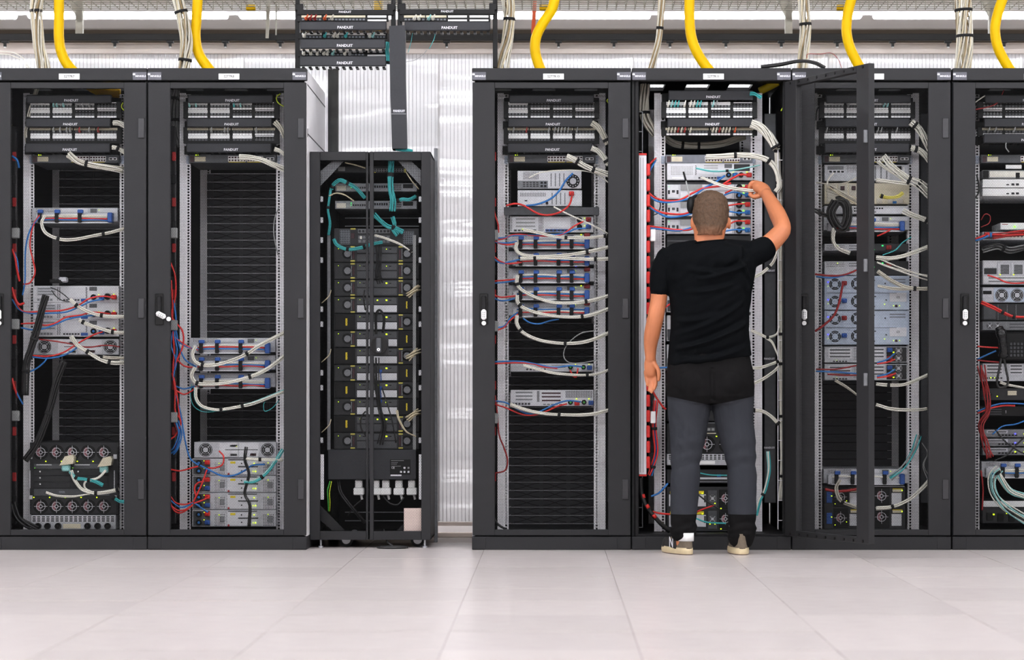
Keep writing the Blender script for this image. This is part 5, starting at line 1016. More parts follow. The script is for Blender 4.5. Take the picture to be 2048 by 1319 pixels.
cab(W10, [('thin white cable arching over the upper desktop computer', 'cwhite', 3, [(1058, 355), (1085, 344), (1130, 340), (1170, 342), (1198, 350), (1218, 366)]),
    ('thick blue cable curving in front of both desktop computers', 'cblue', 5, [(1146, 346), (1132, 360), (1118, 382), (1100, 398), (1075, 408), (1052, 411)]),
    ('red power cable sagging over the black shelf', 'cred', 5, [(1012, 411), (1030, 407), (1048, 411), (1072, 425), (1094, 430), (1120, 424), (1138, 410), (1144, 392)]),
    ('white cable slanting down right from the lower desktop computer', 'cwhite', 4, [(1107, 413), (1130, 425), (1165, 441), (1195, 455), (1216, 467)]),
    ('red power cable hanging at the top left', 'cred', 4, [(987, 395), (989, 425), (996, 448), (997, 465)]),
    ('red power cable crossing to the tall silver server', 'cred', 4, [(993, 479), (1008, 477), (1028, 469), (1060, 470), (1098, 472), (1125, 468), (1148, 452), (1168, 442)]),
    ('blue power cable crossing to the tall silver server', 'cblue', 4, [(993, 476), (1010, 475), (1024, 471), (1040, 470), (1120, 468), (1150, 458), (1172, 456)]),
    ('red power cable to the first cable arm', 'cred', 4, [(987, 481), (1002, 487), (1018, 489), (1034, 487)]),
    ('blue power cable to the first cable arm', 'cblue', 4, [(987, 483), (1006, 486), (1034, 483)]),
    ('red power cable to the second cable arm', 'cred', 4, [(987, 511), (1000, 522), (1018, 527), (1044, 524)]),
    ('blue power cable to the second cable arm', 'cblue', 4, [(987, 517), (1003, 526), (1025, 522), (1042, 518)]),
    ('red power cable to the third cable arm', 'cred', 4, [(987, 562), (1010, 560), (1034, 558)]),
    ('blue power cable to the third cable arm', 'cblue', 4, [(987, 566), (1010, 564), (1034, 560)]),
    ('red power cable to the fourth cable arm', 'cred', 4, [(987, 589), (1003, 594), (1034, 591)]),
    ('blue power cable to the fourth cable arm', 'cblue', 4, [(987, 596), (1005, 601), (1034, 596)]),
    ('red power cable to the fifth cable arm', 'cred', 4, [(992, 661), (1008, 654), (1018, 642), (1036, 628)]),
    ('blue power cable to the fifth cable arm', 'cblue', 4, [(992, 655), (1010, 651), (1020, 636), (1036, 624)]),
    ('blue cable sagging under the fifth cable arm', 'cblue', 4, [(1046, 636), (1060, 645), (1080, 647), (1100, 641), (1118, 638)]),
    ('grey cable circling in the empty space', 'cgrey', 2.8, [(1190, 661), (1165, 665), (1146, 677), (1130, 696), (1128, 714), (1140, 725), (1165, 725), (1192, 720)]),
    ('red power cable to the slim server', 'cred', 4, [(987, 727), (1030, 725), (1065, 727), (1085, 733), (1115, 736)]),
    ('blue power cable to the slim server', 'cblue', 4, [(987, 723), (1035, 722), (1070, 727), (1105, 734), (1140, 731), (1165, 733)]),
    ('red plug lead bent in a V under the slim server', 'cred', 4, [(1140, 740), (1147, 752), (1153, 752), (1156, 736)]),
    ('blue power cable to the tall lower server', 'cblue', 4, [(987, 801), (1012, 805), (1035, 818), (1058, 827), (1080, 822), (1110, 808), (1135, 801), (1162, 803)]),
    ('red power cable to the tall lower server', 'cred', 4, [(987, 807), (1012, 815), (1040, 827), (1064, 830), (1090, 823), (1115, 812), (1134, 807)]),
    ('red power cable drooping at the lower left', 'cdred', 4, [(990, 790), (995, 830), (998, 868), (1008, 895), (1015, 920), (1010, 940), (988, 946)]),
    ('black cable in the bottom left corner', 'cblack', 6, [(988, 1035), (996, 1048), (1012, 1058)]),
    ('yellow green earth wire at the top right', 'cyg', 2.8, [(1219, 196), (1214, 201), (1219, 208)])])
# open cabinet
pdu = thing('power_strip', 'long white power strip with red outlets in the open cabinet', 'power strip', (X(1283.5, .08), .08, Z(952, .08)))
ph = Z(307, .08)-Z(952, .08)
part('bar', lambda b: (b.cbox(-.024, .024, 0, .05, .008, ph-.008, .003), b.box(-.008, -.005, -.0015, 0, .02, ph-.02, 1), b.box(.006, .009, -.0015, 0, .02, ph-.02, 1)), ['pdu', 'cgrey'], pdu)
for z in (0, ph-.008): part('end_cap', lambda b: b.cbox(-.025, .025, -.001, .051, 0, .01, .002), 'cred', pdu, 'pducap', (0, 0, z))
for k in range(20):
    part('outlet', lambda b: b.cbox(.024, .042, -.005, .045, 0, .06, .004), 'cred', pdu, 'pduout', (0, 0, .04+k*.077))
part('meter_block', lambda b: b.cbox(.044, .07, .0, .03, -.03, .03, .003), 'white', pdu, None, (0, 0, Z(470, .08)-Z(952, .08))); part('meter_block', lambda b: b.cbox(.044, .07, 0, .03, -.03, .03, .003), 'white', pdu, None, (0, 0, Z(834, .08)-Z(952, .08)))
bun(W11, [('thick white cable bundle sweeping from the manager to the right', 'cwhite', 12, .021, [(1502, 247), (1520, 254), (1538, 272), (1553, 296)], (.97,), dict(r=.004)),
    ('white cable trunk running down the wire basket', 'cwhite', 8, .013, [(1554, 296, .12), (1556, 340, .14), (1561, 420, .15), (1561, 560, .15), (1563, 700, .15), (1564, 800, .15), (1566, 930, .15), (1562, 1000, .15)], (.03, .2, .3, .36, .55, .62, .75, .9), dict(r=.004)),
    ('white cable bundle curving right from the grey switch', 'cwhite', 9, .013, [(1412, 314), (1440, 313), (1475, 310), (1508, 312), (1535, 320), (1552, 338), (1559, 370), (1552, 384)], (.28, .6)),
    ('grey cables drooping behind the patch panels', 'cwhite2', 8, .016, [(1330, 276, .42), (1352, 288, .4), (1392, 291, .4), (1440, 288, .4), (1490, 272, .42)], (.36, .55), dict(r=.005)),
    ('grey cable bundle hanging behind the left rail', 'cwhite2', 10, .024, [(1290, 168, .3), (1288, 215, .3), (1292, 240, .3), (1312, 268, .32)], (.48,), dict(r=.006)),
    ('pale teal fibre lead across the silver server', ['cpteal', 'cteal'], 2, .004, [(1392, 336), (1425, 342), (1458, 341), (1485, 337), (1520, 330)], (.48,), dict(r=.0028)),
    ('teal stub leaving the topmost manager', 'cteal', 4, .009, [(1500, 187), (1510, 188), (1523, 195)], ()),
    ('white cables running to the man\'s raised hand', 'cwhite', 3, .007, [(1402, 355, .15), (1430, 366, .1), (1460, 375, .08), (1500, 380, .06), (1512, 381, .05)], ()),
    ('white cable trio at the man\'s raised elbow', 'cwhite', 3, .007, [(1506, 555), (1525, 545), (1545, 525), (1556, 500)], (.55,)),
    ('white cable fork right of the man\'s waist', 'cwhite', 2, .006, [(1502, 660), (1520, 668), (1535, 674), (1553, 668), (1560, 650)], (.5,)),
    ('white cable bowing down right of the man\'s waist', 'cwhite', 2, .005, [(1532, 675), (1545, 685), (1556, 712)], ()),
    ('upper white cable pair at the man\'s right hip', 'cwhite', 3, .007, [(1503, 736), (1520, 735), (1540, 728), (1557, 722)], (.98,)),
    ('lower white cable pair at the man\'s right hip', 'cwhite', 3, .007, [(1506, 768), (1525, 758), (1545, 744), (1558, 732)], ()),
    ('white cable bundle curving right of the man\'s thigh', 'cwhite', 4, .008, [(1505, 820), (1525, 822), (1542, 832), (1558, 848)], (.02, .98)),
    ('teal and white cables dropping beside the man\'s calf', ['cteal', 'cwhite', 'cpteal'], 4, .008, [(1536, 902), (1538, 940), (1530, 980), (1520, 1000), (1512, 1030)], (.62,)),
    ('black mains lead with red sleeves curving to the floor', ['cblack'], 1, .001, [(1283, 955, .1), (1285, 985, .1), (1295, 1012, .09), (1318, 1042, .1), (1340, 1062, .12)], (.32, .5, .68), dict(r=.011, tie='cred', tiew=.02)),
    ('blue and red cables tied low on the left', ['cblue', 'cred', 'cdred'], 5, .012, [(1312, 800), (1308, 850), (1312, 900), (1306, 930), (1300, 950)], (.3, .8))])
cab(W11, [('red power cable tied above the man\'s head', 'cred', 5, [(1298, 385), (1308, 394), (1330, 401), (1358, 400), (1385, 386), (1408, 376), (1440, 372), (1462, 366)]),
    ('blue power cable tied above the man\'s head', 'cblue', 5, [(1300, 393), (1315, 402), (1340, 404), (1380, 396), (1405, 378), (1428, 366), (1450, 351)]),
    ('red power cable rising to the silver server plug', 'cred', 5, [(1446, 369), (1462, 358), (1480, 349), (1494, 350)]),
    ('red power cable left of the man\'s headset', 'cred', 5, [(1298, 410), (1312, 420), (1330, 426), (1365, 428), (1388, 420), (1400, 412)]),
    ('blue power cable left of the man\'s headset', 'cblue', 5, [(1300, 415), (1316, 425), (1338, 434), (1368, 431), (1390, 424)]),
    ('red power cable level with the man\'s left ear', 'cred', 5, [(1298, 452), (1320, 455), (1350, 459), (1378, 459), (1398, 450)]),
    ('blue power cable level with the man\'s left ear', 'cblue', 5, [(1298, 456), (1325, 458), (1355, 461), (1380, 456), (1400, 447)]),
    ('red lead into the top red plug right of the man\'s head', 'cred', 4, [(1450, 386), (1470, 377), (1492, 375)]),
    ('red lead into the middle red plug right of the man\'s head', 'cred', 4, [(1455, 411), (1475, 408), (1492, 407)]),
    ('red lead into the bottom red plug right of the man\'s head', 'cred', 4, [(1455, 450), (1472, 442), (1492, 442)]),
    ('blue lead into the top blue plug right of the man\'s head', 'cblue', 4, [(1448, 390), (1468, 384), (1492, 390)]),
    ('blue lead into the middle blue plug right of the man\'s head', 'cblue', 4, [(1456, 422), (1475, 425), (1492, 425)]),
    ('blue lead into the bottom blue plug right of the man\'s head', 'cblue', 4, [(1450, 462), (1470, 459), (1492, 459)]),
    ('red cable looping low beside the long white power strip', 'cred', 5, [(1300, 770), (1310, 790), (1325, 812), (1332, 818)]),
    ('red power cable at the man\'s left ankle', 'cred', 5, [(1302, 1022), (1320, 1026), (1340, 1028)]),
    ('blue power cable beside the man\'s left calf', 'cblue', 5, [(1302, 992), (1318, 985), (1336, 966)]),
    ('red cable across the white enclosure between the calves', 'cred', 4, [(1392, 1024), (1405, 1018), (1428, 1010)]),
    ('teal cable across the white enclosure between the calves', 'cteal', 4, [(1392, 1036), (1415, 1044), (1452, 1046)]),
    ('black cable slanting over the white enclosure', 'cblack', 4, [(1392, 985), (1415, 1003), (1442, 1020)]),
    ('teal cable on the tray between the man\'s shins', 'cteal', 3, [(1394, 944), (1420, 949), (1455, 950)]),
    ('blue cable beside the man\'s left wrist', 'cblue', 4, [(1308, 735), (1322, 735), (1338, 734)]),
    ('yellow green earth wire at the open door\'s hinge', 'cyg', 3, [(1583, 184), (1572, 184), (1570, 205), (1562, 222)]),
    ('upper left red lead from the power strip', 'cred', 4, [(1298, 330), (1305, 322), (1312, 316, .2)]),
    ('upper left blue lead from the power strip', 'cblue', 4, [(1298, 345), (1306, 330), (1312, 320, .2)]),
    ('red lead below the man\'s elbow', 'cred', 4, [(1330, 615), (1338, 609), (1345, 606)]),
    ('dark curl of cable at the left rail', 'cblack', 3, [(1306, 430), (1316, 425), (1321, 408), (1312, 394), (1304, 388)])])
wb = thing('wire_basket', 'white wire basket holding cables at the right of the open cabinet', 'cable tray', P(1563, 1058, .1))
wo = Vector(wb.location)
for px in (1556, 1571):
    for yy in (.1, .17): part('long_wire', lambda b: b.tube([P(px, 1058, yy)-wo, P(px, 300, yy)-wo], .0025, 6), 'galv', wb)
for py in range(320, 1056, 40): part('cross_wire', lambda b: b.tube([P(1556, py, .17)-wo, P(1556, py, .1)-wo, P(1571, py, .1)-wo, P(1571, py, .17)-wo], .002, 6), 'galv', wb)
for py, s in ((541, 1), (717, 1), (895, 1)):
    pl = part('duct_brand', lambda b: b.cbox(-.028, .028, 0, .002, -.006, .006, .001), 'plate', bpy.data.objects[c11.name], None, (X(1539, .285)-c11.location.x, .287, Z(py, .285)))
    text('PANDUIT', .013, 'print', pl, (0, -.001, 0))
bun(W12, [('thick white cable bundle from the middle manager', 'cwhite', 9, .017, [(1822, 244), (1838, 258), (1852, 282), (1866, 310)], (.2,)),
    ('white cable bundle from the lowest manager', 'cwhite', 8, .014, [(1822, 296), (1838, 300), (1852, 312), (1868, 334)], (.22,)),
    ('white cables fanning from the switch to the right', 'cwhite', 9, .02, [(1762, 316), (1778, 332), (1800, 348), (1818, 360), (1838, 368), (1868, 392)], (.6, .82), dict(fan=.8)),
    ('level white cables under the switch', 'cwhite', 4, .009, [(1752, 360), (1785, 364), (1815, 366)], ()),
    ('white cable tuft tied at the right rail', 'cwhite', 6, .012, [(1805, 422), (1825, 430), (1848, 438), (1866, 448)], (.75,), dict(fan=.4)),
    ('white cable bundle rising to the right across the rail', 'cwhite', 5, .010, [(1752, 515), (1785, 516), (1815, 509), (1868, 489)], ()),
    ('white cables spreading from the green lit servers', 'cwhite', 3, .012, [(1755, 522), (1790, 535), (1830, 548), (1868, 558)], (), dict(fan=.5)),
    ('cream cable bundle tied over the upper pale blue array', 'cwhite2', 5, .009, [(1755, 542), (1785, 562), (1812, 574), (1840, 577), (1868, 576)], (.68,)),
    ('level cream cable pair over the upper pale blue array', 'cwhite2', 3, .007, [(1755, 572), (1790, 577), (1822, 577)], ()),
    ('white cable pair below the two lower servers', 'cwhite', 3, .008, [(1752, 768), (1785, 770), (1815, 766), (1868, 744)], (.28,)),
    ('white cable bundle sagging in the empty lower space', 'cwhite', 3, .008, [(1752, 809), (1780, 817), (1815, 819), (1848, 817), (1868, 811)], (.85,)),
    ('teal and grey cables by the lower right rail', ['cteal', 'cgrey'], 4, .012, [(1838, 870), (1825, 905), (1805, 935), (1780, 956)], (), dict(fan=.3)),
    ('white cable bundle rising from the storage enclosure', 'cwhite', 4, .009, [(1752, 1016), (1785, 1013), (1815, 1000), (1840, 980), (1868, 950)], (.25,)),
    ('white cable loop left of the storage enclosure', 'cwhite2', 3, .009, [(1680, 958), (1672, 975), (1680, 998), (1698, 1008), (1728, 1018)], (.62,)),
    ('cream cables from the beige cards', ['cwhite2', 'cold'], 5, .014, [(1655, 375), (1675, 384), (1700, 396), (1730, 412)], (), dict(fan=.4)),
    ('white cable bundle hanging below the black coil', 'cwhite', 4, .009, [(1668, 455), (1666, 480), (1676, 496), (1700, 506)], ()),
    ('white cable pair slanting down left of the door edge', 'cwhite2', 2, .006, [(1670, 760), (1695, 775), (1728, 800)], ()),
    ('yellow cable loop on the beige shelf', 'cyellow', 4, .008, [(1760, 391), (1775, 395), (1795, 393), (1806, 385)], (.1,)),
    ('black cable coil hanging over the slim white server', 'cblack', 7, .022, [(1672, 402), (1662, 425), (1672, 448), (1685, 456), (1694, 440), (1694, 415), (1684, 402), (1672, 402)], (), dict(r=.006)),
    ('black cables reaching left from the coil', 'cblack', 3, .01, [(1628, 420), (1645, 428), (1668, 432)], (), dict(r=.004))])
cab(W12, [('red power cable above the upper pale blue array', 'cdred', 5, [(1630, 548), (1660, 551), (1690, 549), (1730, 532)]),
    ('blue power cable above the upper pale blue array', 'cblue', 4, [(1632, 553), (1665, 555), (1700, 546), (1730, 528)]),
    ('dark red power cable bent between the pale blue arrays', 'cdred', 6, [(1630, 662), (1650, 648), (1668, 630), (1678, 605), (1686, 566)]),
    ('thin white cable across the top of the beige shelf', 'cwhite2', 3, [(1632, 365), (1670, 368), (1700, 362), (1728, 344)]),
    ('white lead dropping from the server ports on the left', 'cwhite', 4, [(1668, 345), (1658, 356), (1653, 370)]),
    ('red power cable between the two lower servers', 'cdred', 4, [(1632, 738), (1670, 738), (1700, 733), (1730, 727)]),
    ('blue power cable between the two lower servers', 'cblue', 4, [(1632, 742), (1680, 744), (1730, 748)]),
    ('red power cable on the lower server', 'cdred', 4, [(1655, 748), (1690, 750), (1730, 750)]),
    ('blue lead into the upper dual fan plug', 'cblue', 4, [(1754, 725), (1775, 718), (1790, 706)]),
    ('red lead into the upper dual fan plug', 'cred', 4, [(1754, 727), (1775, 724), (1790, 718)]),
    ('blue lead into the lower dual fan plug', 'cblue', 4, [(1754, 752), (1775, 747), (1790, 738)]),
    ('red lead into the lower dual fan plug', 'cred', 4, [(1754, 755), (1775, 752), (1792, 746)]),
    ('teal lead by the green lit servers', 'cteal', 3, [(1765, 510), (1790, 500), (1805, 485), (1822, 474)]),
    ('red lead by the green lit servers', 'cred', 4, [(1754, 472), (1768, 466), (1780, 460)]),
    ('thin grey wire dangling at the lower right', 'cgrey', 2.5, [(1844, 885), (1855, 905), (1848, 930), (1858, 955), (1862, 990)]),
    ('second thin grey wire crossing at the lower right', 'cgrey', 2.5, [(1862, 900), (1846, 930), (1858, 970), (1860, 1040)]),
    ('black cable stub at the upper left', 'cblack', 3, [(1632, 240, .2), (1634, 220, .2), (1645, 205, .2)]),
    ('dark red cable above the storage enclosure', 'cdred', 7, [(1650, 978), (1675, 982), (1705, 979), (1730, 974)])])
bun(W13, [('red cable bundle along the slim server', ['cdred', 'cred'], 7, .013, [(1985, 472), (2005, 470), (2030, 467), (2055, 465)], (), dict(fan=.2)),
    ('pair of red cables tied under the two silver fans', 'cred', 2, .008, [(1962, 604), (1985, 614), (2005, 624), (2025, 632), (2050, 634)], (.5, .8), dict(r=.005)),
    ('white cables fanning down at the bottom', ['cwhite', 'cpteal'], 6, .02, [(1998, 935), (1984, 955), (1988, 985), (2010, 1012), (2055, 1040)], (), dict(fan=.4)),
    ('pale teal cable bundle at the lowest cable arm', ['cpteal', 'cwhite'], 8, .014, [(1992, 940), (2004, 960), (2022, 982), (2052, 992)], (.1,)),
    ('white cable pair beneath the slotted server', 'cwhite', 2, .006, [(2000, 764), (2020, 770), (2055, 776)], ()),
    ('tangle of dark red cables at the left', 'cdred', 5, .014, [(1962, 730), (1972, 780), (1976, 820), (1962, 850), (1970, 885), (1980, 915)], (), dict(fan=.6, twist=2)),
    ('pale hank lying under the slim server with red cables', ['cgrey', 'cblack'], 6, .016, [(1965, 500, .2), (1995, 492, .2), (2020, 500, .2), (2050, 495, .2)], (.5,))])
cab(W13, [('red cable slanting up over the topmost manager', 'cdred', 3, [(1950, 219), (1975, 214), (1995, 205), (2008, 180)]),
    ('white cable beside the topmost manager', 'cwhite', 3, [(1950, 205), (1958, 199), (1970, 191)]),
    ('white cable hanging above the switch', 'cgrey', 3.5, [(2012, 284), (2012, 295), (2018, 304)]),
    ('black cable bowed at the left of the white appliances', 'cblack', 4, [(1953, 350), (1958, 370), (1957, 385), (1950, 396)]),
    ('red power cable at the slim server\'s left end', 'cred', 5, [(1950, 477), (1960, 474), (1970, 470)]),
    ('blue power cable at the slim server\'s left end', 'cblue', 5, [(1950, 481), (1964, 477), (1977, 471)]),
    ('red cable sagging under the square grilles', 'cred', 4, [(1975, 550), (1992, 555), (2012, 564), (2030, 566), (2052, 565)]),
    ('red wire loop above the modem', 'cdred', 2.5, [(1962, 440), (1970, 428), (1980, 432), (1978, 446), (1962, 454)]),
    ('red cable behind the telephone', 'cred', 4, [(1955, 692), (1975, 694), (1996, 695)]),
    ('blue cable rising behind the telephone', 'cblue', 4, [(1955, 718), (1972, 710), (1992, 701)]),
    ('red cable under the telephone', 'cdred', 4, [(1955, 720), (1975, 722), (1998, 724)]),
    ('blue cable across the black appliances', 'cblue', 4, [(1955, 822), (1975, 814), (2000, 807), (2025, 806), (2055, 808)]),
    ('red cable across the black appliances', 'cred', 4, [(1955, 826), (1978, 817), (2005, 811), (2030, 811)]),
    ('blue cable rising over the slim servers', 'cblue', 3.5, [(1985, 868), (2005, 852), (2030, 848), (2052, 840)]),
    ('black cable crossing the slim servers', 'cblack', 4, [(1990, 858), (2010, 882), (2035, 900), (2052, 908)]),
    ('second black cable crossing the slim servers', 'cblack', 4, [(2052, 870), (2030, 892), (2012, 910), (1990, 920)]),
    ('red cable hanging in the lower left', 'cdred', 4, [(1962, 940), (1966, 980), (1964, 1020)])])

# ------------------------------------------------------------------ above the cabinets
tag(part('column_post', lambda b: b.tube([(0, 0, 0), (0, 0, 2.5)], .029, 20), 'post', None, None, (X(666.5, .88), .88, 0), True), 'round dark grey post before the translucent wall', 'post')
ys = .95
st = thing('strut_rail', 'black rail running along above the cabinets', 'rail', (0, ys, Z(80, ys)))
part('beam', lambda b: b.cbox(-4.2, 4.2, 0, .04, 0, Z(67, ys)-Z(80, ys), .002), 'strut', st)
for px in [9, 229, 339.5, 450, 560, 670, 893, 1005, 1117, 1228, 1340, 1452, 1563, 1675, 1786, 1897, 2009]:
    cl = part('rail_clip', lambda b: (b.cbox(-.018, .018, -.002, .03, -.014, 0, .002), b.box(-.007, .007, .005, .02, -.034, -.012)), 'strut', st, 'clip', (X(px, ys), 0, 0))
    part('bolt', lambda b: b.tube([(0, .012, -.04), (0, .012, -.03)], .006, 8), 'white', cl, 'clipbolt')
# wire mesh tray under the ceiling
tz = Z(20, .92); tr = thing('wire_tray', 'wire mesh cable tray overhead along the top edge', 'cable tray', (0, .4, tz))
for k in range(9): part('long_wire', lambda b: b.tube([(-4.2, 0, 0), (4.2, 0, 0)], .003, 6), 'wire', tr, 'traywire', (0, k*.065, 0))
for z in (.05, .1): part('long_wire', lambda b: 0, 'wire', tr, 'traywire', (0, .52, z))
def cw(b):
    for k in range(-80, 81): b.tube([(k*.05, 0, .1), (k*.05, 0, .004), (k*.05, .52, .004), (k*.05, .52, .1)], .0026, 5)
tag(part('cross_wires', cw, 'wire', tr), kind='stuff')
for i, px in enumerate((150, 1568, 1975)):
    h = thing('tray_support', ['slanted grey tray support above the leftmost cabinet', 'slanted grey tray support above the open cabinet', 'slanted grey tray support above the rightmost cabinet'][i], 'bracket', P(px, 0, 1.4), 0, 'grey tray supports')
    o = Vector(h.location)
    part('strut', lambda b: b.prism([((p[0]-150)/360, (0-p[1])/360) for p in ((130, -20), (140, -30), (166, 12), (166, 45), (157, 45))], -.02, .02), 'zinc', h, 'tsup')
    part('hanger', lambda b: b.cbox(.005, .045, -.02, .02, -.19, .1, .003), 'zinc', h, 'thang')
tag(part('hanger_bar', lambda b: b.prism([(p[0], p[1]) for p in ((X(531, .9), Z(76, .9)), (X(537, .9), Z(76, .9)), (X(541, .9), Z(-12, .9)), (X(533, .9), Z(-12, .9)))], .9, .912), 'zinc', None), 'flat grey hanger bar reaching down to the black rail', 'bar')
tag(part('hanger_rod', lambda b: b.tube([P(552, 70, .9), P(553, -12, .9)], .004, 6), 'zinc', None), 'thin rod hanging beside the flat grey bar', 'rod')
tag(part('orange_pipe', lambda b: b.tube([P(1066, 68, 1.3), P(1071, -20, 1.3)], .011, 8), 'corange', None, None, (0, 0, 0), True), 'narrow orange pipe above cabinet S2T7R10', 'pipe')
for i, (px, w) in enumerate(((501, 'S2T7R8'), (1088, 'S2T7R10'), (1683, 'half hidden one'))):
    t = thing('capped_bracket', f'grey bracket with yellow end cap over cabinet {w}', 'bracket', P(px, 20, .8), 0, 'brackets with yellow caps')
    part('arm', lambda b: b.cbox(-.015, .015, 0, .03, .03, .12, .002), 'zinc', t, 'carm'); part('end_cap', lambda b: b.cbox(-.024, .024, -.004, .034, 0, .03, .003), 'yellow', t, 'ccap')
tag(part('duct_drop', lambda b: b.tube([P(757, -15, 1.2), P(756, 60, 1.2)], .025, 12), 'yellow', None, None, (0, 0, 0), True), 'yellow tube behind the upper patch frame', 'hose')
# ribbed yellow hoses
def hose(label, pts):
    pp = crom([P(*p) for p in pts], 14); o = pp[0].copy(); n = 220
    L = [0]
    for i in range(1, len(pp)): L.append(L[-1]+(pp[i]-pp[i-1]).length)
    q = []; j = 0
    for k in range(n):
        s = L[-1]*k/(n-1)
        while j < len(pp)-2 and L[j+1] < s: j += 1
        f = (s-L[j])/max(1e-9, L[j+1]-L[j]); q.append(pp[j].lerp(pp[j+1], f)-o)
    tag(part('cable_hose', lambda b: b.tube(q, [.0262+.0005*(k % 2) for k in range(n)], 18), 'yellow', None, None, o, True), label, 'hose', 'ribbed yellow cable hoses')
def hz(a): return [(x, y, .47) for x, y in a]
hose('yellow hose dropping onto the leftmost cabinet', hz([(118, -14), (118, 40), (118, 75), (123, 105), (138, 133), (172, 165), (200, 182), (240, 186)]))
hose('yellow hose dropping onto cabinet S2T7R8', hz([(396, -14), (393, 40), (391, 75), (398, 108), (418, 138), (440, 165)]))
hose('yellow hose bent like an S above cabinet S2T7R10', hz([(1112, -14), (1104, 18), (1086, 46), (1073, 72), (1070, 98), (1076, 125), (1090, 160)]))
hose('yellow hose dropping onto the open cabinet', hz([(1379, -14), (1379, 35), (1383, 75), (1396, 108), (1418, 140), (1440, 162)]))
hose('yellow hose ending behind the open door\'s top corner', hz([(1706, -14), (1696, 25), (1693, 62), (1700, 95), (1716, 128), (1735, 160)]))
hose('yellow hose at the far right over the rightmost cabinet', hz([(2010, -14), (1997, 22), (1990, 58), (1996, 95), (2014, 130), (2034, 160)]))
tag(part('hose_end', lambda b: b.tube(crom([P(1555, 164, .4), P(1540, 172, .4), P(1520, 182, .42)], 6), .02, 14), 'tagyellow', None, None, (0, 0, 0), True), 'yellow hose end inside the open cabinet\'s top right corner', 'hose')
# white cable drops
def drop(label, pts, n, R, ties, **k): bundle(label, ['cold', 'cwhite2', 'cold_d', 'cwhite2', 'cold', 'cwhite2', 'cwhite'], [(x, y, .42) for x, y in pts], n, R, .0045, ties, 'white cable drops above the cabinets', **k)
drop('white cable drop above the leftmost cabinet, one strap near the top', [(75, -12), (72, 18), (74, 50), (78, 90), (84, 120), (90, 150)], 16, .029, (.23,), fan=.25)
drop('white cable drop with two straps above cabinet S2T7R8', [(352, -12), (361, 20), (368, 50), (373, 85), (370, 120), (366, 150)], 16, .031, (.24, .8), fan=-.25)
drop('white cable drop beside the upper patch frame', [(1014, -12), (1018, 20), (1018, 45), (1015, 80), (1008, 115), (1003, 150)], 15, .028, (.35,), fan=.35)
drop('slim white cable drop above the open cabinet', [(1324, -12), (1321, 40), (1317, 80), (1309, 115), (1300, 150)], 10, .015, (.35,), fan=.2)
drop('white cable drop where the black cables cross', [(1606, -12), (1609, 30), (1611, 60), (1608, 100), (1604, 150)], 16, .028, (.42,))
drop('widest white cable drop with two straps above the rightmost cabinets', [(1925, -12), (1927, 25), (1929, 60), (1929, 95), (1924, 150)], 22, .042, (.22, .62))
for i, pts in enumerate(([(-6, 102), (25, 105), (48, 118), (60, 140)], [(-6, 108), (20, 110), (45, 122), (58, 140)])):
    cable(['upper thin white cable arching on the leftmost cabinet\'s top', 'lower thin white cable arching on the leftmost cabinet\'s top'][i], 'cwhite', [(a, b, .3) for a, b in pts], 2.5, 'thin white cables', 'network_cable')
bundle('black cable bundle lying on top by the open door', 'cblack', [(1522, 134, .2), (1560, 129, .2), (1600, 122, .22), (1630, 126, .2), (1650, 136, .2)], 5, .008, .005, (), None)
cable('thin red wire looping above the open door', 'cdred', [(1614, 116, .25), (1616, 108, .25), (1640, 108, .25), (1662, 106, .25), (1676, 118, .25), (1684, 138, .25)], 1.5)
# patch frames hanging above the gap
yf = .33
def frame(x0, x1, y0, y1a, y1b, label):
    t = thing('overhead_frame', label, 'frame', P((x0+x1)/2, max(y1a, y1b), yf)); o = Vector(t.location)
    for x, yb in ((x0, y1a), (x1, y1b)): part('upright', lambda b: b.cbox(X(x, yf)-o.x-.012, X(x, yf)-o.x+.012, .02, .06, Z(yb, yf)-o.z, Z(y0-10, yf)-o.z, .002), 'black', t)
    tb = part('top_bar', lambda b: b.cbox(X(x0, yf)-o.x, X(x1, yf)-o.x, 0, .03, Z(y0+11, yf)-o.z, Z(y0, yf)-o.z, .002), 'black', t)
    text('PANDUIT', .015, 'print', tb, (0, -.001, Z(y0+5, yf)-o.z))
    for x in (x0+4, x1-4): part('hanger_clamp', lambda b: b.cbox(-.02, .02, 0, .06, -.005, .03, .003), 'black', t, 'hclamp', (X(x, yf)-o.x, 0, Z(y0, yf)-o.z))
    for x in (x0, x1): part('hanger_rod', lambda b: b.tube([(0, .03, 0), (0, .03, .25)], .012, 8), 'black', t, 'hrod', (X(x, yf)-o.x, 0, Z(y0, yf)-o.z))
frame(594, 786, 19, 136, 134, 'left overhead frame holding three rows of patch panels'); frame(799, 990, 18, 75, 134, 'right overhead frame holding one row of patch panels')
def upcover(x0, x1, y0, y1, label):
    t = thing('cable_manager', label, 'cable manager', P((x0+x1)/2, y1, yf-.1), 0, 'overhead cable managers'); w = (X(x1, yf-.1)-X(x0, yf-.1))/2; h = (y1-y0)/sc_(yf-.1)
    part('cover', lambda b: b.cbox(-w, w, 0, .02, 0, h, .004), 'manager', t); text('PANDUIT', .019, 'print', t, (.01, -.001, h*.3))
    def fg(b):
        for k in range(13): b.cbox(-w+.01+k*(2*w-.03)/12, -w+.024+k*(2*w-.03)/12, .02, .1, -.008, 0, .001)
    part('fingers', fg, 'black', t)
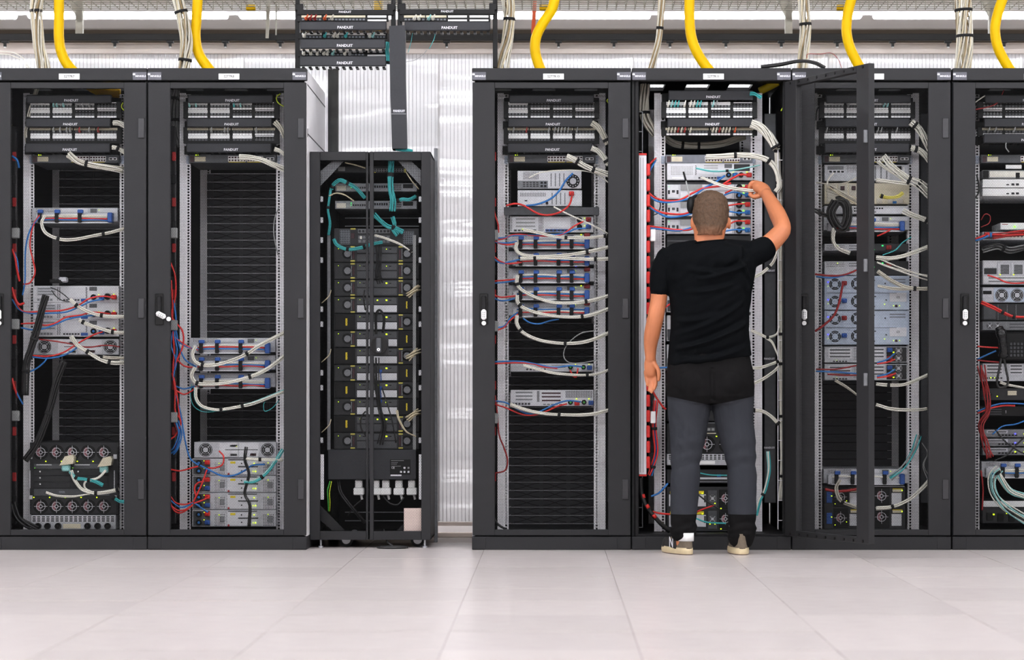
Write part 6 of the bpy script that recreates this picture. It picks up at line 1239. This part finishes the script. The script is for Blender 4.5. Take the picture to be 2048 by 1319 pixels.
def upbay(xs, y0, label, lights, plugs):
    t = thing('patch_bay', label, 'patch panel', P((xs[0][0]+xs[-1][1])/2, y0+13, yf), 0, 'overhead patch panels'); o = Vector(t.location)
    part('panel_plate', lambda b: b.cbox(X(xs[0][0]-8, yf)-o.x, X(xs[-1][1]+4, yf)-o.x, 0, .02, 0, 12.5/sc_(yf), .001), 'black', t)
    for (a, e), k in zip(xs, lights):
        part('label_strip', lambda b: b.cbox(X(a, yf)-o.x, X(e, yf)-o.x, -.005, 0, 7.5/sc_(yf), 12/sc_(yf), .001), 'cream' if k == 'c' else 'white', t)
        if k == 'w': part('paper_labels', lambda b: b.cbox(X(a, yf)-o.x, X(e, yf)-o.x, -.004, 0, .001, 4/sc_(yf), .001), 'white', t)
        else: item(t, ('ports', a, y0+6.5, e, y0+11.5, 6, 1, 'black', 'mgrey'), lambda q: X(q, yf)-o.x, lambda q: Z(q, yf)-o.z)
    for px, m in plugs:
        part('patch_lead', lambda b: (b.cbox(-.008, .008, -.03, 0, -.008, .008, .004), b.tube(crom([(0, -.03, 0), (.006, -.045, .004), (.012, -.05, .016)], 4), .004, 6)), m, t, ('uplead', m), (X(px, yf)-o.x, 0, .012))
upbay([(603, 643), (648, 690), (690, 731), (735, 773)], 30, 'topmost patch panel in the left overhead frame', 'cccw', [(613, 'corange'), (621, 'cdred'), (630, 'cdred'), (650, 'corange'), (664, 'cwhite2')])
upbay([(604, 644), (647, 688), (689, 730), (734, 771)], 65, 'middle patch panel in the left overhead frame', 'gggg', [(609, 'cwhite'), (650, 'cteal'), (668, 'cwhite'), (675, 'cwhite'), (692, 'cteal'), (740, 'cwhite'), (746, 'cpteal')])
upbay([(604, 643), (645, 686), (688, 729), (735, 771)], 100, 'lowest patch panel in the left overhead frame', 'gggw', [(608, 'cwhite'), (622, 'cwhite'), (635, 'cwhite'), (648, 'cwhite'), (655, 'cwhite'), (666, 'cpteal'), (690, 'cwhite'), (700, 'cgrey')])
upbay([(808, 850), (852, 893), (896, 934), (939, 977)], 30, 'patch panel in the right overhead frame', 'ccww', [(829, 'cwhite'), (838, 'cwhite'), (858, 'cpteal'), (866, 'cwhite')])
upcover(600, 773, 43, 60, 'upper cable manager in the left overhead frame'); upcover(600, 771, 78, 97, 'middle cable manager in the left overhead frame'); upcover(599, 772, 112, 132, 'lower cable manager in the left overhead frame'); upcover(809, 981, 43, 61, 'cable manager in the right overhead frame')
vd = thing('vertical_duct', 'tall dark grey cable duct dropping from the overhead frame', 'duct', P(797, 300, yf-.12)); o = Vector(vd.location); yv = yf-.12
part('cover', lambda b: b.prism([(X(p[0], yv)-o.x, Z(p[1], yv)-o.z) for p in ((784, 297), (814, 297), (811, 160), (810.5, 50), (778, 52), (780, 160))], 0, .06), 'manager', vd)
bp = part('brand_plate', lambda b: b.box(-.027, .027, -.001, 0, -.008, .008), 'plate', vd, None, (0, 0, Z(222, yv)-o.z)); text('PANDUIT', .014, 'print', bp, (.003, -.0015, 0))
part('seam', lambda b: b.box(X(783, yv)-o.x, X(812, yv)-o.x, -.001, 0, Z(228, yv)-o.z, Z(227, yv)-o.z), 'cgrey', vd)
bundle('teal fibre bundle between the left overhead frame and the tall duct', 'cteal', [(776, 84, .3), (774, 100, .3), (776, 116, .3), (775, 128, .3)], 8, .010, .003, (.95,), None)
bundle('teal fibres spilling over the short cabinet\'s roof', 'cteal', [(788, 297, .25), (800, 299, .24), (812, 300, .24), (824, 302, .26)], 8, .008, .0028, (.02,), None)
cable('thin beige wire arcing right of the duct', 'cgrey', [(812, 124, .3), (830, 120, .3), (845, 110, .3), (854, 100, .3)], 1.5)
cable('teal fibre dangling under the right overhead frame', 'cteal', [(871, 64, .3), (868, 78, .3), (858, 98, .3)], 1.5)
cable('teal fibre dangling right beside the duct', 'cteal', [(825, 66, .3), (822, 84, .3), (816, 105, .3)], 1.5)

# ------------------------------------------------------------------ the man working at the open cabinet, seen from behind
mat('skin', (198, 122, 82), .5, 0, .05, 18, .1); mat('hair', (82, 60, 42), .75, 0, .3, 160, .8); mat('shirt', (8, 10, 13), .85, 0, .08, 300, .2, spec=.08)
mat('sole', (216, 198, 160), .6, 0, .06, 40); mat('suede', (112, 100, 86), .85, 0, .1, 90, .3); mat('shoe_dark', (36, 34, 34), .8, 0, .1, 90, .2); mat('eye', (240, 238, 232), .3, 0, .02, 9); mat('iris', (60, 44, 34), .3); mat('lip', (176, 104, 92), .5)
YP = -.33
def Q(px, py, dy=0.): return P(px, py, YP+dy)
def ring_pts(py, xl, xr, dy, b, tilt=0., n=32, e=2.3):
    y = YP; cx, cz = (X(xl, y)+X(xr, y))/2, Z(py, y); a = (X(xr, y)-X(xl, y))/2; out = []
    for k in range(n):
        t = 2*math.pi*k/n; c, s = math.cos(t), math.sin(t)
        x = a*math.copysign(abs(c)**(2/e), c); yy = b*math.copysign(abs(s)**(2/e), s)
        out.append((cx+x, y+dy+yy, cz+tilt*x))
    return out
def limb(b, pts, radii, n=16, flat=1., seg=4):
    pp = crom(pts, seg); rr = []
    for i in range(len(pts)-1):
        for k in range(seg): rr.append(radii[i]+(radii[i+1]-radii[i])*k/seg)
    rr.append(radii[-1])
    d0 = (pp[0]-pp[1]).normalized(); d1 = (pp[-1]-pp[-2]).normalized()
    pp = [pp[0]+d0*rr[0]*.75, pp[0]+d0*rr[0]*.45]+pp+[pp[-1]+d1*rr[-1]*.45, pp[-1]+d1*rr[-1]*.75]; rr = [rr[0]*.45, rr[0]*.85]+rr+[rr[-1]*.85, rr[-1]*.45]
    b.tube(pp, rr, n, 0, True, flat)
def blob(b, c, rx_, ry_, rz_, n=12):
    rs = []
    for i in range(1, n):
        t = math.pi*i/n; rs.append([(c[0]+rx_*math.sin(t)*math.cos(2*math.pi*k/n), c[1]+ry_*math.sin(t)*math.sin(2*math.pi*k/n), c[2]-rz_*math.cos(t)) for k in range(n)])
    b.rings(rs)
def solid(b, name, mats, voxel, it=3, off=(0, 0, 0), disp=None, cut=None):
    me = b.mesh('tmp', mats, True, off); o = bpy.data.objects.new('tmp', me); COL.objects.link(o)
    r = o.modifiers.new('r', 'REMESH'); r.mode = 'VOXEL'; r.voxel_size = voxel
    s = o.modifiers.new('s', 'SMOOTH'); s.factor = .5; s.iterations = it
    bpy.context.view_layer.update()
    out = bpy.data.meshes.new_from_object(o.evaluated_get(bpy.context.evaluated_depsgraph_get()))
    bpy.data.objects.remove(o); bpy.data.meshes.remove(me); out.name = name
    out.materials.clear()
    for m in (mats if isinstance(mats, (list, tuple)) else [mats]): out.materials.append(M[m] if isinstance(m, str) else m)
    if disp:
        nrm = [v.normal.copy() for v in out.vertices]
        for v, nn in zip(out.vertices, nrm): v.co += nn*disp(v.co+Vector(off))
    out.polygons.foreach_set('use_smooth', [True]*len(out.polygons)); out.update(); return out
man = thing('person', 'man seen from behind in black T-shirt and grey work trousers, right arm raised', 'person', (X(1420, YP), YP, 0)); mo = Vector(man.location)
HEAD = [(500, 1384, 1452, 0, .058), (486, 1389, 1447, .002, .058), (474, 1389, 1449, .012, .066), (462, 1388, 1452, .022, .082), (450, 1387, 1455, .03, .093), (437, 1386, 1456.5, .033, .099), (422, 1386, 1457.5, .033, .101), (408, 1388, 1456, .033, .098), (397, 1392, 1452, .033, .09), (389, 1399, 1445, .033, .074), (384, 1408, 1436, .033, .046)]
body = MB()
body.rings([ring_pts(*h, e=2.1) for h in HEAD])
blob(body, Q(1421, 464, .085), .045, .04, .035)                      # jaw and chin
blob(body, Q(1421, 440, .135), .012, .02, .02)                       # nose
blob(body, Q(1421, 428, .12), .042, .016, .01)                       # brow
for px in (1384.5, 1458.5): blob(body, Q(px, 446, .03), .009, .02, .029)     # ears
body.rings([ring_pts(*r) for r in [(492, 1375, 1460, 0, .06), (505, 1340, 1500, 0, .085), (530, 1330, 1508, 0, .1), (600, 1345, 1495, 0, .1), (700, 1346, 1494, 0, .1), (780, 1340, 1500, 0, .11), (800, 1345, 1495, 0, .1)]])
for c0, pts in ((0, [(1378, 795), (1378, 830), (1374, 880), (1371, 925), (1369, 970), (1367, 1030), (1366, 1085)]), (1, [(1466, 795), (1468, 830), (1478, 880), (1483, 925), (1484, 970), (1484, 1030), (1482, 1088)])):
    limb(body, [Q(*p) for p in pts], [.08, .085, .07, .055, .055, .045, .04])
limb(body, [Q(1336, 516), Q(1321, 555), Q(1318, 595), Q(1311, 635, .0), Q(1304, 668, .03), Q(1301, 692, .05), Q(1301, 716, .06)], [.05, .045, .0405, .040, .039, .032, .0255])
limb(body, [Q(1500, 512), Q(1530, 495, .02), Q(1554, 473, .06), Q(1565, 456, .09), Q(1555, 428, .18), Q(1541, 402, .26), Q(1533, 388, .31)], [.05, .05, .046, .042, .042, .034, .029])
# left hand, hanging: palm and five fingers
limb(body, [Q(1301, 712, .06), Q(1301, 728, .065), Q(1302, 744, .07)], [.025, .032, .031], 14, .6)
for pts, r in (([(1309, 744, .075), (1312, 758, .07), (1311, 770, .055), (1308, 778, .045)], .0095), ([(1303, 747, .08), (1306, 763, .075), (1306, 776, .06), (1303, 784, .05)], .0098), ([(1297, 746, .08), (1299, 762, .078), (1300, 774, .065), (1298, 781, .055)], .0093), ([(1291, 742, .078), (1292, 754, .078), (1294, 764, .07), (1294, 770, .06)], .0083), ([(1308, 726, .05), (1316, 738, .04), (1318, 750, .035), (1317, 760, .035)], .0102)):
    limb(body, [Q(*p) for p in pts], [r*1.15, r*1.05, r, r*.8], 10)
# right hand, closed on the cable
limb(body, [Q(1534, 391, .3), Q(1527, 379, .35), Q(1517, 373, .375)], [.029, .034, .034], 14, .72)
for pts, r in (([(1516, 365, .385), (1506, 364, .395), (1500, 369, .4), (1498, 375, .395)], .0098), ([(1514, 371, .39), (1504, 372, .405), (1499, 378, .405), (1499, 384, .395)], .0098), ([(1515, 378, .39), (1507, 381, .405), (1502, 386, .4), (1503, 391, .39)], .0093), ([(1518, 385, .38), (1511, 390, .395), (1508, 394, .39), (1510, 397, .38)], .0085), ([(1526, 388, .34), (1515, 393, .345), (1506, 393, .355), (1499, 389, .365)], .0108)):
    limb(body, [Q(*p) for p in pts], [r*1.15, r*1.05, r, r*.82], 10)
link('body', solid(body, 'body', 'skin', .0042, 3, mo), man)
for s in (-1, 1):
    e = part('eye', lambda b: blob(b, (0, 0, 0), .011, .008, .009), 'eye', man, 'eyeball', Vector(Q(1421+s*13, 433, .129))-mo, True); part('iris', lambda b: blob(b, (0, .006, 0), .005, .004, .005, 8), 'iris', e, 'iris')
part('mouth', lambda b: blob(b, (0, 0, 0), .022, .006, .006), 'lip', man, None, Vector(Q(1421, 456, .122))-mo, True)
# short brown hair
hb = MB(); hr = []
for (py, xl, xr, dy, b_) in HEAD[2:]:
    k = min(1, (478-py)/26)
    hr.append(ring_pts(py-1.2 if py < 400 else py, xl-1.3*k, xr+1.3*k, dy-.012-.012*max(0, (py-415)/60), b_*.965+.002*k, e=2.1))
hr.append(ring_pts(380.5, 1412, 1432, .02, .03)); hb.rings(hr)
def hf(p):
    px = CX+p.x*sc_(YP); py = CY-(p.z-CZ)*sc_(YP); d = .0028*(noise.noise(p*70)+.6*noise.noise(Vector((p.x*150, p.y*150, p.z*60))))
    edge = 474-.021*(px-1421)**2+7*noise.noise(Vector((px*.35, 1.3, py*.1))) if p.y < YP+.03 else 452
    return d-.013*min(1, max(0, (py-edge+14)/24))
def hair_mat():
    m = M['hair']; nt = m.node_tree; b = nt.nodes['Principled BSDF']; N = nt.nodes.new
    tc = N('ShaderNodeTexCoord'); sp = N('ShaderNodeSeparateXYZ'); nt.links.new(tc.outputs['Object'], sp.inputs[0])
    r = N('ShaderNodeMapRange'); r.inputs[1].default_value = Z(450, YP); r.inputs[2].default_value = Z(472, YP); r.inputs[3].default_value = 0; r.inputs[4].default_value = .55; nt.links.new(sp.outputs[2], r.inputs[0])
    old = b.inputs['Base Color'].links[0].from_socket; mx = N('ShaderNodeMix'); mx.data_type = 'RGBA'
    nt.links.new(r.outputs[0], mx.inputs[0]); nt.links.new(old, mx.inputs[6]); mx.inputs[7].default_value = lin((150, 98, 68)); nt.links.new(mx.outputs[2], b.inputs['Base Color'])
hair_mat()                                                            # cropped shorter towards the nape, scalp shows through
link('hair', solid(hb, 'hair', 'hair', .004, 2, mo, hf), man)
# T-shirt
sh = MB()
sh.rings([ring_pts(*r) for r in [(483, 1389, 1448, -.004, .066, .09), (489, 1378, 1460, -.004, .078, .07), (496, 1353, 1488, 0, .094, .08), (506, 1334, 1508, 0, .110, .06), (524, 1327, 1514, 0, .120), (552, 1330, 1510, 0, .124), (582, 1337, 1504, 0, .123), (620, 1341, 1499, 0, .120), (660, 1341, 1498, 0, .120), (695, 1337, 1501, 0, .124, -.0), (722, 1334, 1504, 0, .129, .13)]])
limb(sh, [Q(1336, 514), Q(1322, 545), Q(1319, 582)], [.056, .053, .0465], 20); limb(sh, [Q(1492, 514), Q(1514, 504, .01), Q(1531, 496, .02)], [.064, .063, .060], 20)
limb(sh, [Q(1350, 506), Q(1420, 499), Q(1496, 503)], [.05, .055, .055], 20)
FOLDS = [(1345, 700, 1500, 640, .010), (1345, 672, 1490, 600, .006), (1350, 722, 1500, 690, .008), (1370, 540, 1490, 535, .006), (1390, 560, 1500, 520, .007), (1360, 585, 1480, 560, .004), (1345, 640, 1440, 625, .004), (1480, 490, 1500, 560, .006), (1335, 520, 1345, 600, .005), (1500, 700, 1490, 560, .005)]
def fold(p):
    px = CX+p.x*sc_(YP); py = CY-(p.z-CZ)*sc_(YP); d = 0
    for (x0, y0, x1, y1, h) in FOLDS:
        dx, dy = x1-x0, y1-y0; L = math.hypot(dx, dy); u = ((px-x0)*dx+(py-y0)*dy)/(L*L); q = ((px-x0)*dy-(py-y0)*dx)/L + 9*math.sin(u*3.1)
        w = max(0, 1-abs(2*u-1)**3) if 0 <= u <= 1 else 0
        d += w*h*(math.exp(-(q/5.)**2)-.55*math.exp(-((q-9)/6.)**2))
    d += .0025*noise.noise(Vector((p.x*14+p.z*9, p.y*9, p.z*26-p.x*12)))
    return d*2.4*min(1, max(.12, (YP-.005-p.y)/.07))
shirt = link('t_shirt', solid(sh, 't_shirt', 'shirt', .0055, 5, mo, fold), man)
part('collar', lambda b: b.tube([Vector(p)-mo for p in ring_pts(483.5, 1387.5, 1449.5, -.004, .068, .09)+ring_pts(483.5, 1387.5, 1449.5, -.004, .068, .09)[:1]], .0045, 8), 'shirt', shirt, None, (0, 0, 0), True)
# trousers: grey with black seat and cuffs (sewn panels of other cloth)
def trouser_mat():
    m = bpy.data.materials.new('trousers'); m.use_nodes = True; nt = m.node_tree; b = nt.nodes['Principled BSDF']; N = nt.nodes.new; Lk = nt.links.new
    b.inputs['Roughness'].default_value = .85; b.inputs['Specular IOR Level'].default_value = .12
    tc = N('ShaderNodeTexCoord'); sp = N('ShaderNodeSeparateXYZ'); Lk(tc.outputs['Object'], sp.inputs[0])
    def math_(op, a, c):
        n = N('ShaderNodeMath'); n.operation = op
        for i, v in enumerate((a, c)):
            if v is None: continue
            if isinstance(v, (int, float)): n.inputs[i].default_value = v
            else: Lk(v, n.inputs[i])
        return n.outputs[0]
    ax = math_('ABSOLUTE', math_('SUBTRACT', sp.outputs[0], X(1420, YP)-mo.x), None)
    zb = math_('ADD', math_('MULTIPLY', ax, .21), Z(810, YP)); seat = math_('GREATER_THAN', sp.outputs[2], zb)
    cuff = math_('LESS_THAN', sp.outputs[2], Z(1027, YP)); msk = math_('MAXIMUM', seat, cuff)
    no = N('ShaderNodeTexNoise'); no.inputs['Scale'].default_value = 260; Lk(tc.outputs['Object'], no.inputs['Vector'])
    bp = N('ShaderNodeBump'); bp.inputs['Strength'].default_value = .25; bp.inputs['Distance'].default_value = .002; Lk(no.outputs['Fac'], bp.inputs['Height']); Lk(bp.outputs[0], b.inputs['Normal'])
    mx = N('ShaderNodeMix'); mx.data_type = 'RGBA'; Lk(msk, mx.inputs[0]); mx.inputs[6].default_value = lin((54, 56, 62)); mx.inputs[7].default_value = lin((18, 17, 18)); Lk(mx.outputs[2], b.inputs['Base Color']); return m
tr = MB()
tr.rings([ring_pts(*r) for r in [(704, 1341, 1498, 0, .115), (722, 1336, 1503, 0, .125), (745, 1332, 1507, -.004, .134), (770, 1331, 1509, -.008, .14), (792, 1333, 1508, -.008, .138), (806, 1340, 1500, -.004, .12)]])
for px in (1385, 1458): blob(tr, Q(px, 768, -.075), .085, .075, .085, 16)
limb(tr, [Q(*p) for p in [(1379, 785, -.005), (1378, 830), (1375, 880), (1371.5, 920, -.0), (1370, 965), (1368, 1010), (1367, 1045, -.005), (1366, 1064, -.01)]], [.109, .101, .084, .07, .071, .066, .0625, .061], 24)
limb(tr, [Q(*p) for p in [(1465, 785, -.005), (1467, 830), (1476, 880), (1482, 920), (1484, 965), (1484, 1015), (1484, 1055, -.005), (1482, 1077, -.01)]], [.107, .097, .084, .071, .072, .070, .067, .062], 24)
def tfold(p):
    px = CX+p.x*sc_(YP); py = CY-(p.z-CZ)*sc_(YP); d = .003*noise.noise(Vector((p.x*16, p.y*10, p.z*22+p.x*14)))
    for (cy, w, h) in ((915, 7, .004), (932, 6, -.003), (1058, 5, .005), (1048, 5, -.004), (1072, 5, .004), (886, 8, .003)): d += h*math.exp(-((py-cy+6*math.sin(px*.06))/w)**2)
    d -= .012*math.exp(-((px-1421)/5.)**2)*(1 if 735 < py < 800 else 0)*math.exp(-max(0, 748-py)/10)
    return d
link('trousers', solid(tr, 'trousers', [trouser_mat()], .0055, 5, mo, tfold), man)
# trainers
def outline(L, w0, n=28):
    pts = []
    for k in range(n):
        t = 2*math.pi*k/n; u = .5-.5*math.cos(t); s = math.sin(t)
        w = w0*(.78+.22*math.sin(min(1, u*1.3)*math.pi*.5))*abs(s)**.62*(1 if s >= 0 else -1); pts.append((w, -.055+u*L))
    return pts
def shoe(px, py, yaw, logo):
    y = YP-.02; o = Vector((X(px, y), y, 0))-mo
    t = link('shoe', None, man, o, (0, 0, yaw)); t.empty_display_size = .05
    def up(b):
        b.rings([[(p[0]*s, p[1] if p[1] < L*.55-.055 else p[1], z) for p in outline(L, .047)] for (z, L, s) in ((.022, .282, 1.), (.04, .28, .97), (.058, .255, .9), (.074, .2, .82), (.09, .15, .78), (.102, .125, .74))])
    part('upper', up, 'suede', t, 'shoeup', (0, 0, 0), True)
    def so(b): b.rings([[(p[0]*s, p[1]*s, z) for p in outline(.29, .05)] for (z, s) in ((.0, .95), (.006, 1.), (.02, 1.02), (.034, .99))])
    part('sole', so, 'sole', t, 'shoesole', (0, 0, 0), True)
    part('outsole', lambda b: b.rings([[(p[0]*.98, p[1]*.98, z) for p in outline(.29, .05)] for z in (0, .005)]), 'maroon', t, 'outsole')
    part('toe_cap', lambda b: b.rings([[(p[0]*s, .13+p[1]*.35*1.0, z) for p in outline(.28, .047)] for (z, s) in ((.03, 1.03), (.05, .98), (.066, .86), (.076, .6))]), 'shoe_dark', t, 'toecap', (0, 0, 0), True)
    if logo: part('heel_tab', lambda b: b.rings([[(p[0]*s, -.057+(p[1]+.055)*.32, z) for p in outline(.28, .047)] for (z, s) in ((.066, .82), (.085, .84), (.106, .84))]), 'white', t, 'heeltab', (0, 0, 0), True)
    if logo:
        lm = text_mesh('N', .07, 'print'); link('logo', lm, t, (-.0475, .06, .055), (0, 0, -math.pi/2))
        part('side_panel', lambda b: b.cbox(-.0465, -.035, .015, .15, .026, .07, .01), 'shoe_dark', t)
shoe(1370, 1107, math.radians(20), True); shoe(1482, 1105, math.radians(3), False)
# headset worn by the man
hs = thing('headset', 'black headset with thin antenna on the man\'s head', 'headset', Q(1384, 410, .03)); o = Vector(hs.location)
part('ear_cup', lambda b: blob(b, (-.006, 0, 0), .02, .036, .042, 14), 'black', hs, None, (0, 0, 0), True); part('ear_cup', lambda b: blob(b, Q(1450, 420, .095)-o, .012, .03, .034, 14), 'black', hs, None, (0, 0, 0), True)
part('headband', lambda b: b.tube([p-o for p in crom([Q(1383, 405, .03), Q(1385, 397, .06), Q(1393, 392, .1), Q(1421, 389, .125), Q(1441, 393, .12), Q(1448, 402, .11), Q(1450, 414, .095)], 6)], .008, 8), 'black', hs, None, (0, 0, 0), True)
part('antenna', lambda b: b.tube([p-o for p in crom([Q(1381, 404, .03), Q(1376, 380, .06), Q(1372, 362, .08), Q(1367, 344, .1)], 4)], .0035, 8), 'cgrey', hs, None, (0, 0, 0), True)
part('antenna_tip', lambda b: b.tube([p-o for p in (Q(1372, 362, .08), Q(1367, 344, .1))], .005, 8), 'black', hs, None, (0, 0, 0), True)
